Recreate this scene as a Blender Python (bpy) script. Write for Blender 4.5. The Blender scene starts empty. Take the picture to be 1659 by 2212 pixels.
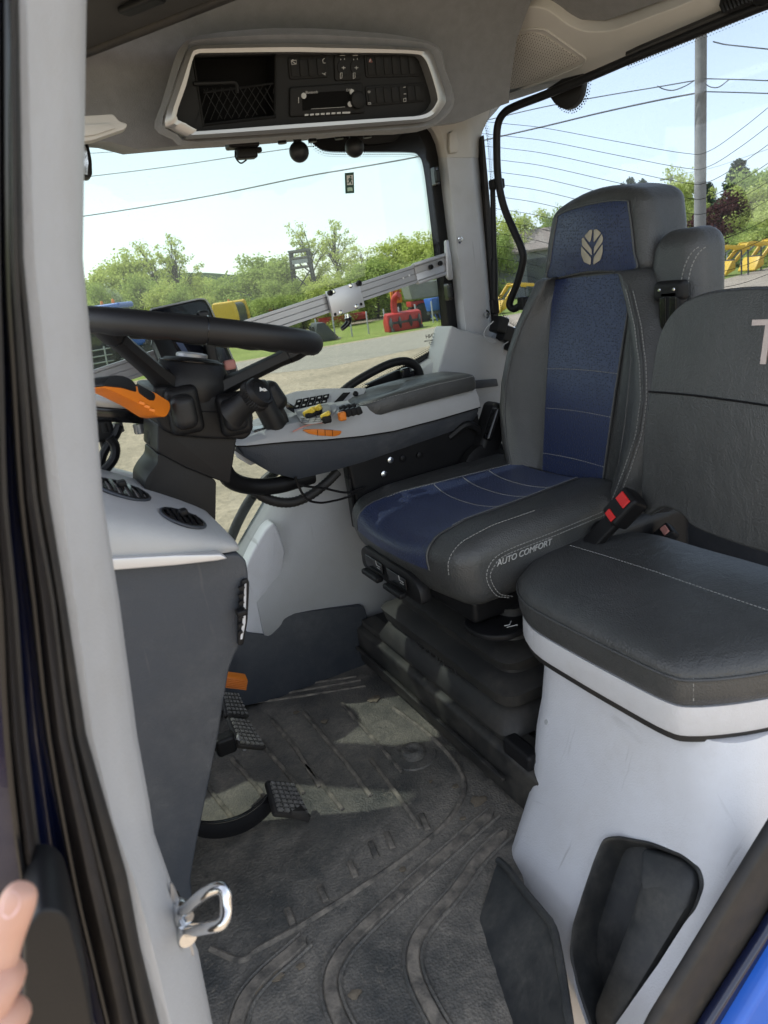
import bpy, bmesh, math, random
from mathutils import Vector, Matrix
random.seed(7)
SC = bpy.context.scene
COL = SC.collection
V = Vector
R_ = math.radians

# ------------------------------------------------------------------ camera
W_, H_, F_ = 1659.0, 2212.0, 1534.0          # measuring grid of the photograph
EYE = V((0, 0, 1.2))
yaw, pit, rol = R_(25), R_(18), R_(8)
FW = V((math.sin(yaw)*math.cos(pit), math.cos(yaw)*math.cos(pit), -math.sin(pit)))
r0 = V((math.cos(yaw), -math.sin(yaw), 0)); u0 = r0.cross(FW)
RT = r0*math.cos(rol) - u0*math.sin(rol)
UP = u0*math.cos(rol) + r0*math.sin(rol)

def ray(u, v):
    return FW + RT*((u-W_/2)/F_) - UP*((v-H_/2)/F_)
def P(u, v, x=None, y=None, z=None, d=None):
    """a measured point of the photograph on the plane x, y or z = const, or at depth d"""
    r = ray(u, v)
    if x is not None: t = (x-EYE.x)/r.x
    elif y is not None: t = (y-EYE.y)/r.y
    elif z is not None: t = (z-EYE.z)/r.z
    else: t = d
    return EYE + r*t
def PP(u, v, p0, n):
    r = ray(u, v)
    return EYE + r*((V(p0)-EYE).dot(n)/r.dot(n))

cam_d = bpy.data.cameras.new("camera"); cam = bpy.data.objects.new("camera", cam_d); COL.objects.link(cam)
cam_d.sensor_fit = 'VERTICAL'; cam_d.sensor_height = 36; cam_d.lens = F_/H_*36
cam_d.clip_start = 0.05; cam_d.clip_end = 5000
cam.matrix_world = Matrix(((RT.x, UP.x, -FW.x, EYE.x), (RT.y, UP.y, -FW.y, EYE.y), (RT.z, UP.z, -FW.z, EYE.z), (0, 0, 0, 1)))
cam_d.dof.use_dof = True; cam_d.dof.focus_distance = 2.5; cam_d.dof.aperture_fstop = 8.5
SC.camera = cam

# ------------------------------------------------------------------ materials
def mat(name, col, rough=0.5, metal=0.0, var=0.0, vscale=6.0, col2=None, bump=0.0, bscale=300.0, spec=0.5, coat=0.0,
        scr=0.0, wrk=0.0, dust=0.0, dustcol=(0.30, 0.26, 0.20), dscale=5.0, voro=False, sheen=0.0, aniso=None):
    m = bpy.data.materials.new(name); m.use_nodes = True
    nt = m.node_tree; N, L = nt.nodes, nt.links
    b = N['Principled BSDF']
    b.inputs['Base Color'].default_value = (*col, 1); b.inputs['Roughness'].default_value = rough
    b.inputs['Metallic'].default_value = metal; b.inputs['Specular IOR Level'].default_value = spec
    b.inputs['Coat Weight'].default_value = coat; b.inputs['Sheen Weight'].default_value = sheen
    tc = N.new('ShaderNodeTexCoord'); out = None
    def noise(scale, det=4, rg=0.6):
        n = N.new('ShaderNodeTexNoise'); n.inputs['Scale'].default_value = scale; n.inputs['Detail'].default_value = det
        n.inputs['Roughness'].default_value = rg; L.new(tc.outputs['Object'], n.inputs['Vector']); return n
    def mix(fac, a, bcol):
        x = N.new('ShaderNodeMix'); x.data_type = 'RGBA'; L.new(fac, x.inputs[0])
        if isinstance(a, tuple): x.inputs[6].default_value = (*a, 1)
        else: L.new(a, x.inputs[6])
        if isinstance(bcol, tuple): x.inputs[7].default_value = (*bcol, 1)
        else: L.new(bcol, x.inputs[7])
        return x.outputs[2]
    def ramp(src, p0, p1, v0=0, v1=1):
        r = N.new('ShaderNodeMapRange'); r.inputs[1].default_value = p0; r.inputs[2].default_value = p1
        r.inputs[3].default_value = v0; r.inputs[4].default_value = v1; L.new(src, r.inputs[0]); return r.outputs[0]
    c = col
    if var > 0:
        n = noise(vscale, 6)
        c2 = col2 or tuple(min(1, x*(1-var)) for x in col)
        c = mix(ramp(n.outputs[0], 0.35, 0.65), col, c2)
    if dust > 0:
        n1 = noise(dscale, 8, 0.7); n2 = noise(dscale*9, 5, 0.7)
        mu = N.new('ShaderNodeMath'); mu.operation = 'MULTIPLY'
        L.new(ramp(n1.outputs[0], 0.42, 0.68), mu.inputs[0]); L.new(ramp(n2.outputs[0], 0.3, 0.7, 0.25, 1), mu.inputs[1])
        m2 = N.new('ShaderNodeMath'); m2.operation = 'MULTIPLY'; L.new(mu.outputs[0], m2.inputs[0]); m2.inputs[1].default_value = dust
        c = mix(m2.outputs[0], c, dustcol)
        rr = N.new('ShaderNodeMapRange'); L.new(m2.outputs[0], rr.inputs[0]); rr.inputs[3].default_value = rough; rr.inputs[4].default_value = min(1, rough+0.4)
        L.new(rr.outputs[0], b.inputs['Roughness'])
    if scr > 0:
        for rot, sc in (((0.3, 0.5, 0.9), (4, 90, 4)), ((0.9, 0.2, 0.3), (60, 3, 5))):
            mp = N.new('ShaderNodeMapping'); mp.inputs['Rotation'].default_value = rot; mp.inputs['Scale'].default_value = sc; L.new(tc.outputs['Object'], mp.inputs[0])
            n = N.new('ShaderNodeTexNoise'); n.inputs['Scale'].default_value = 1.0; n.inputs['Detail'].default_value = 3; L.new(mp.outputs[0], n.inputs['Vector'])
            c = mix(ramp(n.outputs[0], 0.68, 0.76, 0, scr), c, (0.12, 0.115, 0.11))
    if not isinstance(c, tuple): L.new(c, b.inputs['Base Color'])
    if bump > 0:
        if voro:
            n = N.new('ShaderNodeTexVoronoi'); n.inputs['Scale'].default_value = bscale; L.new(tc.outputs['Object'], n.inputs['Vector']); src = n.outputs['Distance']
        else:
            src = noise(bscale, 3).outputs[0]
        bp = N.new('ShaderNodeBump'); bp.inputs['Strength'].default_value = bump; bp.inputs['Distance'].default_value = 0.002
        L.new(src, bp.inputs['Height']); L.new(bp.outputs[0], b.inputs['Normal'])
        if wrk > 0:
            mp = N.new('ShaderNodeMapping'); mp.inputs['Scale'].default_value = (1, 1.6, .6); L.new(tc.outputs['Object'], mp.inputs[0])
            nw = N.new('ShaderNodeTexNoise'); nw.inputs['Scale'].default_value = 16; nw.inputs['Detail'].default_value = 5; nw.inputs['Distortion'].default_value = 1.2; L.new(mp.outputs[0], nw.inputs['Vector'])
            b2 = N.new('ShaderNodeBump'); b2.inputs['Strength'].default_value = wrk; b2.inputs['Distance'].default_value = 0.02; L.new(nw.outputs[0], b2.inputs['Height']); L.new(bp.outputs[0], b2.inputs['Normal']); L.new(b2.outputs[0], b.inputs['Normal'])
    return m

MT = {}
def defmats():
    g = MT
    g['plastic_grey'] = mat('light_grey_plastic', (0.40, 0.41, 0.42), 0.55, var=0.08, bump=0.35, bscale=330, scr=.15, dust=0.18, dscale=4)
    g['plastic_pillar'] = mat('pillar_grey_plastic', (0.47, 0.48, 0.50), 0.5, var=0.05, bump=0.35, bscale=330, scr=0.3, dust=0.25, dscale=3)
    g['plastic_beige'] = mat('warm_grey_plastic', (0.50, 0.485, 0.46), 0.6, var=0.06, bump=0.12, bscale=450)
    g['plastic_white'] = mat('white_grey_plastic', (0.60, 0.61, 0.64), 0.42, var=0.05, vscale=3, bump=0.45, bscale=330, scr=0.4, dust=0.22, dscale=4)
    g['slate'] = mat('slate_plastic', (0.036, 0.043, 0.056), 0.5, var=0.3, vscale=3, bump=0.5, bscale=330, scr=.25, dust=0.4, dustcol=(0.16, 0.16, 0.16), dscale=3)
    g['black'] = mat('black_plastic', (0.010, 0.010, 0.011), 0.45, var=0.2, bump=0.15, bscale=330, dust=0.05, dustcol=(0.10, 0.09, 0.08), spec=0.2)
    g['tray_black'] = mat('matt_tray_black', (0.005, 0.005, 0.005), 0.9, spec=0.1)
    g['panel_black'] = mat('matt_panel_black', (0.010, 0.010, 0.010), 0.6, spec=0.2, bump=0.15, bscale=400)
    g['black_soft'] = mat('black_soft_touch', (0.011, 0.011, 0.012), 0.48, var=0.15, bump=0.12, bscale=400, spec=0.35)
    g['black_gloss'] = mat('black_gloss', (0.008, 0.008, 0.009), 0.15)
    g['rubber'] = mat('seal_rubber', (0.013, 0.013, 0.014), 0.6, var=0.3, vscale=20, bump=0.15, bscale=120, dust=0.3, dustcol=(0.13, 0.10, 0.07), dscale=4)
    g['brown_seal'] = mat('brown_sheen_seal', (0.020, 0.017, 0.016), 0.4, var=0.4, vscale=7, dust=0.3, dustcol=(0.10, 0.08, 0.06), dscale=5)  # black rubber seal, its brownish reflections put into the colour
    g['navy'] = mat('dark_blue_paint', (0.004, 0.008, 0.035), 0.22, coat=0.5, dust=0.15, dustcol=(0.08, 0.08, 0.09))
    g['bluepaint'] = mat('bright_blue_paint', (0.015, 0.13, 0.62), 0.4, coat=0.3, var=0.1, dust=0.1)
    g['leather'] = mat('dark_grey_leather', (0.054, 0.056, 0.056), 0.40, var=0.2, vscale=5, bump=0.4, bscale=290, voro=True, wrk=0.15, dust=0.12, dustcol=(0.16, 0.15, 0.14), dscale=4, spec=0.5)
    g['headliner'] = mat('grey_headliner_fabric', (0.19, 0.194, 0.203), 0.95, var=0.12, vscale=40, bump=0.6, bscale=420, sheen=0.2)
    g['headliner_dark'] = mat('dark_roof_shade', (0.05, 0.048, 0.046), 0.9, var=0.1, bump=0.3, bscale=420)
    g['silver'] = mat('silver_trim', (0.36, 0.355, 0.35), 0.33, metal=0.65, var=0.05, vscale=3)
    g['chrome'] = mat('zinc_steel', (0.75, 0.76, 0.77), 0.16, metal=1.0, var=0.15, vscale=30, bump=0.08, bscale=90)
    g['alu'] = mat('brushed_aluminium', (0.42, 0.42, 0.43), 0.42, metal=0.6, var=0.12, vscale=10)
    g['alu_light'] = mat('satin_aluminium', (0.60, 0.60, 0.61), 0.42, metal=0.5, var=0.06, vscale=12)
    g['orange'] = mat('orange_plastic', (0.72, 0.20, 0.015), 0.42, var=0.1, vscale=15, bump=0.06)
    g['yellow'] = mat('yellow_plastic', (0.72, 0.52, 0.05), 0.4)
    g['red'] = mat('red_plastic', (0.62, 0.02, 0.02), 0.35, var=0.1)
    g['redfade'] = mat('faded_red_plastic', (0.50, 0.22, 0.19), 0.5)
    g['white'] = mat('white_print', (0.72, 0.72, 0.70), 0.6)
    g['greyprint'] = mat('grey_print', (0.42, 0.42, 0.41), 0.6)
    g['thread'] = mat('pale_thread', (0.27, 0.27, 0.26), 0.8)
    g['embroid'] = mat('pink_grey_embroidery', (0.52, 0.45, 0.42), 0.8, bump=0.5, bscale=400)
    g['beige_emb'] = mat('beige_embroidery', (0.40, 0.36, 0.28), 0.8, var=0.15, vscale=40, bump=0.4, bscale=500)
    g['greenprint'] = mat('dark_green_print', (0.01, 0.06, 0.035), 0.5)
    g['palegreen'] = mat('pale_green_print', (0.45, 0.62, 0.48), 0.5)
    g['skin'] = skin_mat()
    g['blue_fabric'] = fabric_mat()
    g['mat_rubber'] = floor_mat_mat()
    g['bellows'] = mat('bellows_rubber', (0.020, 0.020, 0.020), 0.55, var=0.2, bump=0.1, bscale=200, dust=0.35, dustcol=(0.12, 0.105, 0.085), dscale=5)
    g['plinth'] = mat('dusty_black_steel', (0.016, 0.016, 0.016), 0.5, bump=0.1, bscale=90, dust=0.6, dustcol=(0.14, 0.125, 0.10), dscale=7)
    g['scuffed'] = mat('scuffed_black_plastic', (0.022, 0.024, 0.026), 0.5, bump=0.25, bscale=60, dust=0.6, dustcol=(0.13, 0.125, 0.11), dscale=9)
    g['rib_rubber'] = mat('worn_rib_rubber', (0.25, 0.22, 0.18), 0.85, var=.5, vscale=30, col2=(0.075, 0.07, 0.062), bump=.4, bscale=200, voro=True)
    g['worn_rubber'] = mat('worn_tread_rubber', (0.19, 0.185, 0.175), 0.6, var=.5, vscale=60, dust=.5, dustcol=(.22, .2, .17), dscale=20)
    g['grille'] = grille_mat()
    g['glass_side'] = glass_mat('green_tinted_glass', (0.64, 0.69, 0.672), 0.05)
    g['glass_rear'] = glass_mat('clear_rear_glass', (0.64, 0.69, 0.74), 0.06)
    g['frit'] = frit_mat()
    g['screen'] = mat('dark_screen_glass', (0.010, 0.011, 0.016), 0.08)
    g['screen_blue'] = mat('blue_grey_screen_light', (0.10, 0.13, 0.22), 0.25)  # bluish light of the screen put into plain colour

def nodes(name):
    m = bpy.data.materials.new(name); m.use_nodes = True
    return m, m.node_tree.nodes, m.node_tree.links, m.node_tree.nodes['Principled BSDF']
def skin_mat():
    m, N, L, b = nodes('hand_skin')
    b.inputs['Base Color'].default_value = (0.60, 0.36, 0.27, 1); b.inputs['Roughness'].default_value = 0.5
    b.inputs['Subsurface Weight'].default_value = 0.15; b.inputs['Subsurface Radius'].default_value = (0.01, 0.004, 0.002)
    t = N.new('ShaderNodeTexCoord'); n = N.new('ShaderNodeTexNoise'); n.inputs['Scale'].default_value = 40; n.inputs['Detail'].default_value = 5
    L.new(t.outputs['Object'], n.inputs['Vector'])
    x = N.new('ShaderNodeMix'); x.data_type = 'RGBA'; x.inputs[6].default_value = (0.64, 0.40, 0.31, 1); x.inputs[7].default_value = (0.52, 0.27, 0.20, 1)
    L.new(n.outputs[0], x.inputs[0]); L.new(x.outputs[2], b.inputs['Base Color'])
    bp = N.new('ShaderNodeBump'); bp.inputs['Strength'].default_value = 0.2; L.new(n.outputs[0], bp.inputs['Height']); L.new(bp.outputs[0], b.inputs['Normal'])
    return m
def fabric_mat():
    # perforated blue upholstery: a fine staggered grid of dark holes
    m, N, L, b = nodes('perforated_blue_upholstery')
    b.inputs['Roughness'].default_value = 0.4; b.inputs['Sheen Weight'].default_value = 0.12; b.inputs['Sheen Tint'].default_value = (0.6, 0.7, 1, 1)
    t = N.new('ShaderNodeTexCoord')
    v = N.new('ShaderNodeTexVoronoi'); v.inputs['Scale'].default_value = 150; v.inputs['Randomness'].default_value = 0.55
    mp = N.new('ShaderNodeMapping'); mp.inputs['Rotation'].default_value = (0.5, 0.62, 0.4); L.new(t.outputs['Object'], mp.inputs[0]); L.new(mp.outputs[0], v.inputs['Vector'])
    r = N.new('ShaderNodeMapRange'); r.inputs[1].default_value = 0.22; r.inputs[2].default_value = 0.38; L.new(v.outputs['Distance'], r.inputs[0])
    n = N.new('ShaderNodeTexNoise'); n.inputs['Scale'].default_value = 7; n.inputs['Detail'].default_value = 5; L.new(t.outputs['Object'], n.inputs['Vector'])
    x0 = N.new('ShaderNodeMix'); x0.data_type = 'RGBA'; x0.inputs[6].default_value = (0.010, 0.018, 0.060, 1); x0.inputs[7].default_value = (0.015, 0.026, 0.078, 1); L.new(n.outputs[0], x0.inputs[0])
    x = N.new('ShaderNodeMix'); x.data_type = 'RGBA'; x.inputs[6].default_value = (0.004, 0.006, 0.018, 1); L.new(x0.outputs[2], x.inputs[7]); L.new(r.outputs[0], x.inputs[0])
    L.new(x.outputs[2], b.inputs['Base Color'])
    bp = N.new('ShaderNodeBump'); bp.inputs['Strength'].default_value = 0.6; bp.inputs['Distance'].default_value = 0.002; L.new(r.outputs[0], bp.inputs['Height']); L.new(bp.outputs[0], b.inputs['Normal'])
    return m
def floor_mat_mat():
    m, N, L, b = nodes('dusty_rubber_mat')
    t = N.new('ShaderNodeTexCoord')
    def noise(s, d, rg=0.65, ds=0.0):
        n = N.new('ShaderNodeTexNoise'); n.inputs['Distortion'].default_value = ds; n.inputs['Scale'].default_value = s; n.inputs['Detail'].default_value = d; n.inputs['Roughness'].default_value = rg
        L.new(t.outputs['Object'], n.inputs['Vector']); return n.outputs[0]
    def rg(src, a, bb, c=0, d=1):
        r = N.new('ShaderNodeMapRange'); r.inputs[1].default_value = a; r.inputs[2].default_value = bb; r.inputs[3].default_value = c; r.inputs[4].default_value = d
        L.new(src, r.inputs[0]); return r.outputs[0]
    def mul(a, bb):
        q = N.new('ShaderNodeMath'); q.operation = 'MULTIPLY'; L.new(a, q.inputs[0])
        if isinstance(bb, float): q.inputs[1].default_value = bb
        else: L.new(bb, q.inputs[1])
        return q.outputs[0]
    def mix(f, a, c):
        x = N.new('ShaderNodeMix'); x.data_type = 'RGBA'; L.new(f, x.inputs[0])
        for i, q in ((6, a), (7, c)):
            if isinstance(q, tuple): x.inputs[i].default_value = (*q, 1)
            else: L.new(q, x.inputs[i])
        return x.outputs[2]
    big = rg(noise(3.2, 8), 0.34, 0.58); mid = rg(noise(13, 8, 0.7, 1.6), 0.32, 0.64, .35, 1); fine = rg(noise(170, 4), 0.35, 0.65, 0.55, 1)
    dust = mul(mul(big, mid), fine)
    c = mix(mul(dust, 1.0), (0.052, 0.054, 0.053), (0.29, 0.26, 0.215))
    c = mix(rg(noise(24, 6, 0.75, 2.5), 0.57, 0.66, 0, 0.6), c, (0.22, 0.195, 0.155))
    c = mix(rg(noise(40, 6, 0.7, 2.0), 0.60, 0.72, 0, 0.6), c, (0.015, 0.017, 0.019))
    L.new(c, b.inputs['Base Color'])
    L.new(rg(dust, 0, 0.8, 0.42, 0.9), b.inputs['Roughness'])
    bp = N.new('ShaderNodeBump'); bp.inputs['Strength'].default_value = 0.5; bp.inputs['Distance'].default_value = 0.003
    v = N.new('ShaderNodeTexVoronoi'); v.inputs['Scale'].default_value = 190; L.new(t.outputs['Object'], v.inputs['Vector'])
    L.new(v.outputs['Distance'], bp.inputs['Height'])
    b2 = N.new('ShaderNodeBump'); b2.inputs['Strength'].default_value = 0.12; b2.inputs['Distance'].default_value = 0.02; L.new(noise(9, 6), b2.inputs['Height']); L.new(bp.outputs[0], b2.inputs['Normal'])
    L.new(b2.outputs[0], b.inputs['Normal'])
    return m
def grille_mat():
    m, N, L, b = nodes('perforated_speaker_grille')
    b.inputs['Roughness'].default_value = 0.6
    t = N.new('ShaderNodeTexCoord'); v = N.new('ShaderNodeTexVoronoi'); v.inputs['Scale'].default_value = 190; v.inputs['Randomness'].default_value = 0.0
    mp = N.new('ShaderNodeMapping'); mp.inputs['Rotation'].default_value = (0.3, 0.2, 0.7); L.new(t.outputs['Object'], mp.inputs[0]); L.new(mp.outputs[0], v.inputs['Vector'])
    r = N.new('ShaderNodeMapRange'); r.inputs[1].default_value = 0.25; r.inputs[2].default_value = 0.42; L.new(v.outputs['Distance'], r.inputs[0])
    x = N.new('ShaderNodeMix'); x.data_type = 'RGBA'; x.inputs[6].default_value = (0.12, 0.11, 0.10, 1); x.inputs[7].default_value = (0.48, 0.46, 0.43, 1)
    L.new(r.outputs[0], x.inputs[0]); L.new(x.outputs[2], b.inputs['Base Color'])
    return m
def glass_mat(name, tint, gl):
    m = bpy.data.materials.new(name); m.use_nodes = True; N, L = m.node_tree.nodes, m.node_tree.links
    N.remove(N['Principled BSDF']); o = N['Material Output']
    tr = N.new('ShaderNodeBsdfTransparent'); tr.inputs[0].default_value = (*tint, 1)
    gs = N.new('ShaderNodeBsdfGlossy'); gs.inputs['Roughness'].default_value = 0.03; gs.inputs[0].default_value = (1, 1, 1, 1)
    di = N.new('ShaderNodeBsdfDiffuse'); di.inputs[0].default_value = (0.6, 0.6, 0.58, 1)
    fr = N.new('ShaderNodeFresnel'); fr.inputs[0].default_value = 1.45
    mu = N.new('ShaderNodeMath'); mu.operation = 'MULTIPLY'; mu.inputs[1].default_value = 0.6; L.new(fr.outputs[0], mu.inputs[0])
    a = N.new('ShaderNodeMixShader'); L.new(mu.outputs[0], a.inputs[0]); L.new(tr.outputs[0], a.inputs[1]); L.new(gs.outputs[0], a.inputs[2])
    # dirt specks and a thin dust film
    t = N.new('ShaderNodeTexCoord'); n = N.new('ShaderNodeTexNoise'); n.inputs['Scale'].default_value = 260; n.inputs['Detail'].default_value = 2; L.new(t.outputs['Object'], n.inputs['Vector'])
    n2 = N.new('ShaderNodeTexNoise'); n2.inputs['Scale'].default_value = 2.5; n2.inputs['Detail'].default_value = 5; L.new(t.outputs['Object'], n2.inputs['Vector'])
    r = N.new('ShaderNodeMapRange'); r.inputs[1].default_value = 0.69; r.inputs[2].default_value = 0.78; r.inputs[4].default_value = 0.3; L.new(n.outputs[0], r.inputs[0])
    r2 = N.new('ShaderNodeMapRange'); r2.inputs[1].default_value = 0.4; r2.inputs[2].default_value = 0.75; r2.inputs[3].default_value = gl*0.4; r2.inputs[4].default_value = gl; L.new(n2.outputs[0], r2.inputs[0])
    ad = N.new('ShaderNodeMath'); ad.operation = 'ADD'; L.new(r.outputs[0], ad.inputs[0]); L.new(r2.outputs[0], ad.inputs[1])
    c = N.new('ShaderNodeMixShader'); L.new(ad.outputs[0], c.inputs[0]); L.new(a.outputs[0], c.inputs[1]); L.new(di.outputs[0], c.inputs[2])
    L.new(c.outputs[0], o.inputs[0]); return m
def frit_mat():
    # printed black ceramic border that breaks up into dots at its edge
    m = bpy.data.materials.new('frit_dots'); m.use_nodes = True; N, L = m.node_tree.nodes, m.node_tree.links
    b = N['Principled BSDF']; b.inputs['Base Color'].default_value = (0.01, 0.01, 0.01, 1); o = N['Material Output']
    t = N.new('ShaderNodeTexCoord'); v = N.new('ShaderNodeTexVoronoi'); v.inputs['Scale'].default_value = 190; v.inputs['Randomness'].default_value = 0
    L.new(t.outputs['Object'], v.inputs['Vector'])
    r = N.new('ShaderNodeMath'); r.operation = 'LESS_THAN'; r.inputs[1].default_value = 0.42; L.new(v.outputs['Distance'], r.inputs[0])
    tr = N.new('ShaderNodeBsdfTransparent'); x = N.new('ShaderNodeMixShader'); L.new(r.outputs[0], x.inputs[0]); L.new(tr.outputs[0], x.inputs[1]); L.new(b.outputs[0], x.inputs[2]); L.new(x.outputs[0], o.inputs[0])
    return m
defmats()

# ------------------------------------------------------------------ scene objects
def tag(o, label=None, cat=None, group=None, kind=None):
    if label: o['label'] = label
    if cat: o['category'] = cat
    if group: o['group'] = group
    if kind: o['kind'] = kind
    return o
def thing(name, label, cat, loc=(0, 0, 0), group=None):
    o = bpy.data.objects.new(name, None); COL.objects.link(o); o.location = loc; o.empty_display_size = 0.1
    return tag(o, label, cat, group)
def wloc(o):
    p = V((0, 0, 0))
    while o: p = p + o.location; o = o.parent
    return p
def copy_tree(o, parent=None):
    c = o.copy(); COL.objects.link(c); c.parent = parent
    for ch in list(o.children): copy_tree(ch, c)
    return c

def catmull(pts, n=6, closed=False):
    pts = [V(p) for p in pts]; m = len(pts); out = []
    for i in range(m if closed else m-1):
        p1, p2 = pts[i], pts[(i+1) % m]
        p0 = pts[(i-1) % m] if closed or i > 0 else p1*2-p2
        p3 = pts[(i+2) % m] if closed or i+2 < m else p2*2-p1
        for k in range(n):
            t = k/n
            out.append(0.5*((2*p1)+(p2-p0)*t+(2*p0-5*p1+4*p2-p3)*t*t+(3*p1-p0-3*p2+p3)*t**3))
    if not closed: out.append(pts[-1])
    return out
def fillet(pts, r, n=5):
    """round the corners of a closed polygon (any plane)"""
    pts = [V(p) for p in pts]; out = []; m = len(pts)
    rs = r if isinstance(r, (list, tuple)) else [r]*m
    for i in range(m):
        a, b, c = pts[i-1], pts[i], pts[(i+1) % m]
        d1, d2 = (a-b), (c-b); l = min(rs[i], d1.length*0.48, d2.length*0.48)
        if l < 1e-5: out.append(b); continue
        p, q = b+d1.normalized()*l, b+d2.normalized()*l
        for k in range(n+1):
            t = k/n; out.append(p*(1-t)**2+b*2*t*(1-t)+q*t*t)
    return out

class MB:
    def __init__(s): s.v, s.f, s.mi = [], [], []
    def add(s, vs, fs, mi=0):
        o = len(s.v); s.v += [V(p) for p in vs]
        for f in fs: s.f.append(tuple(i+o for i in f)); s.mi.append(mi)
        return s
    def box(s, c, d, rot=None, mi=0):
        c = V(c); x, y, z = d[0]/2, d[1]/2, d[2]/2
        vs = [V((sx*x, sy*y, sz*z)) for sx in (-1, 1) for sy in (-1, 1) for sz in (-1, 1)]
        if rot is not None: vs = [rot @ p for p in vs]
        return s.add([p+c for p in vs], [(0, 1, 3, 2), (4, 6, 7, 5), (0, 4, 5, 1), (2, 3, 7, 6), (0, 2, 6, 4), (1, 5, 7, 3)], mi)
    def loft(s, rings, caps=True, closed=True, mi=0):
        n = len(rings[0]); vs = [p for r in rings for p in r]; fs = []
        for k in range(len(rings)-1):
            for i in range(n if closed else n-1):
                j = (i+1) % n; fs.append((k*n+i, k*n+j, (k+1)*n+j, (k+1)*n+i))
        if caps: fs.append(tuple(range(n-1, -1, -1))); fs.append(tuple((len(rings)-1)*n+i for i in range(n)))
        return s.add(vs, fs, mi)
    def slab(s, pts, vec, mi=0):
        vec = V(vec); a = [V(p) for p in pts]; return s.loft([a, [p+vec for p in a]], mi=mi)
    def tube(s, path, r, n=10, mi=0, closed=False, caps=True, flat=None):
        path = [V(p) for p in path]; m = len(path); rings = []; up = None
        for i, p in enumerate(path):
            a = path[i-1] if (i > 0 or closed) else p; b = path[(i+1) % m] if (i < m-1 or closed) else p
            t = (b-a).normalized()
            if up is None:
                up = t.orthogonal().normalized()
            up = (up - t*up.dot(t)).normalized(); sd = t.cross(up)
            rr = r(i/(m-1)) if callable(r) else (r[i] if isinstance(r, (list, tuple)) else r)
            rings.append([p+(up*math.cos(2*math.pi*k/n)+sd*math.sin(2*math.pi*k/n))*rr for k in range(n)])
        if closed: rings.append(rings[0])
        return s.loft(rings, caps=caps and not closed, mi=mi)
    def strip(s, path, w, h, up=(0, 0, 1), mi=0):
        """a flat bar of width w and height h laid along a path"""
        path = [V(p) for p in path]; up = V(up); m = len(path); rings = []
        for i, p in enumerate(path):
            a = path[max(0, i-1)]; b = path[min(m-1, i+1)]; t = (b-a).normalized(); sd = t.cross(up).normalized(); ww = (w(i/(m-1)) if callable(w) else w)/2
            rings.append([p-sd*ww, p-sd*ww*0.7+up*h, p+sd*ww*0.7+up*h, p+sd*ww])
        return s.loft(rings, mi=mi)
    def cyl(s, a, b, r, n=20, r2=None, mi=0):
        return s.tube([a, b], [r, r if r2 is None else r2], n, mi)
    def lathe(s, a, axis, prof, n=28, mi=0):
        """prof: list of (distance along axis, radius)"""
        a = V(a); ax = V(axis).normalized(); u = ax.orthogonal().normalized(); w = ax.cross(u)
        return s.loft([[a+ax*d+(u*math.cos(2*math.pi*k/n)+w*math.sin(2*math.pi*k/n))*max(r, 1e-4) for k in range(n)] for d, r in prof], mi=mi)
    def ball(s, c, r, n=20, mi=0):
        return s.lathe(V(c)-V((0, 0, r)), (0, 0, 1), [(r-r*math.cos(math.pi*k/12), r*math.sin(math.pi*k/12)) for k in range(13)], n, mi)
    def rbox(s, c, d, r, n=(6, 6, 6), deform=None, rot=None, mi=0):
        c = V(c); h = V(d)/2; seen = {}; vs = []; fs = []
        def axis_samples(hh, k):
            e = [-hh+r*q for q in (0, .2, .5, .8, 1.)]
            mid = [(-hh+r)+(2*hh-2*r)*i/k for i in range(1, k)]
            return e+mid+[-q for q in reversed(e)]
        A = [axis_samples(h[i], n[i]) for i in range(3)]
        def vid(p):
            key = tuple(round(q, 6) for q in p)
            if key not in seen:
                q = V(p); inn = V([max(-(h[i]-r), min(h[i]-r, q[i])) for i in range(3)]); dd = q-inn
                if dd.length > 1e-9: q = inn+dd.normalized()*r
                if deform: q = V(deform(q))
                if rot is not None: q = rot @ q
                seen[key] = len(vs); vs.append(q+c)
            return seen[key]
        for ax in range(3):
            b_, c_ = (ax+1) % 3, (ax+2) % 3
            for sg in (-1, 1):
                for i in range(len(A[b_])-1):
                    for j in range(len(A[c_])-1):
                        q = []
                        for di, dj in ((0, 0), (1, 0), (1, 1), (0, 1)):
                            p = [0, 0, 0]; p[ax] = sg*h[ax]; p[b_] = A[b_][i+di]; p[c_] = A[c_][j+dj]; q.append(vid(p))
                        q = list(dict.fromkeys(q))
                        if len(q) > 2: fs.append(tuple(q if sg > 0 else q[::-1]))
        return s.add(vs, fs, mi)
    def build(s, name, m, parent=None, smooth=40, bevel=0.0, seg=2, label=None, recalc=True):
        base = wloc(parent) if parent else V((0, 0, 0))
        me = bpy.data.meshes.new(name)
        me.from_pydata([tuple(p-base) for p in s.v], [], s.f)
        ms = m if isinstance(m, (list, tuple)) else [m]
        for q in ms: me.materials.append(MT[q] if isinstance(q, str) else q)
        if len(ms) > 1: me.polygons.foreach_set('material_index', s.mi)
        bm = bmesh.new(); bm.from_mesh(me)
        if recalc: bmesh.ops.recalc_face_normals(bm, faces=bm.faces)
        if bevel > 0:
            es = [e for e in bm.edges if len(e.link_faces) == 2 and e.calc_face_angle(0) > R_(32)]
            try: bmesh.ops.bevel(bm, geom=es, offset=bevel, segments=seg, profile=0.5, affect='EDGES', clamp_overlap=True)
            except Exception: pass
        bm.to_mesh(me); bm.free()
        if smooth:
            me.polygons.foreach_set('use_smooth', [True]*len(me.polygons)); me.set_sharp_from_angle(angle=R_(smooth))
        me.update()
        o = bpy.data.objects.new(name, me); COL.objects.link(o); o.parent = parent
        if label: o['label'] = label
        return o

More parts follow.
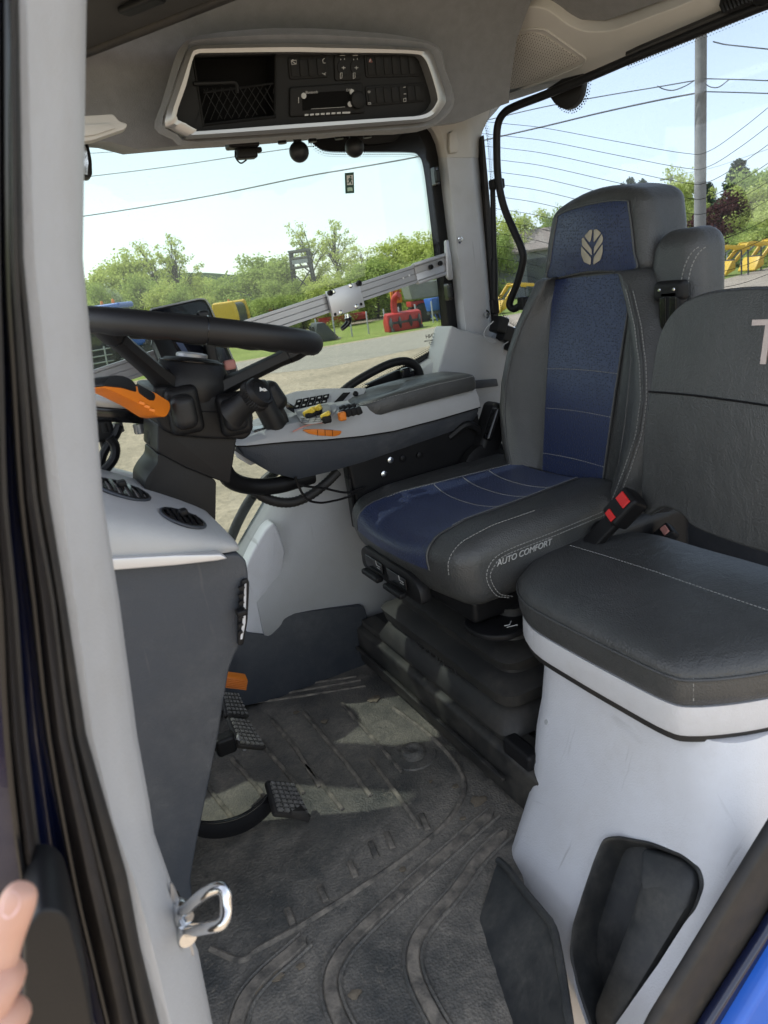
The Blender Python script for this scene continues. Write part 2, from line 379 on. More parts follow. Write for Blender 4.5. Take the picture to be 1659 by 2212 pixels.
def text(name, body, size, org, xd, ud, m, parent, ext=0.0006, mirror=False, shear=0, align='LEFT', spacing=1.0, label=None):
    c = bpy.data.curves.new('t', 'FONT'); c.body = body; c.size = size; c.extrude = ext; c.shear = shear; c.align_x = align; c.space_character = spacing
    c.resolution_u = 3
    t = bpy.data.objects.new('t', c); COL.objects.link(t)
    dg = bpy.context.evaluated_depsgraph_get(); me = bpy.data.meshes.new_from_object(t.evaluated_get(dg))
    bpy.data.objects.remove(t); bpy.data.curves.remove(c)
    xd, ud = V(xd).normalized(), V(ud).normalized(); nd = xd.cross(ud); base = wloc(parent) if parent else V((0, 0, 0))
    if mirror: xd = -xd
    for v in me.vertices:
        q = v.co.copy(); v.co = V(org)+xd*q.x+ud*q.y+nd*q.z-base
    me.materials.clear(); me.materials.append(MT[m] if isinstance(m, str) else m); me.name = name
    o = bpy.data.objects.new(name, me); COL.objects.link(o); o.parent = parent
    if label: o['label'] = label
    return o
def grid(fn, nu, nv):
    vs = [fn(i/nu, j/nv) for i in range(nu+1) for j in range(nv+1)]
    fs = [(i*(nv+1)+j, (i+1)*(nv+1)+j, (i+1)*(nv+1)+j+1, i*(nv+1)+j+1) for i in range(nu) for j in range(nv)]
    return vs, fs
def interp(xs, ys, x):
    if x <= xs[0]: return ys[0]
    for i in range(len(xs)-1):
        if x <= xs[i+1]:
            t = (x-xs[i])/(xs[i+1]-xs[i]); return ys[i]*(1-t)+ys[i+1]*t
    return ys[-1]
def dashes(path, dash, gap):
    """cut a path into stitches"""
    out, cur, acc, on = [], [path[0]], 0.0, True
    for a, b in zip(path, path[1:]):
        L = (b-a).length; pos = 0
        while L-pos > 1e-6:
            lim = (dash if on else gap)-acc; st = min(lim, L-pos); pos += st; acc += st
            if on: cur.append(a+(b-a)*(pos/L))
            if acc >= (dash if on else gap)-1e-9:
                if on and len(cur) > 1: out.append(cur)
                on = not on; acc = 0; cur = [a+(b-a)*(pos/L)]
    return out
class SB(list):
    def tube(s, *a, **k): m = MB(); m.tube(*a, **k); s.append(m)
    def build(s, *a, **k):
        for m in s: m.build(*a, **k)
def stitch(mb, path, r=0.0011, dash=0.006, gap=0.003):
    if isinstance(mb, SB): m = MB(); mb.append(m); mb = m
    for seg in dashes(path, dash, gap): mb.tube([seg[0], seg[-1]], r, 4)
def frit_dots(path, side, nrm, sp=0.0075, rows=3, r=0.0027):
    """printed dots beside a border line: path points, 'side' towards the clear glass, nrm the pane's normal"""
    mb = MB(); path = [V(p) for p in path]; nrm = V(nrm).normalized()
    for row in range(rows):
        acc = -sp*(.5 if row % 2 else 0); rr = r*(1-.26*row)
        for a_, b_ in zip(path, path[1:]):
            L = (b_-a_).length
            if L < 1e-6: continue
            t = (b_-a_)/L; s = nrm.cross(t).normalized(); s = s if s.dot(side if not callable(side) else side(a_)) > 0 else -s
            while acc < L:
                if acc >= 0:
                    c = a_+t*acc+s*(.002+row*sp*.82); n = 7
                    mb.add([c+(t*math.cos(6.2832*k/n)+s*math.sin(6.2832*k/n))*rr for k in range(n)], [tuple(range(n))])
                acc += sp
            acc -= L
    return mb
def pix(pts, **k): return [P(u, v, **k) for u, v in pts]

# ------------------------------------------------------------------ light
SUN_EL, SUN_AZ = R_(56), R_(135)      # azimuth measured from +X towards +Y: front-right of the tractor
sd = V((math.cos(SUN_EL)*math.cos(SUN_AZ), math.cos(SUN_EL)*math.sin(SUN_AZ), math.sin(SUN_EL)))
sl = bpy.data.lights.new("sun", 'SUN'); sl.energy = 3.3; sl.angle = R_(0.8); sl.color = (1.0, 0.95, 0.87)
so = bpy.data.objects.new("sun", sl); COL.objects.link(so); so.location = sd*50; so.rotation_euler = sd.to_track_quat('Z', 'Y').to_euler()
wd = bpy.data.worlds.new("World"); SC.world = wd; wd.use_nodes = True
bg = wd.node_tree.nodes['Background']; sk = wd.node_tree.nodes.new('ShaderNodeTexSky'); sk.sky_type = 'NISHITA'; sk.sun_disc = False
sk.sun_elevation = SUN_EL; sk.sun_rotation = math.pi/2-SUN_AZ; sk.air_density = 1.0; sk.dust_density = 0.7; sk.ozone_density = 1.0
hs_ = wd.node_tree.nodes.new('ShaderNodeHueSaturation'); hs_.inputs['Saturation'].default_value = 0.38
wd.node_tree.links.new(sk.outputs[0], hs_.inputs['Color']); wd.node_tree.links.new(hs_.outputs[0], bg.inputs[0]); bg.inputs[1].default_value = 0.15
SC.view_settings.view_transform = 'Standard'; SC.view_settings.look = 'None'; SC.view_settings.gamma = 1; SC.view_settings.exposure = 1.52
SC.render.engine = 'CYCLES'; SC.cycles.use_denoising = True; SC.cycles.max_bounces = 8; SC.cycles.transparent_max_bounces = 12
SC.cycles.diffuse_bounces = 5; SC.cycles.glossy_bounces = 3; SC.cycles.caustics_reflective = False; SC.cycles.caustics_refractive = False; SC.cycles.sample_clamp_indirect = 6

from mathutils.bvhtree import BVHTree
def bvh(o):
    base = wloc(o); return BVHTree.FromPolygons([v.co+base for v in o.data.vertices], [tuple(p.vertices) for p in o.data.polygons])
def on(tree, u, v, e=0.0):
    """the measured pixel's point on an already built surface, lifted by e along its normal"""
    d = ray(u, v).normalized(); h = tree.ray_cast(EYE, d)
    if h[0] is None: return None
    n = h[1] if h[1].dot(d) < 0 else -h[1]
    return h[0]+n*e, n
def on_slab(tree, pts, e0, e1):
    q = [on(tree, u, v) for u, v in pts]; q = [a for a in q if a]
    nn = sum((b for a, b in q), V((0, 0, 0))).normalized()
    mb = MB(); mb.slab([a-nn*e0 for a, b in q], nn*(e0+e1)); return mb, nn
# ------------------------------------------------------------------ cab shell
cab = thing('tractor_cab', 'grey and black tractor cab seen through its open left door', 'tractor cab', (0.6, 1.4, -0.05))

# --- front door pillar (light grey) with its dark door seals
VS = [-60, 0, 280, 557, 800, 1075, 1300, 1593, 1735, 1770, 1800, 1900, 2055, 2212, 2330]
UL = [28, 30, 40, 50, 74, 105, 142, 185, 222, 230, 240, 275, 303, 342, 372]
UR = [188, 187, 183, 179, 202, 222, 258, 297, 323, 328, 333, 368, 428, 459, 480]
UC = [80, 76, 82, 90, 118, 150, 178, 212, 245, 252, 262, 300, 352, 388, 415]
YL = [.56]*15
YR = [.70]*15
rings = []
for i, v in enumerate(VS):
    a, b, c = P(UL[i], v, y=.565), P(UC[i], v, y=.575), P(UR[i], v, y=.66)
    m1, m2 = P(UL[i]*.4+UC[i]*.6, v, y=.563), P(UC[i]*.55+UR[i]*.45, v, y=.60)
    m3 = P(UC[i]*.15+UR[i]*.85, v, y=.628)
    rings.append([a, m1, b, m2, m3, c, c+V((-.02, .10, 0)), a+V((-.06, .10, 0))])
mb = MB().loft(rings); pillar = mb.build('front_pillar', 'plastic_pillar', cab, smooth=28)
BD = [[-60, -40, -15, 8, 20, 31], [-60, -40, -12, 12, 26, 41], [-60, -38, -8, 15, 32, 51], [-60, -30, 0, 28, 50, 75], [-60, -20, 8, 45, 73, 106], [-70, 0, 30, 72, 112, 143],
      [-70, 15, 52, 105, 150, 187], [-60, 50, 90, 160, 222, 276], [-50, 90, 130, 195, 258, 305], [-40, 130, 175, 232, 292, 344], [-30, 165, 205, 262, 322, 374]]
BV = [-60, 0, 557, 800, 1075, 1300, 1593, 1900, 2055, 2212, 2330]
for nm, k, m, yy, bul in (('door_frame', 0, 'navy', .50, .0), ('outer_seal', 1, 'brown_seal', .515, .02), ('door_channel', 2, 'navy', .535, -.012), ('middle_seal', 3, 'brown_seal', .54, .016), ('inner_seal', 4, 'rubber', .555, .012)):
    rings = []
    for i, v in enumerate(BV):
        uu = [BD[i][k]*(1-t)+BD[i][k+1]*t for t in (0, .15, .35, .5, .65, .85, 1)]
        pr = [P(q, v, y=yy-bul*math.sin(math.pi*t)) for q, t in zip(uu, (0, .15, .35, .5, .65, .85, 1))]
        rings.append(pr+[pr[-1]+V((0, .03, 0)), pr[0]+V((0, .03, 0))])
    MB().loft(rings).build(nm, m, cab, smooth=50)
for k, yy in ((1, .496), (2, .512), (3, .524), (4, .538)):
    MB().tube(catmull([P(BD[i][k], BV[i], y=yy) for i in range(11)], 3), .0022, 7).build('seal_lip', 'black_gloss' if k % 2 else 'rubber', cab)
# door striker: plate and bent rod loop
stk = MB().slab(fillet(pix([(366, 1897), (378, 1915), (418, 2052), (416, 2062), (404, 2040), (368, 1950)], y=.628), .006), (0, -.004, 0)).build('striker_plate', 'alu', cab, bevel=.001)
loop = [P(388, 1972, y=.622), P(405, 1962, y=.60), P(425, 1943, y=.585), P(450, 1925, y=.575), P(474, 1918, y=.57), P(486, 1930, y=.565), P(489, 1958, y=.56), P(487, 1982, y=.555), P(475, 1997, y=.555), P(450, 2003, y=.565), P(425, 2008, y=.585), P(397, 2012, y=.615)]
m = MB().tube(catmull(loop, 6), .0058, 14)
for c, a in ((loop[0], (-.2, .6, .05)), (loop[-1], (-.1, .6, 0))): m.lathe(c, a, [(-.012, .009), (-.004, .013), (.004, .013), (.012, .010), (.02, .012)], 16)
m.build('striker_loop', 'chrome', cab)
# rounded black cover low outside the door
cv = fillet(pix([(52, 2330), (52, 2010), (88, 1963), (128, 1966), (152, 1990), (180, 2100), (222, 2330)], y=.44), .03)
MB().slab(cv, (0, .07, 0)).build('step_cover', 'black_soft', cab, bevel=.018, seg=4)

# --- headliner (ceiling lining) : rows from the roof centre down to its lower edge and back up to the window
us = [40, 180, 240, 300, 370, 440, 600, 720, 860, 930, 1000, 1060, 1100]
vb = [300, 303, 307, 323, 317, 311, 302, 292, 277, 270, 262, 236, 222]
rows = []
for u, v in zip(us, vb):
    e = P(u, v, y=1.83); s = P(u, v-22, y=1.82)
    x0 = e.x
    rows.append([V((x0*0.9+.05, .62, 1.86)), V((x0*.93+.04, 1.0, 1.90)), V((x0*.95+.03, 1.30, 1.90)), V((x0*.97+.02, 1.56, 1.875)), V((x0*.98+.01, 1.68, 1.83)), V((x0*.99, 1.76, 1.76)), V((s.x, 1.80, s.z+.05)), s,
                 e, e+V((0, .05, .004)), e+V((.01, .26, .04)), e+V((.01, .27, .10)), V((x0, 1.80, 1.95)), V((x0*.9+.05, .62, 1.98))])
def hi(p, dx): return V((p.x+dx, p.y, max(p.z, 1.93 if p.y > 1.2 else 1.90)))
rows.append([hi(p, .02) if i < 11 else p+V((.02, 0, 0)) for i, p in enumerate(rows[-1])])
rows.append([hi(p, .6) for p in rows[-2]])
rows.insert(0, [p+V((-.35, 0, 0)) for p in rows[0]])
MB().loft(rows).build('headliner', 'headliner', cab, smooth=50)
# dark roof hatch shade upper front; a black tube draws the shadow line under its edge
hp = [P(470, 0, z=1.71), P(330, 55, z=1.71), P(183, 113, z=1.71)]
dA = (hp[2]-hp[0]).normalized()
nrm = V((0.0, 0, 0))
a, b = hp[2]+dA*.25, hp[0]-dA*.35
perp = V((dA.y, -dA.x, 0)); perp = perp if perp.y < 0 else -perp
MB().slab([a, b, b+perp*.55, a+perp*.55], (0, 0, .03)).build('roof_hatch', 'headliner_dark', cab, bevel=.006)
MB().tube([a, b], .010, 10).build('hatch_shadow_line', 'rubber', cab)
MB().rbox(P(306, 10, z=1.70), (.09, .03, .012), .005, rot=Matrix.Rotation(math.atan2(dA.y, dA.x), 3, 'Z')).build('hatch_latch', 'black', cab)
# sun visor end at the left
MB().slab(fillet(pix([(100, 254), (245, 246), (258, 262), (276, 267), (272, 278), (200, 303), (100, 318)], y=1.62), .006), (0, .03, 0)).build('visor_cover', 'plastic_beige', cab, bevel=.005)
MB().slab(fillet(pix([(110, 274), (235, 268), (250, 277), (205, 292), (110, 303)], y=1.617), .004), (0, -.003, 0)).build('visor_panel', 'plastic_beige', cab, bevel=.001)

# --- side window (right wall): glass, printed border, stickers
side = MB().slab([V((-1.3, 2.085, .05)), V((1.45, 2.085, .05)), V((1.45, 2.085, 1.8)), V((-1.3, 2.085, 1.8))], (0, .006, 0)).build('side_window', 'glass_side', cab, smooth=0)
inn = [(610, 200), (655, 262), (672, 300), (686, 316), (712, 326), (800, 327), (885, 328), (905, 335), (916, 360), (928, 450), (943, 580), (953, 680), (957, 728), (950, 746), (900, 776), (830, 815), (770, 850), (700, 900)]
out = [(640, 200), (700, 200), (760, 240), (800, 262), (840, 270), (880, 272), (930, 270), (975, 275), (985, 330), (990, 450), (1005, 580), (1012, 680), (1015, 760), (1000, 800), (950, 830), (880, 870), (820, 900), (740, 940)]
inn3, out3 = catmull(pix(inn, y=2.075), 3), catmull(pix(out, y=2.075), 3)
mb = MB().loft([inn3, out3, [p+V((0, .006, 0)) for p in out3], [p+V((0, .006, 0)) for p in inn3]], caps=False, closed=False)
mb.build('window_border', 'black_gloss', side, smooth=0)
cen_ = P(800, 560, y=2.075)
frit_dots(catmull(inn3, 3), lambda q: cen_-q, (0, 1, 0)).build('border_dots', 'black_gloss', side, smooth=0, recalc=False)
# dark latch dish at the top of the window
MB().slab(fillet(pix([(738, 270), (875, 262), (870, 285), (850, 308), (790, 314), (752, 300)], y=2.07), .02), (0, -.006, 0)).build('latch_dish', 'black', side, bevel=.003)
# running-man exit sticker
sx = lambda u, v, e=0: P(u, v, y=2.078-e)
st = MB().slab(pix([(744.5, 374), (764, 372), (765, 417), (746, 418)], y=2.079), (0, -.0012, 0)).build('exit_sticker', 'greenprint', cab, smooth=0)
mb = MB().slab([sx(748.5, 379), sx(762, 378), sx(762.5, 399), sx(749.5, 400)], (0, -.0012, 0))
mb.build('sticker_panel', 'white', st, smooth=0)
fig = MB(); yy = .0018
fig.lathe(sx(757.5, 382, yy), (0, -1, 0), [(0, .0026), (.0006, .0026)], 12)
for pts in ([(755, 384.5), (759, 385), (757.5, 391), (753.8, 390.5)], [(754, 390), (757, 390), (754, 396), (750, 396), (750, 394.5), (753, 394.5)], [(756, 390), (758.3, 390), (760, 394), (761, 397.5), (759.5, 397.8), (758, 394.5)], [(755.2, 384.5), (756, 386), (753, 387.5), (752, 390), (750.8, 389.5), (752.2, 386.2)], [(758.5, 385), (761.5, 388.5), (760.6, 389.4), (758, 387)]):
    fig.slab([sx(u, v, yy) for u, v in pts], (0, -.0006, 0))
fig.build('running_figure', 'greenprint', st, smooth=0)
bk = MB().slab([sx(750, 405.5, yy), sx(755.5, 404.5, yy), sx(761, 405, yy), sx(761.6, 413, yy), sx(756, 412.4, yy), sx(750.6, 413.6, yy)], (0, -.0006, 0))
bk.build('book_symbol', 'palegreen', st, smooth=0)
# mirrored glass-maker's marks low on the window
gx = (P(920, 733, y=2.074)-P(940, 730, y=2.074))
def mark(body, u, v, size, **k):
    o = P(u, v, y=2.072); xd = P(u+20, v-3, y=2.072)-o; ud = V((0, 0, 1))
    return text('glass_marking', body, size, o, xd, ud, 'black', side, mirror=True, **k)
mark('CNH', 942, 728, .018); mark('PILKINGTON', 941.5, 735.5, .0075); mark('AS2 43R-00', 940, 740, .005); mark('E11 0036', 940, 744, .0055)
# grab bar and latch low behind the armrest
MB().tube(catmull(pix([(735, 850), (760, 830), (800, 806), (842, 786), (875, 780), (895, 788), (906, 805), (908, 830)], y=1.99), 5), .013, 12).build('window_handle', 'black', cab)
MB().slab(fillet(pix([(790, 832), (860, 800), (900, 800), (915, 835)], y=2.03), .01), (0, .02, 0)).build('handle_backing', 'black', cab, bevel=.004)
for k in range(2): MB().rbox(P(876+k*12, 812+k*6, y=2.0), (.03, .02, .05), .006).build('handle_latch', 'black_gloss', cab)
for (u, v) in ((940, 381), (968, 631)):
    h = MB().rbox(P(u, v, y=2.03), (.014, .03, .055), .005).build('window_hinge', 'black_gloss', cab)
    MB().rbox(P(u+4, v, y=2.012), (.010, .02, .035), .004).build('hinge_pin', 'black', h)

# --- rear pillar
PV = [215, 240, 262, 285, 310, 340, 400, 500, 600, 690, 740]
PLu = [880, 893, 915, 933, 944, 950, 957, 969, 981, 990, 996]
PCu = [985, 990, 992, 996, 1000, 1004, 1010, 1022, 1032, 1040, 1044]
PRu = [1092, 1072, 1052, 1042, 1036, 1034, 1040, 1050, 1060, 1068, 1072]
rings = []
for i, v in enumerate(PV):
    a, c, d = P(PLu[i], v, y=2.06), P(PCu[i]+12, v, y=2.02), P(PRu[i], v, y=2.06)
    b0 = P(PLu[i]+5, v, y=2.035); b1 = P(PLu[i]*.7+PCu[i]*.3, v, y=2.02)
    c2 = P(PCu[i]*.4+PRu[i]*.6, v, y=2.03)
    rings.append([a, b0, b1, c, c2, d, d+V((.02, .08, 0)), a+V((.02, .08, 0))])
rp = MB().loft(rings[:6]).build('pillar_cap', 'plastic_beige', cab, smooth=50)
MB().loft([[p+V((0, .002, 0)) for p in r] for r in rings[5:]]).build('rear_pillar', 'plastic_pillar', cab, smooth=50)
MB().slab(fillet(pix([(966, 290), (972, 284), (980, 286), (987, 315), (984, 331), (968, 333), (965, 322)], y=2.018), .004), (0, -.016, 0)).build('coat_hook', 'plastic_beige', cab, bevel=.004, seg=3)
tg = MB().lathe(P(993, 517, y=2.02), (-.2, -1, 0), [(0, .008), (.006, .008), (.007, .004), (.012, .004)], 8).build('toggle_switch', 'chrome', cab)
MB().tube([P(993, 517, y=2.008), P(993, 524, y=1.99)], [.003, .004], 8).build('toggle_lever', 'chrome', tg)
bt = MB().lathe(P(1047, 679, y=2.03), (-.3, -1, .0), [(0, .016), (.006, .016), (.008, .009), (.03, .009), (.034, .006)], 14).build('strut_bolt', 'chrome', cab)
# pillar foot cover
MB().slab(fillet(pix([(938, 835), (958, 762), (975, 702), (996, 712), (1060, 726), (1092, 738), (1120, 800), (1110, 850), (1020, 870), (940, 860)], y=1.985), .012), (0, .10, 0)).build('pillar_foot', 'plastic_grey', cab, bevel=.014, seg=3)
MB().slab(fillet(pix([(1020, 822), (1072, 818), (1075, 834), (1022, 840)], y=1.98), .004), (0, -.004, 0)).build('cup_recess', 'slate', cab, bevel=.001)
# black gasket, strut and boxes between pillar and rear glass
MB().slab(pix([(1041, 300), (1046, 290), (1056, 400), (1068, 540), (1078, 690), (1070, 700), (1064, 690), (1052, 500)], y=2.04), (0, .03, 0)).build('rear_gasket', 'rubber', cab, bevel=.003)
strut = MB().tube([P(1064, 402, y=2.0), P(1068, 560, y=2.0)], .0085, 10).tube([P(1068, 560, y=2.0), P(1068, 652, y=2.0)], .012, 10).build('gas_strut', 'black', cab)
MB().rbox(P(1073, 398, y=1.98), (.045, .03, .03), .006).build('strut_bracket', 'black', strut)
MB().rbox(P(1068, 662, y=2.0), (.028, .02, .05), .006).build('strut_end', 'black', strut)
for i, (u, v) in enumerate(((1078, 702), (1092, 722), (1104, 742))):
    MB().rbox(P(u, v, y=1.98), (.04, .05, .052), .006, rot=Matrix.Rotation(R_(25), 3, 'Y')).build('cable_box', 'black', cab)
MB().tube(catmull(pix([(1066, 694), (1050, 710), (1046, 725), (1060, 740), (1072, 738)], y=1.95), 6), .0018, 6).tube(catmull(pix([(1098, 738), (1085, 748), (1088, 765), (1098, 770)], y=1.95), 6), .0018, 6).build('loose_wire', 'plastic_grey', cab)

# --- rear glass, header with loudspeaker, stay bar
Pa, Pb = V((1.50, 2.10, 0)), V((1.86, 1.0, 0)); gd = (Pb-Pa).normalized(); gn = V((gd.y, -gd.x, 0))
G = lambda u, v, e=0: PP(u, v, Pa-gn*e if gn.x > 0 else Pa+gn*e, gn)
gl = [Pa-gd*.02+V((0, 0, .55)), Pb+gd*.8+V((0, 0, .55)), Pb+gd*.8+V((0, 0, 1.85)), Pa-gd*.02+V((0, 0, 1.85))]
rear = MB().slab(gl, gn*.006).build('rear_window', 'glass_rear', cab, smooth=0)
mb = MB()
for k in range(15):
    p = [G(u, v, .004) for u, v in ((1040, 262+26.5*k), (1100, 268+26.7*k), (1179, 277+27.5*k), (1329, 305+29.5*k), (1479, 331+32*k), (1530, 327+33*k), (1600, 280+37*k), (1680, 215+41*k), (1720, 180+43*k))]
    mb.tube(catmull(p, 5), .0009, 4)
mb.build('heating_wires', 'black', rear)
lf = catmull([G(u, v, .004) for u, v in ((1044, 262), (1052, 300), (1060, 400), (1070, 520), (1078, 640), (1092, 690), (1150, 726))], 4)
frit_dots(lf, gd, gn).build('border_dots', 'black_gloss', rear, smooth=0, recalc=False)
tf = [G(u, v, .004) for u, v in ((1355, 136), (1480, 84), (1580, 43), (1700, -8))]
frit_dots(tf, V((0, 0, -1)), gn).build('border_dots', 'black_gloss', rear, smooth=0, recalc=False)
MB().slab([G(u, v, .003) for u, v in ((1355, 136), (1480, 84), (1580, 43), (1700, -8), (1700, -80), (1355, 80))], gn*.004).build('top_border', 'black_gloss', rear, smooth=0)
wd_ = [G(u, v, .006) for u, v in ((1272, 160), (1270, 185), (1266, 205), (1258, 222), (1247, 233), (1234, 238), (1220, 234), (1208, 224), (1199, 211))]
frit_dots(wd_, lambda q: q-G(1234, 190, .006), gn, rows=2).build('border_dots', 'black_gloss', rear, smooth=0, recalc=False)
# header (light trim) on a forward sloping plane
hA, hB = V((1.55, 2.05, 1.672)), V((1.70, 1.26, 1.672)); hn = (hB-hA).cross(V((-.75, 0, .55))).normalized()
Hd = lambda u, v, e=0: PP(u, v, hA, hn)
hpts = [(1052, 80), (1058, 52), (1085, 28), (1120, 16), (1165, 16), (1195, 30), (1225, 52), (1255, 66), (1290, 69), (1330, 64), (1400, 38), (1480, 8), (1560, -28), (1700, -100), (1800, -140), (1800, -62), (1659, -2), (1560, 40), (1480, 72), (1400, 108), (1300, 150), (1200, 186), (1130, 210), (1096, 219), (1082, 212), (1072, 180)]
hd3 = catmull([Hd(*q) for q in hpts], 3, closed=True)
away = hn if hn.dot(FW) > 0 else -hn
header = MB().slab(hd3, away*.06).build('rear_header', 'plastic_beige', cab, bevel=.008, seg=3)
MB().slab([Hd(*q)+away*.03 for q in ((1046, 140), (1046, -250), (1900, -450), (1900, -150), (1480, 5), (1300, 66), (1150, 60))], away*.02).build('rear_lining', 'headliner', cab)
gp = [Hd(*q) for q in ((1072, 92), (1085, 84), (1150, 70), (1170, 72), (1190, 86), (1252, 126), (1250, 133), (1180, 165), (1095, 192), (1087, 186), (1078, 140))]
MB().slab([p-away*.003 for p in fillet(gp, .012)], away*.01).build('speaker_grille', 'grille', header, bevel=.001)
gp2 = [Hd(*q)-away*.002 for q in ((1064, 84), (1085, 73), (1150, 60), (1178, 62), (1200, 78), (1268, 126), (1258, 140), (1180, 173), (1092, 202), (1080, 196), (1070, 140))]
MB().tube(fillet(gp2, .014), .003, 6, closed=True).build('grille_lip', 'plastic_beige', header)
E1 = lambda u, v: G(u, v, .09)
MB().tube(catmull([E1(u, v) for u, v in ((1760, -28), (1659, 8), (1560, 47), (1480, 80), (1380, 120), (1280, 163), (1180, 204), (1115, 229), (1088, 245), (1075, 272), (1073, 320), (1076, 385), (1088, 445), (1110, 498), (1126, 535), (1130, 562), (1118, 610), (1104, 645), (1101, 660), (1110, 667), (1124, 660))], 5), .0115, 12).build('stay_bar', 'black', cab)
MB().rbox(E1(1131, 655), (.03, .035, .04), .008).build('stay_knob', 'black', cab)
MB().tube([E1(u, v) for u, v in ((1760, -50), (1659, -6), (1560, 32), (1480, 66), (1380, 108), (1355, 120))], .010, 8).build('header_gasket', 'rubber', cab)
MB().slab([G(u, v, .02) for u, v in ((1190, 195), (1225, 172), (1272, 160), (1270, 185), (1266, 205), (1258, 222), (1247, 233), (1234, 238), (1220, 234), (1208, 224), (1199, 211))], gn*.03).build('wiper_mount', 'black', rear, bevel=.004)
coil = [E1(1556+k*1.15, 22-k*.48)+UP*(.022*math.cos(k*.9))+RT*(.014*math.sin(k*.9))-FW*.02 for k in range(60)]
MB().tube(coil, .0045, 6).build('coiled_cable', 'black', cab)
MB().tube(catmull([E1(u, v)-FW*.02 for u, v in ((1600, -20), (1625, 10), (1660, 5), (1700, -30))], 5), .013, 8).build('cable_sleeve', 'black', cab)

# --- right inner wall, its front panel and dark kick panel
xs = [.455, .50, .56, .62, .68, .76, .9, 1.05, 1.25, 1.5, 1.75]
zt = [.47, .52, .585, .645, .69, .75, .82, .88, .95, .98, .98]
rings = []
for x, z in zip(xs, zt):
    rings.append([V((x, 2.07, z)), V((x, 2.045, z-.004)), V((x, 2.03, z-.012)), V((x, 1.99, z*.86)), V((x, 1.965, z*.66)), V((x, 1.955, z*.45)), V((x, 1.985, .18)), V((x, 2.0, -.02)), V((x, 2.10, -.02)), V((x, 2.10, z))])
wall = MB().loft(rings).build('inner_side_wall', 'plastic_grey', cab, smooth=60)
MB().slab(fillet(pix([(528, 1232), (548, 1188), (575, 1142), (592, 1128), (602, 1145), (617, 1192), (611, 1235), (592, 1310), (574, 1385), (536, 1385), (526, 1300)], y=1.97), .012), (0, .06, 0)).build('wall_front_panel', 'plastic_white', cab, bevel=.010, seg=3)
MB().tube(catmull(pix([(560, 1156), (600, 1094), (640, 1040), (670, 1012)], y=2.06), 4), .006, 8).tube(catmull(pix([(528, 1196), (545, 1168), (560, 1146)], y=2.06), 4), .006, 8).build('window_sill_trim', 'silver', cab)
MB().tube(catmull(pix([(498, 1165), (515, 1125), (540, 1080), (575, 1035), (640, 985)], y=2.11), 5), .016, 10).build('lower_gasket', 'black', cab)
MB().slab(fillet(pix([(470, 1480), (490, 1410), (530, 1368), (585, 1374), (604, 1355), (612, 1338), (632, 1326), (700, 1318), (786, 1309), (800, 1350), (800, 1460), (780, 1470), (640, 1500), (440, 1545)], y=1.955), .012), (0, .09, 0)).build('kick_panel', 'slate', cab, bevel=.012, seg=3)
# front bulkhead low under the windscreen, outer floor, rear wall and roof outside: close the cab where light must not leak
MB().box((-.35, 1.4, .15), (.04, 1.4, .40)).build('front_bulkhead', 'slate', cab)
MB().slab([V((-.45, .60, -.085)), V((.28, .60, -.085)), V((.50, .82, -.085)), V((.64, 1.0, -.085)), V((1.8, 1.0, -.085)), V((1.8, 2.09, -.085)), V((-.45, 2.09, -.085))], (0, 0, .06)).build('floor_plate', 'plinth', cab)
# unseen right front post, added to shade the floor, and the body panel below the front end of the side window
MB().loft([[V((x0, 2.00, z)), V((x0+.17, 2.00, z)), V((x0+.15, 2.12, z)), V((x0, 2.12, z))] for x0, z in ((-.13, -.02), (-.13, .8), (-.10, 1.4), (-.06, 1.9))]).build('right_front_pillar', 'plastic_pillar', cab, bevel=.012)
MB().slab([V((-.6, 2.075, -.05)), V((.40, 2.075, -.05)), V((.38, 2.075, .42)), V((.31, 2.075, .66)), V((.25, 2.075, .76)), V((.16, 2.075, .81)), V((-.6, 2.075, .86))], (0, -.06, 0)).build('front_side_panel', 'plastic_grey', cab, bevel=.015, seg=3)
MB().slab([Pa+V((-.03, 0, -.06)), Pb+gd*.6+V((0, 0, -.06)), Pb+gd*.6+V((0, 0, .62)), Pa+V((-.03, 0, .62))], gn*(.05 if gn.x > 0 else -.05)).build('rear_wall', 'slate', cab)
MB().slab(fillet([V((-.75, .55, 2.0)), V((2.05, .55, 2.0)), V((2.05, 2.2, 2.0)), V((-.75, 2.2, 2.0))], .15), (0, 0, .14)).build('roof_panel', 'bluepaint', cab, bevel=.05, seg=4)

# --- lower door frame and blue fender at the near right
MB().slab(pix([(1700, 1752), (1655, 1826), (1420, 2212), (1360, 2330), (1480, 2330), (1545, 2212), (1659, 2030), (1720, 1925)], y=.535), (0, .02, 0)).build('sill_seal', 'rubber', cab, bevel=.008, seg=3)
MB().slab(pix([(1720, 1915), (1659, 2021), (1537, 2212), (1467, 2330), (1560, 2330), (1622, 2212), (1659, 2150), (1720, 2050)], y=.515), (0, .02, 0)).build('sill_channel', 'navy', cab, bevel=.008, seg=3)
fd = [P(u, v, y=.49) for u, v in ((1740, 1990), (1666, 2112), (1606, 2212), (1530, 2340), (1900, 2360), (1900, 1940))]
MB().slab(fd, (0, .04, 0)).build('blue_fender', 'bluepaint', cab, bevel=.012, seg=3)
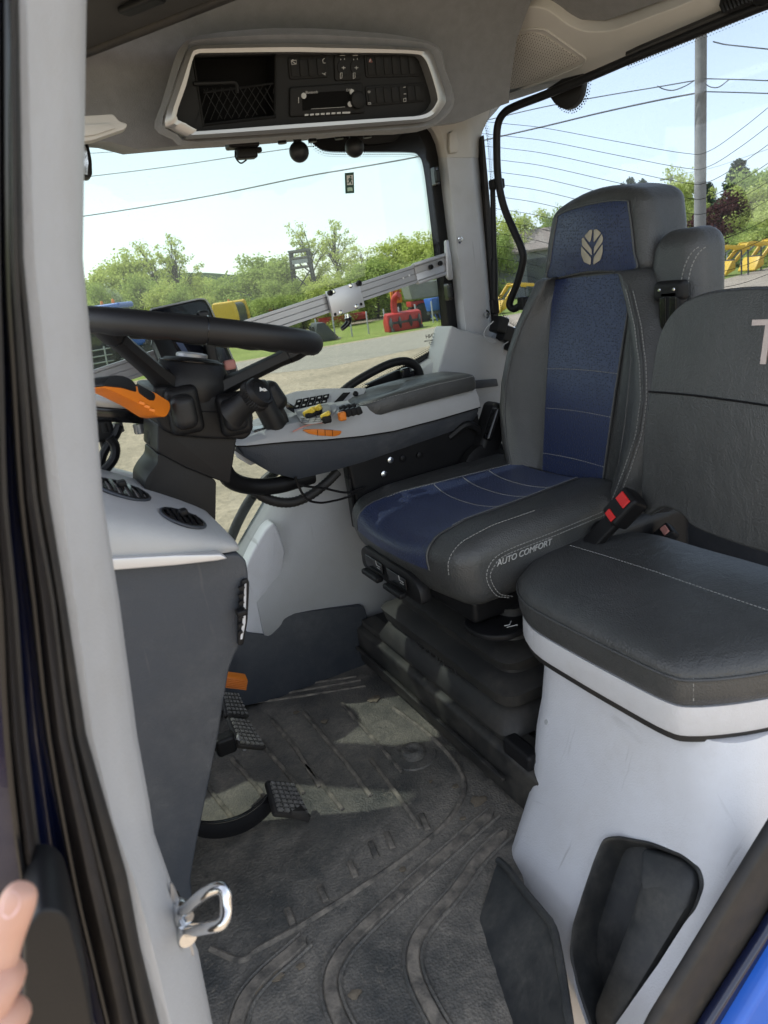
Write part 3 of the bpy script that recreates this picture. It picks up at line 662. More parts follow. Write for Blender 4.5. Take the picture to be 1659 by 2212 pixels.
# ------------------------------------------------------------------ outside: ground, road, trees, machines
ZG = -1.45
def Gd(u, v, z=None): return P(u, v, z=ZG if z is None else z)
def ground_mat(name, c1, c2, c3, s, bump=0.5, tracks=False):
    m, N, L, b = nodes(name); b.inputs['Roughness'].default_value = 0.95; b.inputs['Specular IOR Level'].default_value = 0.1
    t = N.new('ShaderNodeTexCoord')
    def n(sc, d=8):
        q = N.new('ShaderNodeTexNoise'); q.inputs['Scale'].default_value = sc; q.inputs['Detail'].default_value = d; q.inputs['Roughness'].default_value = .68; L.new(t.outputs['Object'], q.inputs['Vector']); return q.outputs[0]
    def mx(f, a, bb, lo, hi):
        r = N.new('ShaderNodeMapRange'); r.inputs[1].default_value = lo; r.inputs[2].default_value = hi; L.new(f, r.inputs[0])
        x = N.new('ShaderNodeMix'); x.data_type = 'RGBA'; L.new(r.outputs[0], x.inputs[0])
        for i, q in ((6, a), (7, bb)):
            if isinstance(q, tuple): x.inputs[i].default_value = (*q, 1)
            else: L.new(q, x.inputs[i])
        return x.outputs[2]
    big, fine = n(s), n(s*14, 6)
    c = mx(big, c1, c2, .38, .62); c = mx(fine, c, c3, .42, .68)
    if tracks:
        w = N.new('ShaderNodeTexWave'); w.inputs['Scale'].default_value = .09; w.inputs['Distortion'].default_value = 5; w.inputs['Detail'].default_value = 3; w.inputs['Detail Scale'].default_value = .6
        mp = N.new('ShaderNodeMapping'); mp.inputs['Rotation'].default_value = (0, 0, 1.15); L.new(t.outputs['Object'], mp.inputs[0]); L.new(mp.outputs[0], w.inputs['Vector'])
        q = N.new('ShaderNodeMath'); q.operation = 'MULTIPLY'; L.new(w.outputs['Fac'], q.inputs[0]); L.new(big, q.inputs[1]); c = mx(q.outputs[0], c, c3, .25, .9)
    L.new(c, b.inputs['Base Color'])
    bp = N.new('ShaderNodeBump'); bp.inputs['Strength'].default_value = bump; bp.inputs['Distance'].default_value = .05; L.new(fine, bp.inputs['Height']); L.new(bp.outputs[0], b.inputs['Normal'])
    return m
MT['grass'] = ground_mat('mown_grass', (0.18, 0.225, 0.055), (0.25, 0.285, 0.08), (0.13, 0.165, 0.045), 0.35)
MT['gravel'] = ground_mat('dusty_gravel', (0.43, 0.345, 0.26), (0.36, 0.29, 0.215), (0.23, 0.19, 0.145), 0.5, 0.9, True)
MT['road'] = ground_mat('grey_packed_road', (0.33, 0.29, 0.25), (0.29, 0.26, 0.225), (0.24, 0.215, 0.19), 0.3, 0.4)
MT['path'] = ground_mat('earth_path', (0.33, 0.27, 0.22), (0.28, 0.22, 0.18), (0.22, 0.18, 0.15), 0.4)
MT['hill'] = ground_mat('wooded_hill', (0.055, 0.085, 0.035), (0.035, 0.06, 0.03), (0.025, 0.045, 0.02), 0.02)
def sheet(name, pts, z, m):
    pts = [V((p.x, p.y, z)) for p in pts]
    o = MB().add(pts, [tuple(range(len(pts)))]).build(name, m, None, smooth=0); tag(o, kind='structure'); return o
sheet('ground', [V((-900, -900, 0)), V((900, -900, 0)), V((900, 900, 0)), V((-900, 900, 0))], ZG-.008, 'grass')
lot = [Gd(*q) for q in ((-500, 1010), (-200, 915), (200, 840), (330, 815), (500, 783), (600, 766), (700, 748), (830, 726), (960, 702), (1100, 680), (1300, 648), (1560, 604), (1659, 578), (2100, 480))]
lot2 = [p for p in lot if p.y > -50 and p.length < 400]
sheet('gravel_yard', lot2+[V((70, -40, 0)), V((-70, -40, 0))], ZG-.004, 'gravel')
sheet('packed_road', [Gd(*q) for q in ((330, 818), (500, 786), (700, 751), (830, 729), (960, 705), (1100, 684), (1100, 712), (960, 740), (830, 768), (700, 795), (600, 805), (500, 812), (420, 815))], ZG, 'road')
sheet('field_path', [Gd(*q) for q in ((560, 722), (740, 694), (860, 676), (960, 660), (960, 668), (860, 684), (740, 706), (560, 735))], ZG-.004, 'path')
sheet('yard_path', [Gd(*q) for q in ((190, 785), (330, 762), (330, 770), (190, 798))], ZG-.004, 'path')
sheet('grass_verge', [Gd(*q) for q in ((890, 790), (960, 760), (1010, 752), (1010, 800), (940, 830))], ZG+.004, 'grass')
# hills behind
def hill(u0, u1, vt, dist, seed):
    rnd = random.Random(seed); n = 40; rings = []
    for i in range(n+1):
        t = i/n; u = u0+(u1-u0)*t; d = FW.copy(); r = ray(u, 600); r.z = 0; r.normalize(); p = EYE+r*dist
        hz = (1-abs(2*t-1)**2.5)
        v_h = H_/2 - F_*math.tan(pit)/math.cos(rol) - (u-W_/2)*math.tan(rol)
        top = EYE.z+dist*(v_h-vt)/F_*.92*hz*(1+.06*math.sin(9*t+seed)+.03*rnd.random())
        rings.append([V((p.x, p.y, ZG-1)), V((p.x, p.y, max(ZG, top)))+V((r.x, r.y, 0))*dist*.12, V((p.x, p.y, ZG-1))+r*dist*.6])
    o = MB().loft(rings, caps=True).build('hill', 'hill', None, smooth=60); tag(o, kind='structure')
hill(60, 760, 590, 420, 3); hill(1000, 2300, 430, 300, 8)

# --- trees
def leaf_mat(name, c1, c2, tr=0.45):
    m = bpy.data.materials.new(name); m.use_nodes = True; N, L = m.node_tree.nodes, m.node_tree.links
    N.remove(N['Principled BSDF']); o = N['Material Output']
    g = N.new('ShaderNodeNewGeometry'); x = N.new('ShaderNodeMix'); x.data_type = 'RGBA'; x.inputs[6].default_value = (*c1, 1); x.inputs[7].default_value = (*c2, 1)
    L.new(g.outputs['Random Per Island'], x.inputs[0])
    d = N.new('ShaderNodeBsdfDiffuse'); t = N.new('ShaderNodeBsdfTranslucent'); L.new(x.outputs[2], d.inputs[0]); L.new(x.outputs[2], t.inputs[0])
    k = N.new('ShaderNodeMixShader'); k.inputs[0].default_value = tr; L.new(d.outputs[0], k.inputs[1]); L.new(t.outputs[0], k.inputs[2]); L.new(k.outputs[0], o.inputs[0]); return m
MT['leaf_mid'] = leaf_mat('spring_leaves', (0.29, 0.37, 0.09), (0.45, 0.52, 0.17))
MT['leaf_bright'] = leaf_mat('bright_spring_leaves', (0.42, 0.48, 0.11), (0.60, 0.63, 0.22))
MT['leaf_pale'] = leaf_mat('pale_blossom_leaves', (0.30, 0.36, 0.19), (0.46, 0.50, 0.33))
MT['leaf_purple'] = leaf_mat('purple_leaves', (0.07, 0.028, 0.030), (0.11, 0.05, 0.045), .3)
MT['needle'] = leaf_mat('dark_needles', (0.018, 0.035, 0.018), (0.035, 0.06, 0.028), .15)
MT['bark'] = mat('bark', (0.10, 0.08, 0.065), 0.9, var=.4, bump=.5, bscale=20)
def make_tree(name, seed, h, w, leafm, n, ls, airy=0.0, conifer=False, base=0.15):
    """unit tree at the origin: tapered trunk with limbs and a crown of leaf clumps"""
    rnd = random.Random(seed); root = thing(name, None, None)
    tb = MB(); tb.tube([V((0, 0, 0)), V((.05*w, .02*w, h*.35)), V((.0, .05*w, h*.7)), V((0, 0, h*.95))], [h*.022, h*.016, h*.009, h*.002], 7)
    clumps = []
    if conifer:
        for k in range(40):
            t = k/40; z = h*(base+(1-base)*t); rr = w*.5*(1-t)**.8+.15
            for q in range(7):
                a = rnd.random()*6.283; clumps.append((V((math.cos(a)*rr*rnd.uniform(.3, 1), math.sin(a)*rr*rnd.uniform(.3, 1), z-rr*.25)), .55+.5*(1-t)))
    else:
        nb = 26
        for k in range(nb):
            t = rnd.uniform(base, .98); z0 = h*max(.12, t*.75-.05); a = k*2.4+rnd.random()
            prof = math.sin(math.pi*min(1, max(0, (t-base)/(1-base))*.82+.14))
            rr = w*.5*prof*rnd.uniform(.55, 1.08); tip = V((math.cos(a)*rr, math.sin(a)*rr, h*t*rnd.uniform(.94, 1.02)))
            mid = V((tip.x*.45, tip.y*.45, z0+(tip.z-z0)*.6))
            tb.tube([V((0, 0, z0)), mid, tip], [h*.008, h*.005, h*.0015], 5)
            for q in range(5 if not airy else 4):
                s = rnd.uniform(.6, 1.1); c = mid.lerp(tip, rnd.uniform(.35, 1.1))+V((rnd.gauss(0, .09*w), rnd.gauss(0, .09*w), rnd.gauss(0, .05*h)))
                clumps.append((c, w*rnd.uniform(.07, .15)*(0.75 if airy else 1.15)))
                if airy: tb.tube([mid, (mid+c)/2+V((0, 0, .2)), c], [h*.003, h*.002, h*.001], 4)
    tb.build('trunk', 'bark', root, smooth=60, recalc=False)
    vs, fs = [], []
    for i in range(n):
        c, r = clumps[rnd.randrange(len(clumps))]
        d = V((rnd.gauss(0, 1), rnd.gauss(0, 1), rnd.gauss(0, .8))); d = d.normalized()*r*rnd.random()**.45
        p = c+d; nr = (d.normalized()+V((rnd.gauss(0, .6), rnd.gauss(0, .6), rnd.gauss(.35, .6)))).normalized(); t1 = nr.orthogonal().normalized(); t1 = Matrix.Rotation(rnd.random()*6.28, 3, nr) @ t1; t2 = nr.cross(t1); s = ls*rnd.uniform(.55, 1.25)
        o = len(vs); vs += [p-t1*s*.5, p+t2*s*.3, p+t1*s*.5+nr*s*.12, p-t2*s*.3]; fs.append((o, o+1, o+2, o+3))
    MB().add(vs, fs).build('crown', leafm, root, smooth=0, recalc=False)
    return root
protos = {
 'round': [make_tree('broadleaf_tree', s, 10, 10.5, 'leaf_mid', 14000, .40, base=.04) for s in (1, 2)],
 'bright': [make_tree('broadleaf_tree', s, 10, 8, 'leaf_bright', 9500, .36, base=.05) for s in (3, 4)],
 'airy': [make_tree('slender_tree', s, 12, 7, 'leaf_bright', 3600, .30, airy=1, base=.25) for s in (5, 6)],
 'pale': [make_tree('blossoming_bush', 7, 5, 6, 'leaf_pale', 5500, .26, base=.05)],
 'purple': [make_tree('purple_leaved_tree', 9, 10, 11, 'leaf_purple', 9000, .42, base=.08)],
 'fir': [make_tree('conifer_tree', 11, 12, 6, 'needle', 6500, .42, conifer=True)],
}
used = set()
TREES = [  # u, v of top, distance, size in pixels across, kind, label
 (205, 585, 62, 130, 'bright', 'bright green bushy tree at the left edge of the side window'),
 (262, 548, 75, 120, 'bright', 'yellow-green tree standing just left of the tall slender pair'),
 (222, 635, 50, 110, 'pale', 'pale silvery blossoming bush low behind the blue tractor'),
 (318, 528, 66, 110, 'airy', 'tall slender tree with thin spring leaves above the steering wheel rim'),
 (366, 522, 64, 105, 'airy', 'airy narrow tree, the taller of the slender pair above the wheel'),
 (300, 600, 58, 130, 'round', 'low dense green tree behind the blue tractor roof'),
 (405, 600, 80, 120, 'bright', 'small yellow-green tree in front of the distant hill'),
 (450, 606, 110, 110, 'round', 'distant round tree at the foot of the blue hill'),
 (545, 556, 58, 175, 'round', 'big round willow-like tree behind the yellow baler'),
 (610, 580, 66, 130, 'round', 'smaller round tree touching the right of the big round one'),
 (655, 486, 62, 120, 'airy', 'tall half-bare tree behind the lookout tower'),
 (715, 490, 66, 115, 'airy', 'tall thin-leaved tree just right of the lookout tower'),
 (700, 600, 50, 100, 'bright', 'yellow bush under the half-bare trees'),
 (778, 535, 60, 110, 'airy', 'thin young tree left of the hedge of green trees'),
 (800, 560, 54, 140, 'round', 'green tree above the clamp of the aluminium rail'),
 (856, 512, 58, 130, 'bright', 'tall bright green tree in the right half of the side window'),
 (925, 508, 56, 140, 'bright', 'bright green tree beside the black window border'),
 (900, 570, 48, 120, 'round', 'darker green tree low behind the rail end bracket'),
 (975, 530, 60, 120, 'round', 'green tree hidden mostly by the rear pillar'),
 (1110, 462, 60, 120, 'bright', 'green tree seen past the bent stay bar in the rear window'),
 (1195, 462, 75, 90, 'round', 'green tree behind the grey shed'),
 (1362, 384, 95, 60, 'fir', 'dark conifer left of the headrest top'),
 (1388, 388, 100, 55, 'fir', 'dark conifer closest to the headrest top'),
 (1345, 396, 105, 45, 'fir', 'small dark conifer farthest left of the headrest'),
 (1475, 372, 70, 95, 'bright', 'light green tree between headrest and utility pole'),
 (1530, 395, 110, 60, 'fir', 'dark conifer just right of the utility pole'),
 (1595, 346, 95, 95, 'fir', 'tall dark conifer above the purple tree'),
 (1562, 418, 66, 150, 'purple', 'purple-leaved tree right of the utility pole'),
 (1648, 395, 64, 100, 'bright', 'yellow-green tree in front of the purple tree'),
 (1690, 330, 75, 150, 'round', 'tall green tree at the right edge of the rear window'),
 (200, 618, 46, 90, 'round', 'low green bush-shaped tree at the window edge behind the metal gate'),
 (345, 618, 52, 90, 'bright', 'low yellow-green tree under the slender pair'),
 (395, 622, 50, 80, 'round', 'low green tree just above the touch screen'),
 (440, 640, 54, 70, 'bright', 'small bright tree between touch screen and yellow baler'),
 (585, 610, 50, 90, 'round', 'low green tree behind the maroon trailer'),
 (640, 608, 54, 90, 'round', 'dark low tree at the foot of the lookout tower'),
 (735, 598, 56, 90, 'bright', 'bright low tree above the rail, left of its clamp'),
 (760, 580, 62, 90, 'round', 'green tree between the half-bare trees and the hedge'),
 (830, 555, 60, 100, 'bright', 'light green tree in the middle of the dense row above the rail'),
 (890, 530, 62, 100, 'round', 'green tree second from the black window border'),
 (945, 545, 52, 100, 'round', 'green tree directly behind the grey tipping wagon'),
 (1060, 500, 56, 90, 'round', 'green tree behind the rear pillar edge'),
 (1150, 500, 70, 90, 'bright', 'light green tree rising behind the grey shed roof'),
 (1445, 420, 85, 80, 'round', 'green tree just above the right shoulder of the headrest'),
 (1500, 430, 80, 80, 'bright', 'light green tree directly behind the utility pole'),
 (1640, 480, 62, 90, 'round', 'green tree low behind the yellow loaders'),
 (1680, 440, 58, 110, 'bright', 'bright tree behind the tractor at the right frame edge'),
]
CNT = {}
for i, (u, v, dist, wpx, kind, lab) in enumerate(TREES):
    pr = protos[kind]; k = CNT.get(kind, 0) % len(pr); CNT[kind] = CNT.get(kind, 0)+1; src = pr[k]
    r = ray(u, v); hz = math.hypot(r.x, r.y); p = EYE+r*(dist/hz); hgt = p.z-ZG
    first = src.name not in used
    o = src if first else copy_tree(src)
    used.add(src.name)
    hh = {'round': 10, 'bright': 10, 'airy': 12, 'pale': 5, 'purple': 10, 'fir': 12}[kind]; ww = {'round': 10.5, 'bright': 8, 'airy': 7, 'pale': 6, 'purple': 11, 'fir': 6}[kind]
    sx_ = wpx/F_*dist/ww*1.05
    o.location = (p.x, p.y, ZG); o.scale = (sx_, sx_, hgt/hh); o.rotation_euler = (0, 0, i*1.7)
    tag(o, lab, 'bush' if kind == 'pale' else 'tree', 'trees around the yard')
for k, pr in protos.items():
    for s in pr:
        if s.name not in used:
            for c in list(s.children): bpy.data.objects.remove(c)
            bpy.data.objects.remove(s)

# --- utility poles and wires
MT['wood'] = mat('weathered_grey_pole', (0.26, 0.245, 0.225), 0.9, var=.3, vscale=3, bump=.4, bscale=8)
MT['wire'] = mat('wire_grey', (0.06, 0.06, 0.06), 0.6)
MT['galv'] = mat('galvanised_steel', (0.42, 0.43, 0.44), 0.45, metal=.4, var=.15)
pp = EYE+ray(1512, 520)*(23/math.hypot(ray(1512, 520).x, ray(1512, 520).y))
pole = thing('utility_pole', 'tall grey utility pole standing outside the rear window', 'utility pole', (pp.x, pp.y, ZG))
MB().tube([V((pp.x, pp.y, ZG-.5)), V((pp.x, pp.y, 9.6))], [.165, .135], 14).build('shaft', 'wood', pole)
MB().box((pp.x, pp.y-.15, 9.0), (1.8, .1, .12)).build('crossarm', 'wood', pole, bevel=.01)
p2 = EYE+ray(1450, 400)*(75/math.hypot(ray(1450, 400).x, ray(1450, 400).y))
pl2 = thing('utility_pole', 'distant small pole with a crossarm just right of the headrest', 'utility pole', (p2.x, p2.y, ZG))
tp = EYE+ray(1450, 379)*(75/math.hypot(ray(1450, 379).x, ray(1450, 379).y))
MB().tube([V((p2.x, p2.y, ZG)), tp], [.16, .12], 8).build('shaft', 'wood', pl2)
MB().box(tp-V((0, 0, .25)), (2.0, .12, .14), Matrix.Rotation(-.45, 3, 'Z')).build('crossarm', 'wood', pl2)
def at_d(u, v, dist):
    r = ray(u, v); return EYE+r*(dist/math.hypot(r.x, r.y))
WIRES = [
 ('upper power line running left from the utility pole', [(1500, 174, 22.8), (1420, 188, 23), (1300, 208, 23.5), (1170, 232, 24), (1050, 260, 25), (880, 300, 26), (650, 318, 28), (350, 362, 32), (100, 392, 36)]),
 ('thicker sagging line below the upper one, left of the pole', [(1500, 202, 22.8), (1420, 217, 23), (1300, 243, 23.5), (1180, 272, 24), (1050, 302, 25), (905, 338, 26), (760, 364, 27), (650, 383, 28), (480, 418, 30), (330, 444, 32), (180, 467, 34), (60, 482, 36)]),
 ('short slack jumper loop of wire left of the pole', [(1500, 174, 22.7), (1480, 186, 22.7), (1455, 195, 22.7), (1435, 193, 22.7), (1420, 186, 22.7)]),
 ('upper power line running right from the utility pole', [(1522, 170, 22.8), (1600, 172, 22.5), (1700, 175, 22), (1900, 172, 21)]),
 ('lower power line running right from the utility pole', [(1522, 198, 22.8), (1600, 200, 22.5), (1700, 203, 22), (1900, 206, 21)]),
 ('slack jumper loop of wire right of the pole', [(1522, 180, 22.7), (1535, 188, 22.7), (1553, 188, 22.7), (1575, 172, 22.7)]),
 ('thin line high at the left of the side window', [(420, 318, 40), (300, 325, 42), (180, 332, 44), (60, 340, 46)]),
 ('twisted service cable at the top right of the rear window', [(1540, 90, 20), (1565, 96, 20), (1600, 100, 19.5), (1700, 110, 19), (1900, 125, 18)]),
 ('distant thin line above the purple tree', [(1450, 380, 75), (1540, 362, 70), (1660, 322, 60), (1800, 280, 55)]),
]
for lab, pts in WIRES:
    o = MB().tube(catmull([at_d(*q) for q in pts], 6), .022 if 'thicker' in lab else .014, 5).build('overhead_wire', 'wire', None)
    tag(o, lab, 'power line', 'overhead wires')

# --- fence posts along the verge
posts = [(645, 717, 703), (688, 737, 695), (725, 731, 694), (761, 727, 684), (797, 721, 679), (834, 715, 675), (866, 711, 667), (901, 704, 661), (936, 697, 655), (970, 690, 649), (1600, 577, 545), (1640, 570, 535), (1570, 584, 553), (1545, 590, 560)]
src = None
where = ['nearest the steering wheel, short', 'in front of the black bucket at its left', 'in front of the black bucket at its right', 'under the clamp lever', 'first right of the clamp lever', 'left of the red snow blower', 'in front of the red snow blower, left', 'in front of the red snow blower, right', 'in front of the blue implement', 'hidden by the window border', 'in front of the yellow loaders, middle', 'in front of the yellow loaders at the frame edge', 'in front of the yellow loaders, left of middle', 'in front of the yellow loaders, nearest the headrest']
for k, (u, v, vt) in enumerate(posts):
    b = Gd(u, v)
    if src is None: o = src = MB().lathe((0, 0, -.1), (0, 0, 1), [(0, .04), (1.22, .04), (1.25, .03), (1.26, .01)], 10).build('fence_post', 'galv', None)
    else: o = src.copy(); COL.objects.link(o)
    o.location = b; tag(o, 'galvanised fence post '+where[k], 'fence post', 'fence posts on the verge')

# --- machines in the yard
MT['tyre'] = mat('tyre_rubber', (0.022, 0.022, 0.023), 0.85, dust=.5, dustcol=(.14, .12, .1), dscale=2)
MT['rim_white'] = mat('white_wheel_rim', (0.62, 0.62, 0.60), 0.5, var=.1)
MT['tractor_blue'] = mat('tractor_blue', (0.02, 0.10, 0.42), 0.35, coat=.3)
MT['mach_yellow'] = mat('machine_yellow', (0.70, 0.42, 0.02), 0.4, var=.1)
MT['mach_red'] = mat('machine_red', (0.42, 0.025, 0.02), 0.45, var=.15)
MT['mach_orange'] = mat('machine_orange', (0.75, 0.20, 0.02), 0.45)
MT['mach_dark'] = mat('machine_dark_grey', (0.05, 0.052, 0.055), 0.5, var=.2)
MT['mach_grey'] = mat('machine_grey', (0.22, 0.22, 0.21), 0.6, var=.2)
MT['dk_glass'] = mat('dark_cab_glass', (0.03, 0.04, 0.045), 0.08)
def wheel(mb_t, mb_r, c, r, w, ax):
    ax = V(ax)
    mb_t.lathe(V(c)-ax*w/2, ax, [(0, r*.55), (0, r*.93), (w*.15, r), (w*.85, r), (w, r*.93), (w, r*.55)], 26)
    n = 22
    u = ax.orthogonal().normalized(); q = ax.cross(u)
    for k in range(n):
        a = 2*math.pi*k/n; d = u*math.cos(a)+q*math.sin(a); t = ax.cross(d)
        mb_t.slab([V(c)+d*r*.97-ax*w*.5-t*.03, V(c)+d*r*.97-ax*w*.5+t*.03, V(c)+d*r*.97+ax*w*.05+t*.12, V(c)+d*r*.97+ax*w*.05+t*.06], d*.06)
        mb_t.slab([V(c)+d*r*.97+ax*w*.5-t*.12, V(c)+d*r*.97+ax*w*.5-t*.06, V(c)+d*r*.97-ax*w*.05+t*.03, V(c)+d*r*.97-ax*w*.05-t*.03], d*.06)
    for s in (-1, 1):
        mb_r.lathe(V(c)+ax*s*w*.36, ax*s, [(0, r*.56), (w*.10, r*.56), (w*.06, r*.46), (-w*.12, r*.34), (-w*.12, r*.15), (w*.02, r*.13), (w*.02, .001)], 24)
def tractor(label, loc, rz, group):
    """built at the origin facing +X"""
    t = thing('farm_tractor', label, 'tractor', (0, 0, 0), group)
    MB().rbox((1.75, 0, 1.45), (2.2, .85, .85), .14, deform=lambda p: (p.x, p.y*(1-.12*(p.x/1.1)), p.z-.12*max(0, p.x))).build('hood', 'tractor_blue', t)
    MB().box((.9, 0, .85), (3.6, .6, .5)).box((2.75, 0, .95), (.25, .7, .5)).build('chassis', 'mach_dark', t, bevel=.04)
    for x, y in ((-.85, .75), (-.85, -.75), (.65, .68), (.65, -.68)): MB().tube([V((x, y, 1.2)), V((x*.92, y*.92, 2.75))], .05, 6).build('cab_post', 'mach_dark', t)
    MB().slab([V((-.84, .72, 1.25)), V((.63, .66, 1.25)), V((.58, .6, 2.75)), V((-.78, .66, 2.75))], (0, -.02, 0)).slab([V((-.84, -.72, 1.25)), V((.63, -.66, 1.25)), V((.58, -.6, 2.75)), V((-.78, -.66, 2.75))], (0, .02, 0)).slab([V((.64, -.6, 1.4)), V((.64, .6, 1.4)), V((.59, .56, 2.75)), V((.59, -.56, 2.75))], (.02, 0, 0)).slab([V((-.86, -.66, 1.4)), V((-.86, .66, 1.4)), V((-.8, .6, 2.75)), V((-.8, -.6, 2.75))], (-.02, 0, 0)).build('cab_glass', 'dk_glass', t)
    MB().rbox((-.1, 0, 2.86), (1.85, 1.6, .26), .10).build('roof', 'tractor_blue', t)
    for s in (-1, 1):
        MB().rbox((-.55, s*.95, 1.62), (1.5, .5, .10), .05, deform=lambda p: (p.x, p.y, p.z-.35*(p.x/.75)**2)).build('fender', 'tractor_blue', t)
        b_ = MB().lathe((-.6 if s > 0 else .5, s*.6, 2.97), (0, 0, 1), [(0, .07), (.16, .065), (.2, .03)], 12).build('beacon', 'mach_orange', t)
    for (x, y, r, w) in ((-.55, .95, .98, .55), (-.55, -.95, .98, .55), (2.2, .9, .68, .42), (2.2, -.9, .68, .42)):
        a, b = MB(), MB(); wheel(a, b, (x, y, r), r, w, (0, 1, 0)); w_ = a.build('wheel', 'tyre', t); b.build('rim', 'rim_white', w_)
    MB().tube([V((.75, -.72, 1.4)), V((.75, -.74, 2.6))], .06, 8).build('exhaust', 'mach_dark', t)
    for s in (-1, 1): MB().tube([V((.65, s*.7, 2.5)), V((.75, s*1.1, 2.5)), V((.75, s*1.1, 2.2))], .025, 6).rbox((.76, s*1.14, 2.15), (.06, .22, .34), .025).build('mirror', 'mach_dark', t)
    t.location = loc; t.rotation_euler = (0, 0, rz); return t
lp = Gd(270, 800)
T1 = tractor('blue farm tractor with white wheel rims behind the metal gate', (lp.x, lp.y, ZG), R_(-32), 'parked blue tractors'); T1.scale = (1.1,)*3
def tractor_copy(u, v, lab, rz):
    o = copy_tree(T1); b = Gd(u, v); o.location = (b.x, b.y, ZG); o.rotation_euler = (0, 0, rz); tag(o, lab, 'tractor', 'parked blue tractors'); return o
tractor_copy(1640, 556, 'blue tractor behind the yellow loaders at the right edge', R_(200))
tractor_copy(1560, 562, 'blue-roofed tractor half hidden by the driver seat headrest', R_(190))
# silver field gate in front of the tractor
g0, g1 = Gd(196, 818), Gd(312, 795); gt = thing('field_gate', 'galvanised tubular gate in front of the blue tractor wheel', 'gate', g0)
dv = (g1-g0); mb = MB()
for h in (.35, .65, .95, 1.25): mb.tube([g0+V((0, 0, h)), g1+V((0, 0, h))], .03, 6)
mb.build('rail', 'galv', gt); 
for k in range(4): MB().tube([g0+dv*(k/3.0), g0+dv*(k/3.0)+V((.08*(k % 2), 0, 1.38))], .04, 6).build('upright', 'galv', gt)
# yellow and black round baler
def local(u, v, lab, name, cat, rz):
    b = Gd(u, v); t = thing(name, lab, cat, (0, 0, 0)); return t, V((b.x, b.y, ZG)), rz
t, lc, rz = local(512, 742, 'yellow and black round baler with an orange beacon on top', 'round_baler', 'baler', R_(-35))
MB().rbox((0, 0, 1.55), (1.6, 1.9, 1.9), .35).build('bale_chamber', 'mach_dark', t)
for s in (-1, 1): MB().rbox((0, s*1.08, 1.6), (1.7, .28, 2.05), .12, deform=lambda p: (p.x*(1-.18*(p.z/1.0)**2), p.y, p.z)).build('side_cover', 'mach_yellow', t)
MB().slab([V((-.86, -.7, 1.9)), V((-.86, .7, 1.9)), V((-.70, .7, 2.5)), V((-.70, -.7, 2.5))], (-.08, 0, 0)).build('tailgate_panel', 'mach_yellow', t, bevel=.03)
MB().slab([V((-.9, -.75, .7)), V((-.9, .75, .7)), V((-.88, .75, 1.75)), V((-.88, -.75, 1.75))], (-.06, 0, 0)).build('tailgate_lower', 'mach_grey', t, bevel=.03)
for s in (-1, 1): MB().rbox((-.98, s*.85, .8), (.05, .16, .3), .02).build('tail_lamp', 'mach_red', t)
MB().lathe((0, 0, 2.5), (0, 0, 1), [(0, .07), (.2, .06), (.26, .03)], 12).build('beacon', 'mach_orange', t)
for s in (-1, 1):
    a, b = MB(), MB(); wheel(a, b, (.1, s*1.35, .55), .55, .4, (0, 1, 0)); w_ = a.build('wheel', 'tyre', t); b.build('rim', 'mach_yellow', w_)
MB().tube([V((.8, 0, .7)), V((2.4, 0, .55))], .09, 8).build('drawbar', 'mach_dark', t)
t.location = lc; t.rotation_euler = (0, 0, rz)
# maroon trailer
t, lc, rz = local(612, 716, 'maroon slat-sided trailer right of the yellow baler', 'farm_trailer', 'trailer', R_(-20))
mb = MB().box((0, 0, .95), (3.6, 1.9, .12))
for y in (-.95, .95):
    for h in (1.1, 1.35, 1.6): mb.box((0, y, h), (3.6, .05, .16))
    for x in (-1.75, -.6, .6, 1.75): mb.box((x, y+.04, 1.35), (.09, .06, .85))
for x in (-1.8, 1.8): mb.box((x, 0, 1.35), (.05, 1.85, .6))
mb.build('body', 'mach_red', t)
for y in (-.8, .8):
    a, b = MB(), MB(); wheel(a, b, (-.3, y, .42), .42, .3, (0, 1, 0)); w_ = a.build('wheel', 'tyre', t); b.build('rim', 'mach_grey', w_)
MB().tube([V((1.8, 0, .9)), V((3.2, 0, .6))], .07, 8).build('drawbar', 'mach_red', t)
t.location = lc; t.rotation_euler = (0, 0, rz)
# red mower bar, black bucket
t, lc, rz = local(742, 704, 'low red disc mower lying in the grass beyond the posts', 'disc_mower', 'mower', R_(-14))
MB().rbox((0, 0, .55), (3.4, .8, .35), .08, deform=lambda p: (p.x, p.y, p.z+(.0 if p.y > -.2 else -.12))).build('guard', 'mach_red', t)
MB().box((0, 0, .25), (3.2, .5, .14)).build('cutter_bar', 'mach_dark', t, bevel=.03)
MB().tube([V((-1.5, .2, .6)), V((-2.2, .4, 1.0)), V((-2.6, .3, .8))], .09, 8).build('hitch_arm', 'mach_red', t)
t.location = lc; t.rotation_euler = (0, 0, rz)
t, lc, rz = local(704, 735, 'black loader bucket standing behind two fence posts', 'loader_bucket', 'bucket', R_(-10))
prof = [V((-.55, -.75, .0)), V((.45, -.75, 0)), V((.55, -.75, .12)), V((.2, -.75, .55)), V((-.1, -.75, .95)), V((-.5, -.75, .95)), V((-.62, -.75, .5))]
MB().slab(prof, (0, 1.6, 0)).build('shell', 'mach_dark', t, bevel=.03)
MB().box((.56, .05, .06), (.2, 1.64, .05)).build('cutting_edge', 'mach_grey', t)
for y in (-.3, .35): MB().box((-.66, y, .5), (.12, .08, .6)).build('hook_bracket', 'mach_dark', t)
t.location = lc; t.rotation_euler = (0, 0, rz)
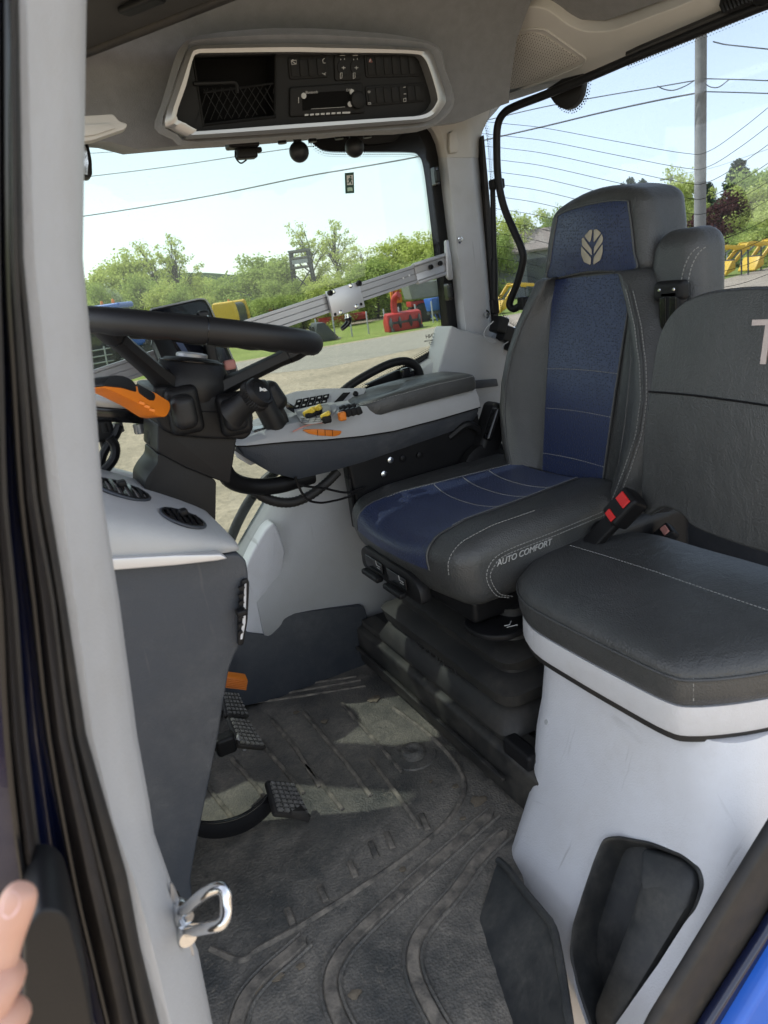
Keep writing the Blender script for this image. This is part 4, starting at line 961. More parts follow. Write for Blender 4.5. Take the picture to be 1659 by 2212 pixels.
# red snow blower with chute, orange panel machine, grey box, blue implement
t, lc, rz = local(872, 712, 'red snow blower with an upright chute behind the fence posts', 'snow_blower', 'snow blower', R_(-8))
MB().slab([V((-.95, -.4, 0)), V((-.95, .35, 0)), V((-.95, .45, .5)), V((-.95, .1, .95)), V((-.95, -.35, .85))], (1.9, 0, 0)).build('housing', 'mach_red', t, bevel=.04)
MB().lathe((-.9, -.3, .42), (1, 0, 0), [(0, .1), (.1, .34), (.2, .1), (.5, .1), (.6, .34), (.7, .1), (1.1, .1), (1.2, .34), (1.3, .1), (1.6, .1), (1.7, .34), (1.8, .1)], 14).build('auger', 'mach_dark', t)
MB().tube(catmull([V((-.35, .1, .8)), V((-.35, .1, 1.3)), V((-.3, -.05, 1.65)), V((-.15, -.3, 1.8))], 4), .17, 12).build('chute', 'mach_red', t)
for x in (-.8, .8): MB().box((x, -.45, .1), (.08, .5, .16)).build('skid', 'mach_dark', t)
t.location = lc; t.rotation_euler = (0, 0, rz)
t, lc, rz = local(862, 692, 'orange folded flail mower standing upright above the snow blower', 'flail_mower', 'mower', R_(-20))
MB().rbox((0, 0, 1.75), (.72, .35, 1.35), .07).build('cover', 'mach_orange', t)
MB().box((.05, .28, 1.0), (.5, .3, 1.6)).box((0, .2, .1), (.9, .9, .12)).build('frame', 'mach_dark', t, bevel=.03)
for x in (-.15, .15): MB().box((x, -.19, 1.75), (.09, .03, 1.0)).build('slot', 'mach_red', t)
t.location = lc; t.rotation_euler = (0, 0, rz)
t, lc, rz = local(935, 690, 'grey tipping wagon body on a red frame behind the window corner', 'tipping_wagon', 'wagon', R_(-12))
MB().rbox((0, 0, 1.75), (2.9, 1.5, .9), .06, deform=lambda p: (p.x*(1+.12*p.z), p.y*(1+.12*p.z), p.z)).build('box', 'mach_grey', t)
MB().box((0, 0, 1.05), (2.8, .9, .3)).build('frame', 'mach_red', t, bevel=.03)
for x in (-.75, .75):
    for y in (-.65, .65):
        a, b = MB(), MB(); wheel(a, b, (x, y, .5), .5, .35, (0, 1, 0)); w_ = a.build('wheel', 'tyre', t); b.build('rim', 'mach_yellow', w_)
t.location = lc; t.rotation_euler = (0, 0, rz)
t, lc, rz = local(944, 694, 'blue seed drill beside the black window border', 'seed_drill', 'seed drill', R_(5))
MB().slab([V((-.5, -.4, 1.3)), V((-.5, .4, 1.3)), V((-.5, .2, .6)), V((-.5, -.2, .6))], (1.3, 0, 0)).build('hopper', 'tractor_blue', t, bevel=.04)
MB().box((.15, 0, .5), (1.4, .2, .15)).build('toolbar', 'mach_dark', t)
for k in range(5): MB().tube([V((-.4+k*.28, 0, .5)), V((-.35+k*.28, -.15, .02))], .035, 6).build('coulter', 'tractor_blue', t)
t.location = lc; t.rotation_euler = (0, 0, rz)
# lookout tower
tb = at_d(662, 640, 58); tw = thing('lookout_tower', 'wooden lookout platform on tall legs in front of the half-bare tree', 'tower', (tb.x, tb.y, ZG))
zt_ = at_d(660, 541, 58).z; zb_ = at_d(660, 576, 58).z
rt2 = V((RT.x, RT.y, 0)).normalized(); dp2 = V((-rt2.y, rt2.x, 0)); c0 = V((tb.x, tb.y, 0))
for sx2 in (-1, 1):
    for sy2 in (-1, 1):
        MB().tube([c0+rt2*sx2*.95+dp2*sy2*.95+V((0, 0, ZG)), c0+rt2*sx2*.65+dp2*sy2*.65+V((0, 0, zt_))], .11, 6).build('leg', 'mach_dark', tw)
mb = MB()
for z in (zb_, (zb_+zt_)/2+.1, zt_):
    q = [c0+rt2*a*.72+dp2*b*.72+V((0, 0, z)) for a, b in ((-1, -1), (1, -1), (1, 1), (-1, 1))]
    mb.tube(q, .08, 5, closed=True)
mb.slab([c0+rt2*a*.75+dp2*b*.75+V((0, 0, zb_)) for a, b in ((-1, -1), (1, -1), (1, 1), (-1, 1))], (0, 0, .08))
mb.build('platform', 'wood', tw)
MB().slab([c0+rt2*a*.66-dp2*.74+V((0, 0, z)) for a, z in ((-1, zb_+.25), (1, zb_+.25), (1, zb_+.55), (-1, zb_+.55))], dp2*.04).build('side_board', 'galv', tw)
MB().slab([c0+rt2*a*.8+dp2*b*.8+V((0, 0, zt_)) for a, b in ((-1, -1), (1, -1), (1, 1), (-1, 1))], (0, 0, .1)).build('roof', 'mach_grey', tw)
mb = MB()
for f1, f2 in ((.1, .5), (.5, .1)):
    mb.tube([c0-rt2*.9-dp2*.9+V((0, 0, ZG+(zb_-ZG)*f1)), c0+rt2*.8-dp2*.8+V((0, 0, ZG+(zb_-ZG)*f2))], .05, 5)
    mb.tube([c0-rt2*.8-dp2*.8+V((0, 0, ZG+(zb_-ZG)*(f1+.45))), c0+rt2*.75-dp2*.75+V((0, 0, ZG+(zb_-ZG)*(f2+.45)))], .05, 5)
mb.build('brace', 'mach_dark', tw)
# yellow front loaders on stands
def loader():
    t = thing('front_loader', None, 'loader', (0, 0, 0))
    for s in (-.5, .5):
        MB().slab([V((x, s-.06, z)) for x, z in ((-1.5, 1.55), (-1.5, 1.78), (-.1, 2.02), (.15, 2.0), (1.15, .95), (1.0, .8), (0, 1.78))], (0, .12, 0)).build('arm', 'mach_yellow', t, bevel=.02)
        MB().tube([V((-.3, s, 1.7)), V((.6, s, 1.1))], .05, 6).build('cylinder', 'mach_grey', t)
        MB().tube([V((-1.4, s, 1.6)), V((-1.45, s, .0))], .05, 6).build('stand', 'mach_dark', t)
    MB().tube([V((.1, -.5, 1.85)), V((.1, .5, 1.85))], .09, 8).build('cross_tube', 'mach_yellow', t)
    MB().box((1.15, 0, .75), (.12, 1.1, .55)).build('tool_carrier', 'mach_dark', t, bevel=.02)
    MB().slab([V((1.2, -.8, .35)), V((1.9, -.8, .05)), V((1.95, -.8, .12)), V((1.45, -.8, .95)), V((1.2, -.8, .95))], (0, 1.6, 0)).build('bucket', 'mach_yellow', t, bevel=.02)
    return t
L0 = loader()
for k, (u, v, lab) in enumerate(((1560, 600, 'yellow front loader nearest the headrest outside the rear window'), (1610, 590, 'yellow front loader in the middle of the row outside'), (1662, 580, 'yellow front loader at the right edge of the photo'), (1112, 672, 'yellow front loader seen under the bent stay bar'))):
    o = L0 if k == 0 else copy_tree(L0); b = Gd(u, v); o.location = (b.x, b.y, ZG); o.rotation_euler = (0, 0, R_(150+k*9)); o.scale = (.92,)*3 if k < 3 else (.75,)*3; tag(o, lab, 'loader', 'front loaders stored in the yard')
# shed with grey roof
sb = Gd(1160, 620); s_ = thing('storage_shed', 'grey roofed shed between the rear pillar and the headrest', 'shed', (0, 0, 0))
MB().box((0, 0, 1.6), (9, 5, 3.2)).build('wall', 'mach_grey', s_)
MB().slab([V((-5, -3, 3.1)), V((-5, 0, 4.6)), V((-5, 3, 3.1)), V((-5, 3, 3.25)), V((-5, 0, 4.75)), V((-5, -3, 3.25))], (10, 0, 0)).build('roof', 'path', s_)
MB().box((0, -2.51, 1.3), (3.2, .06, 2.6)).build('door', 'mach_dark', s_)
q = at_d(1165, 560, 60); s_.location = (q.x, q.y, ZG); s_.rotation_euler = (0, 0, R_(-25))
c_ = at_d(1120, 600, 62); cn = thing('canopy_roof', 'white open-sided canopy over the machines by the rear pillar', 'canopy', (0, 0, 0))
MB().slab([V((-3.5, -2, 2.9)), V((3.5, -2, 2.9)), V((3.5, 2, 3.2)), V((-3.5, 2, 3.2))], (0, 0, .06)).build('roof', 'galv', cn)
for x, y in ((-3.3, -1.8), (3.3, -1.8), (-3.3, 1.8), (3.3, 1.8)): MB().tube([V((x, y, 0)), V((x, y, 3.0+.1*y))], .06, 6).build('post', 'galv', cn)
cn.location = (c_.x, c_.y, ZG); cn.rotation_euler = (0, 0, R_(-20))
# ------------------------------------------------------------------ inside the cab
# --- floor mat
fm = thing('floor_mat', 'dusty black ribbed rubber mat covering the cab floor', 'floor mat', (.4, 1.3, -.02))
def mat_h(x, y):
    return 0.0
mb = MB().slab(fillet([V((-.35, .50, -.022)), V((.30, .50, -.022)), V((.48, .72, -.022)), V((.66, .98, -.022)), V((1.3, 1.0, -.022)), V((1.3, 2.04, -.022)), V((-.35, 2.04, -.022))], .03), (0, 0, .022))
mb.build('rubber_sheet', 'mat_rubber', fm, bevel=.006)
fl = lambda u, v, z=0.0: P(u, v, z=z)
for pts, w in (([(586, 1555), (640, 1620), (690, 1700)], .013), ([(655, 1540), (740, 1640), (800, 1720)], .013), ([(738, 1520), (800, 1590), (868, 1668)], .012), ([(560, 1600), (610, 1660), (655, 1715)], .013), ([(500, 1640), (555, 1700), (592, 1755)], .013), ([(440, 1690), (500, 1765), (520, 1800)], .013), ([(800, 1640), (860, 1720), (908, 1790)], .012), ([(660, 1655), (700, 1700), (740, 1750)], .012)):
    MB().strip([fl(*q) for q in pts], w, .006).build('rib', 'rib_rubber', fm, bevel=.001)
for pts in ([(545, 1497), (650, 1480), (770, 1462)], [(540, 1520), (650, 1505), (790, 1482)], [(560, 1508), (660, 1491), (780, 1470)]):
    MB().strip([fl(*q) for q in pts], .010, .005).build('rib', 'rib_rubber', fm, bevel=.001)
for u, v in ((800, 1820), (755, 1862), (690, 1915), (835, 1800), (620, 1965), (910, 1760)):
    MB().strip([fl(u, v), fl(u+14, v+34)], .016, .006).build('rib', 'rib_rubber', fm, bevel=.001)
ed = MB().tube(catmull([fl(*q) for q in ((455, 2050), (520, 2075), (560, 2050), (650, 2000), (800, 1905), (900, 1835), (970, 1770), (1003, 1705), (985, 1650), (930, 1590), (850, 1530))], 6), .0065, 8).build('raised_edge', 'rib_rubber', fm)
sw = MB(); se = MB()
for pts, w in (([(1066, 1755), (1000, 1812), (880, 1918), (780, 2012), (735, 2065), (715, 2115), (722, 2170), (752, 2235), (790, 2290)], .029), ([(1095, 1798), (1040, 1850), (985, 1925), (920, 2000), (895, 2050), (897, 2105), (930, 2180), (990, 2280)], .027), ([(660, 2030), (625, 2062), (570, 2110), (530, 2160), (510, 2220), (500, 2290)], .031)):
    p = catmull([fl(*q) for q in pts], 6)
    MB().strip(p, lambda t, w=w: w*min(1, (t/.035)**.5+.15), .006).build('swept_rib', 'rib_rubber', fm)
    for s in (-1, 1):
        e = []
        for i, q in enumerate(p):
            t = (p[min(i+1, len(p)-1)]-p[max(i-1, 0)]).normalized(); e.append(q+V((-t.y, t.x, 0))*s*w*.62+V((0, 0, .001)))
        se.tube(e, .0045, 6)
se.build('rib_edge', 'mat_rubber', fm)
bt = MB().lathe(fl(893, 1632, 0), (0, 0, 1), [(0, .062), (.004, .060), (.006, .034), (.018, .032), (.023, .026), (.023, .014), (.0215, .012), (.0215, .001)], 30).build('rubber_stud', 'mat_rubber', fm)
mud = MB()
rnd = random.Random(5)
for (u, v, r) in ((808, 1512, .02), (1035, 1732, .022), (985, 1700, .010), (930, 1690, .006), (700, 1560, .012), (640, 1540, .010), (870, 1880, .008), (560, 2140, .01), (1000, 1770, .008), (600, 2110, .014), (765, 2150, .012), (650, 2090, .009)):
    c = fl(u, v); n = 12
    pts = [c+V((math.cos(6.283*k/n)*r*rnd.uniform(.6, 1.3), math.sin(6.283*k/n)*r*rnd.uniform(.5, 1.0), .001)) for k in range(n)]
    mud.slab(pts, (0, 0, .003))
MT['mud'] = mat('dried_mud', (0.20, 0.165, 0.12), .95, var=.4, vscale=60, bump=.6, bscale=90)
mo = mud.build('mud_flakes', 'mud', None, bevel=.001); tag(mo, 'dried mud crumbs scattered over the rubber floor mat', 'mud', kind='stuff')

# --- driver seat (its frame: X back, Y across, Z up)
SY = 1.53
seat = thing('driver_seat', 'driver seat in dark leather with blue perforated centre and tall headrest', 'driver seat', (1.05, SY, 0))
# plinth
pl = MB().slab([V((.775, 1.02, 0)), V((.755, 1.02, .02)), V((.755, 1.02, .135)), V((.775, 1.02, .145)), V((1.5, 1.02, .145)), V((1.5, 1.02, 0))], (0, .985, 0)).build('plinth', 'plinth', seat, bevel=.006)
MB().box((.745, 1.55, .075), (.012, .8, .01)).box((.80, 1.5, .15), (.05, .9, .03)).build('plinth_ledge', 'plinth', pl, bevel=.003)
MB().rbox((.78, 1.12, .15), (.04, .10, .05), .01).rbox((.82, 1.06, .12), (.08, .05, .09), .012).build('plinth_clip', 'black', pl)
# suspension bellows: stacked tapering folds
def rr(x0, x1, y0, y1, r, z, n=5):
    return fillet([V((x0, y0, z)), V((x1, y0, z)), V((x1, y1, z)), V((x0, y1, z))], r, n)
bz = [.142, .165, .168, .205, .215, .222, .228, .262, .275, .282, .290, .325, .338, .345, .40, .42]
bi = [.0, -.018, -.018, .004, .026, .026, .004, -.004, .020, .045, .045, .024, .045, .075, .085, .085]
MB().loft([rr(.785+i, 1.27-i, 1.17+i, 1.82-i, .05, z) for z, i in zip(bz, bi)]).build('suspension_bellows', 'bellows', seat, smooth=35)
text('embossed_lettering', 'GRAMMER', .042, V((.788, 1.60, .222)), (0, -1, 0), (.1, 0, 1), 'bellows', seat, ext=.0025, spacing=1.1)
MB().rbox((1.02, SY, .435), (.46, .50, .06), .012).build('seat_pan', 'black', seat)
# cushion
SZ = .553; CL, CW, CH = .54, .60, .18
cx = 1.010
def cdef(q):
    x, y, z = q
    ny = y/(CW/2); bow = .035*(1-ny*ny)*(1 if x < 0 else 0)*min(1, -x/(CL/2)*1.2 if x < 0 else 0)
    top = max(0, z/(CH/2))
    dip = -.020*top*(1-min(1, abs(ny)/.62)**3)
    crown = -.02*max(0, -x/(CL/2)-.55)/.45*top
    tap = 1-.07*max(0, x/(CL/2))
    low = .03*min(0, z/(CH/2))*(1 if x < 0 else 0)*0
    return (x-bow+.025*min(0, z/(CH/2))*(-1 if x < -.15 else 0), y*tap, z+dip+crown+low+.012*(x/CL))
cb = MB().rbox((cx, SY, SZ), (CL, CW, CH), .055, (14, 14, 4), cdef).build('cushion', 'leather', seat, smooth=60)
def csurf(s, y, e=.003):
    """a point of the cushion skin: s runs from the back over the top and down the front"""
    r = .055; hx, hz = CL/2, CH/2; L1 = CL-2*r; L2 = math.pi/2*r
    if s < L1: q, nx, nz = (hx-r-s, hz), 0, 1
    elif s < L1+L2:
        a = (s-L1)/r; q, nx, nz = (-hx+r-r*math.sin(a), hz-r+r*math.cos(a)), -math.sin(a), math.cos(a)
    else: q, nx, nz = (-hx, hz-r-(s-L1-L2)), -1, 0
    p = cdef((q[0], y, q[1])); return V((cx+p[0]+nx*e, SY+p[1], SZ+p[2]+nz*e))
L1 = CL-.11; LT = L1+math.pi/2*.055+.028
wf = lambda s: interp([0, L1*.6, L1, LT], [.135, .155, .172, .190], s)
ins = MB(); fn = lambda a, b: csurf(a*LT, (b*2-1)*wf(a*LT), .0035)
vs, fs = grid(fn, 40, 20); ins.add(vs, fs)
ins.build('cushion_insert', 'blue_fabric', seat, smooth=70, recalc=False)
stm = MB()
for sgn in (-1, 1):
    stm = MB(); stm.tube([csurf(s*LT/40, sgn*(wf(s*LT/40)+.0035), .002) for s in range(41)], .0028, 6); stm.build('piping', 'leather', cb)
sti = SB()
stitch(sti, [csurf(s*LT/60, -(wf(s*LT/60)-.003), .0045) for s in range(45)], .0010); stitch(sti, [csurf(s*LT/60, (wf(s*LT/60)-.003), .0045) for s in range(45)], .0010)
for k, s0 in enumerate((.10, .185, .27)):
    stitch(sti, [csurf(s0+.020*math.sin(b/20*math.pi)*.6, (b/10-1)*wf(s0)*.98, .0050) for b in range(21)], .0011)
NSx = lambda x, z, e=.001: V((cx+cdef((x, -CW/2, z))[0], SY+cdef((x, -CW/2, z))[1]-e, SZ+cdef((x, -CW/2, z))[2]))
for off in (0, .010):
    path = [NSx(-.175+off, -.075), NSx(-.205+off, -.055), NSx(-.212+off, -.01), NSx(-.195+off, .026-off), NSx(-.15, .040-off), NSx(-.02, .043-off), NSx(.08, .043-off), NSx(.22, .043-off)]
    stitch(sti, catmull(path, 8), .0011)
stitch(sti, [csurf(s*LT/40, -(CW/2-.042), .001) for s in range(18, 41)], .0010)
sti.build('stitching', 'thread', cb, smooth=0)
text('side_lettering', 'AUTO COMFORT', .0205, NSx(-.180, .012, .002), NSx(0, .016)-NSx(-.18, .012), (0, 0, 1), 'greyprint', seat, ext=.0008, shear=.25, spacing=.95)
# control panel with two pull handles let into the front edge
fx = lambda y: cx-CL/2-.028*(1-((y-SY)/(CW/2))**2)-.006
fp = [V((fx(y)-.004, y, z)) for y, z in ((1.72, .445), (1.72, .495), (1.68, .520), (1.52, .524), (1.42, .518), (1.385, .49), (1.38, .445))]
cpn = MB().slab(fillet(fp, .018), (.03, 0, 0)).build('control_panel', 'black_soft', seat, bevel=.004)
for y in (1.615, 1.485):
    MB().rbox((fx(y)-.016, y, .458), (.022, .095, .016), .006).build('pull_handle', 'black', cpn)
    MB().rbox((fx(y)-.005, y, .486), (.004, .10, .032), .0015).build('handle_pocket', 'black_gloss', cpn)
    ic = MB(); o = V((fx(y)-.0085, y-.03, .492))
    ic.tube([o+V((0, .01, .012)), o+V((0, .008, 0)), o+V((0, -.012, 0))], .0011, 5).tube([o+V((0, .006, -.006)), o+V((0, -.012, -.006))], .0009, 5)
    ic.build('seat_symbol', 'greyprint', cpn, smooth=0)
# fore-and-aft lever paddle under the near front corner
pd = catmull([V((.80, 1.335, 0)), V((.775, 1.29, 0)), V((.785, 1.235, 0)), V((.83, 1.20, 0)), V((.89, 1.21, 0)), V((.91, 1.27, 0)), V((.88, 1.33, 0))], 5, closed=True)
lv = MB().slab([p+V((0, 0, .385)) for p in pd], (0, 0, .016)).build('slide_lever', 'black', seat, bevel=.005, seg=3)
ic = MB(); o = V((.855, 1.235, .4025))
ic.tube([o+V((-.012, .004, 0)), o+V((.0, .0, 0)), o+V((.014, .012, 0))], .0011, 5).tube([o+V((-.012, -.006, 0)), o+V((.014, -.012, 0))], .0009, 5).tube([o+V((.010, -.009, 0)), o+V((.014, -.012, 0)), o+V((.010, -.015, 0))], .0009, 4)
ic.build('slide_symbol', 'white', lv, smooth=0)
MB().rbox((1.02, 1.215, .43), (.26, .03, .08), .01).rbox((.965, 1.205, .395), (.05, .03, .09), .008).build('side_trim', 'black', seat)
MB().rbox((.99, 1.165, .285), (.07, .05, .035), .012).rbox((1.0, 1.15, .31), (.05, .04, .02), .008).rbox((.97, 1.15, .255), (.05, .03, .02), .008).build('height_knob', 'black', seat)
# backrest
def bxx(z): return 1.245+.265*(z-.6)
def yc(z): return SY-.078+.075*(z-.6)
bz_ = [.545, .57, .62, .70, .78, .86, .94, 1.02, 1.08, 1.115, 1.135, 1.142]
bw_ = [.42, .48, .535, .60, .645, .65, .62, .56, .49, .445, .42, .37]
def bring(z, w, sc=1.0, prot=1.0):
    h = w/2; x0 = bxx(z)
    k = min(1, w/.6)
    pr = [(0.0, 0), (.0, .11), (-.002, .138), (-.020*k*prot, .16*k+.02), (-.058*k*prot, h-.075), (-.055*k*prot, h-.045), (-.02, h-.008), (.035, h), (.10, h-.02), (.135, h-.08), (.145, 0)]
    pts = [V((x0+a, yc(z)+b, z)) for a, b in pr]+[V((x0+a, yc(z)-b, z)) for a, b in pr[-2:0:-1]]
    return catmull(pts, 4, closed=True)
rings = []
for z, w in zip(bz_, bw_): rings.append(bring(z, w))
bkr = MB().loft(rings).build('backrest', 'leather', seat, smooth=60)
bi_ = MB()
def bfn(a, b):
    z = .565+(1.135-.565)*a; y = (b*2-1)*interp([0, .5, 1], [.116, .132, .150], a)
    return V((bxx(z)-.0045-.004*math.sin(a*3.14)+.012*abs(b*2-1)**6*0, yc(z)+y, z))
vs, fs = grid(bfn, 30, 10); n0 = len(vs)
bi_.add(vs, fs)
bi_.build('backrest_insert', 'blue_fabric', seat, smooth=70, recalc=False)
stb = SB()
for zz in (.672, .795, .90): stitch(stb, [bfn((zz-.565)/.57, b/12)+V((-.0015, 0, 0.004*math.sin(b/12*3.14))) for b in range(13)], .0010)
pip = MB()
for s in (0, 1):
    pip = MB(); pip.tube([bfn(a/20, s)+V((.001, 0, 0)) for a in range(21)], .003, 6); pip.build('piping', 'leather', bkr)
# outer seam with double stitching on the near bolster, seam on the far bolster
def bol(z, sgn, a, e=.0015):
    w = interp(bz_, bw_, z); r = bring(z, w); m = len(r); i = int(a*m) % m
    q = r[i] if sgn > 0 else V((r[i].x, 2*yc(z)-r[i].y, r[i].z)); return q+V((-e, sgn*e*.8, 0))
sea = SB()
for a in (.235, .262): stitch(stb, [bol(.60+.50*t/30, -1, a, .0025) for t in range(31)], .0011)
sea.tube([bol(.58+.53*t/30, -1, .249, .0015) for t in range(31)], .0022, 5); sea.tube([bol(.60+.50*t/30, 1, .20, .0012) for t in range(31)], .0020, 5); sea.tube([bol(.60+.50*t/30, -1, .17, .0012) for t in range(31)], .0020, 5)
sea.build('seam', 'leather', bkr); stb.build('stitching', 'thread', bkr, smooth=0)
# headrest
HZ = 1.235
def hdef(q):
    x, y, z = q; t = (z+.115)/.23
    return (x+.10*(z)+.03*(y/.19)**2*0, y*(1.03-.15*t-.05*t*t), z-.030*max(0, t-.5)*2*(y/.19)**2)
hr = MB().rbox((1.468, SY-.035, HZ), (.155, .40, .225), .038, (4, 8, 6), hdef).build('headrest', 'leather', seat, smooth=60)
hx = lambda y, z, e: V((1.468-.0775+.10*z-e, SY-.035+y, HZ+z))
hin = catmull([hx(y*1.08, z, .003) for y, z in ((-.145, -.095), (0, -.088), (.145, -.095), (.142, -.05), (.122, .045), (.105, .068), (0, .076), (-.105, .068), (-.122, .045), (-.142, -.05))], 5, closed=True)
hip = MB().slab(hin, (.006, 0, 0)).build('headrest_insert', 'blue_fabric', hr, bevel=.002)
MB().tube(hin, .0026, 6, closed=True).build('insert_piping', 'leather', hr)
# wheat-leaf emblem: seven leaf blades in an upright rounded block
lg = MB()
def LP(u, v): return PP(u, v, hx(0, 0, .0045), (-1, 0, .10))
def leaf(*p): lg.slab(fillet([LP(*q) for q in p], .003, 3), (-.0012, 0, 0))
leaf((1263, 510), (1274, 497), (1280, 496), (1277, 518), (1274, 524)); leaf((1283, 496), (1290, 495), (1299, 503), (1283, 524))
leaf((1257, 517), (1260, 512), (1278, 538), (1279, 552), (1258, 530)); leaf((1300, 505), (1303, 514), (1302, 522), (1283, 549), (1284, 534))
leaf((1256, 532), (1258, 534), (1277, 557), (1276, 572), (1262, 566), (1256, 550)); leaf((1302, 527), (1302, 545), (1297, 562), (1282, 572), (1283, 556))
lg.build('leaf_emblem', 'beige_emb', hip, bevel=.0004)
# padded shoulder wing on the near side with belt guide
def wdef(q): x, y, z = q; t = (z+.13)/.26; return (x+.12*z, y*(1.12-.34*t*t), z)
WC = P(1484, 598, x=1.435)
wg = MB().rbox(WC, (.12, .150, .215), .045, (4, 5, 6), wdef).build('shoulder_wing', 'leather', seat, smooth=60)
wgt = bvh(wg); sw2 = SB()
for off in (0, 15):
    q = [on(wgt, u+off, v, .0012) for u, v in ((1470, 640), (1472, 610), (1478, 580), (1488, 556), (1500, 540), (1512, 532))]
    if all(q): stitch(sw2, catmull([a[0] for a in q], 5), .0012)
sw2.build('stitching', 'thread', wg, smooth=0)
GC = P(1450, 628, x=1.345); GB = P(1454, 684, x=1.345)
bg_ = MB().rbox(GC, (.03, .085, .045), .012).rbox(GB, (.03, .065, .13), .012).build('belt_guide', 'black', seat)
for o in (-.014, .014): MB().rbox(GB+V((-.0155, o, -.005)), (.004, .018, .10), .0015).build('guide_slot', 'black_gloss', bg_)
for o in (-.02, .02): MB().lathe(GC+V((-.0155, o, .004)), (-1, 0, 0), [(0, .004), (.002, .003)], 8).build('guide_screw', 'chrome', bg_)
# mechanism, recliner and gear case between seat and armrest
MB().rbox((.99, 1.83, .65), (.46, .03, .22), .01, rot=Matrix.Rotation(R_(-4), 3, 'Y')).box((.78, 1.84, .62), (.05, .03, .20)).build('armrest_bracket', 'black', seat)
for k, (u, v) in enumerate(((843, 994), (829, 1024), (870, 990), (906, 983))): MB().lathe(P(u, v, y=1.812), (0, -1, 0), [(0, .010), (.004, .010), (.006, .006)], 10).build('bracket_bolt', 'chrome' if k < 2 else 'black', seat)
for k in range(5): MB().rbox((.755+k*.022, 1.832, .60), (.008, .03, .15), .003).build('bracket_fin', 'black', seat)
rc = MB().lathe((1.19, 1.80, .60), (0, -1, 0), [(0, .085), (.03, .085), (.035, .07), (.036, .03), (.05, .028)], 24).build('recliner_hub', 'black', seat)
MB().rbox((1.24, 1.80, .72), (.075, .07, .16), .018, rot=Matrix.Rotation(R_(28), 3, 'Y')).build('recliner_cover', 'black', seat)
MB().rbox((1.215, 1.755, .745), (.018, .03, .10), .006, rot=Matrix.Rotation(R_(28), 3, 'Y')).build('recliner_band', 'black_gloss', rc)
MB().tube(catmull([V((1.10, 1.82, .72)), V((1.16, 1.80, .75)), V((1.22, 1.80, .70)), V((1.30, 1.78, .62))], 5), .012, 8).build('cable_loom', 'black', seat)

# --- seat belt buckles
def buckle(name, lab, u, v, x, s, redm, tilt):
    c = P(u, v, x=x); t = thing(name, lab, 'buckle', c, 'seat belt buckles')
    Rm = Matrix.Rotation(tilt, 3, 'Y') @ Matrix.Rotation(R_(30), 3, 'X')
    MB().rbox(c, (.05*s, .060*s, .082*s), .010*s, rot=Rm).build('buckle_body', 'black', t)
    MB().rbox(c+Rm @ V((-.026*s, 0, .018*s)), (.005, .036*s, .024*s), .002, rot=Rm).build('release_button', redm, t)
    MB().rbox(c+Rm @ V((-.026*s, -.004, -.028*s)), (.004, .030*s, .016*s), .0015, rot=Rm).build('warning_tab', redm, t)
    MB().rbox(c+Rm @ V((0, 0, -.08*s)), (.02, .045*s, .10*s), .006, rot=Rm).build('stalk', 'black', t)
    return t
buckle('seat_belt_buckle', 'black seat belt buckle with bright red button beside driver cushion', 1350, 1098, 1.13, .98, 'red', R_(30))
buckle('seat_belt_buckle', 'smaller buckle with faded pink button behind the passenger cushion', 1436, 1158, 1.27, .66, 'redfade', R_(40))
MB().rbox((1.26, 1.25, .50), (.30, .12, .16), .03).build('seat_side_cover', 'black_soft', seat)

# --- passenger seat: folding backrest, cushion, storage base with handle pocket
ps = thing('passenger_seat', 'small passenger seat in plain dark leather on a white storage base', 'passenger seat', (1.05, .92, 0))
bn = (-1, 0, .17); bp0 = V((1.16, .9, .60))
B_ = lambda u, v: PP(u, v, bp0, bn)
op = [(1388, 1108), (1386, 1000), (1392, 920), (1405, 830), (1418, 745), (1440, 690), (1478, 652), (1530, 632), (1620, 622), (1720, 626), (1800, 650), (1840, 720), (1850, 850), (1850, 1300), (1700, 1212), (1600, 1178), (1500, 1140), (1470, 1110), (1430, 1095)]
op3 = catmull([B_(*q) for q in op], 4, closed=True)
n_ = V(bn).normalized()
pb = MB().slab(op3, -n_*.075).build('backrest', 'leather', ps, bevel=.016, seg=4)
def patch(pts, e, vec, m, nm, par, bv=.003): return MB().slab([p+n_*e for p in pts], -n_*vec).build(nm, m, par, bevel=bv, seg=2)
MB().tube([p+n_*-.014 for p in op3], .0035, 6, closed=True).build('piping', 'leather', pb)
MB().tube(catmull([B_(1402, 846)+n_*.001, B_(1480, 852)+n_*.001, B_(1560, 862)+n_*.001, B_(1659, 876)+n_*.001, B_(1845, 905)+n_*.001], 4), .0024, 6).build('seam', 'black', pb)
to = B_(1628, 786)+n_*.0008; tx = B_(1700, 789)-B_(1628, 787); tu = V((.17, 0, 1))
text('backrest_lettering', 'T7', .118, to-tx.normalized()*.016, tx, tu, 'embroid', ps, ext=.001)
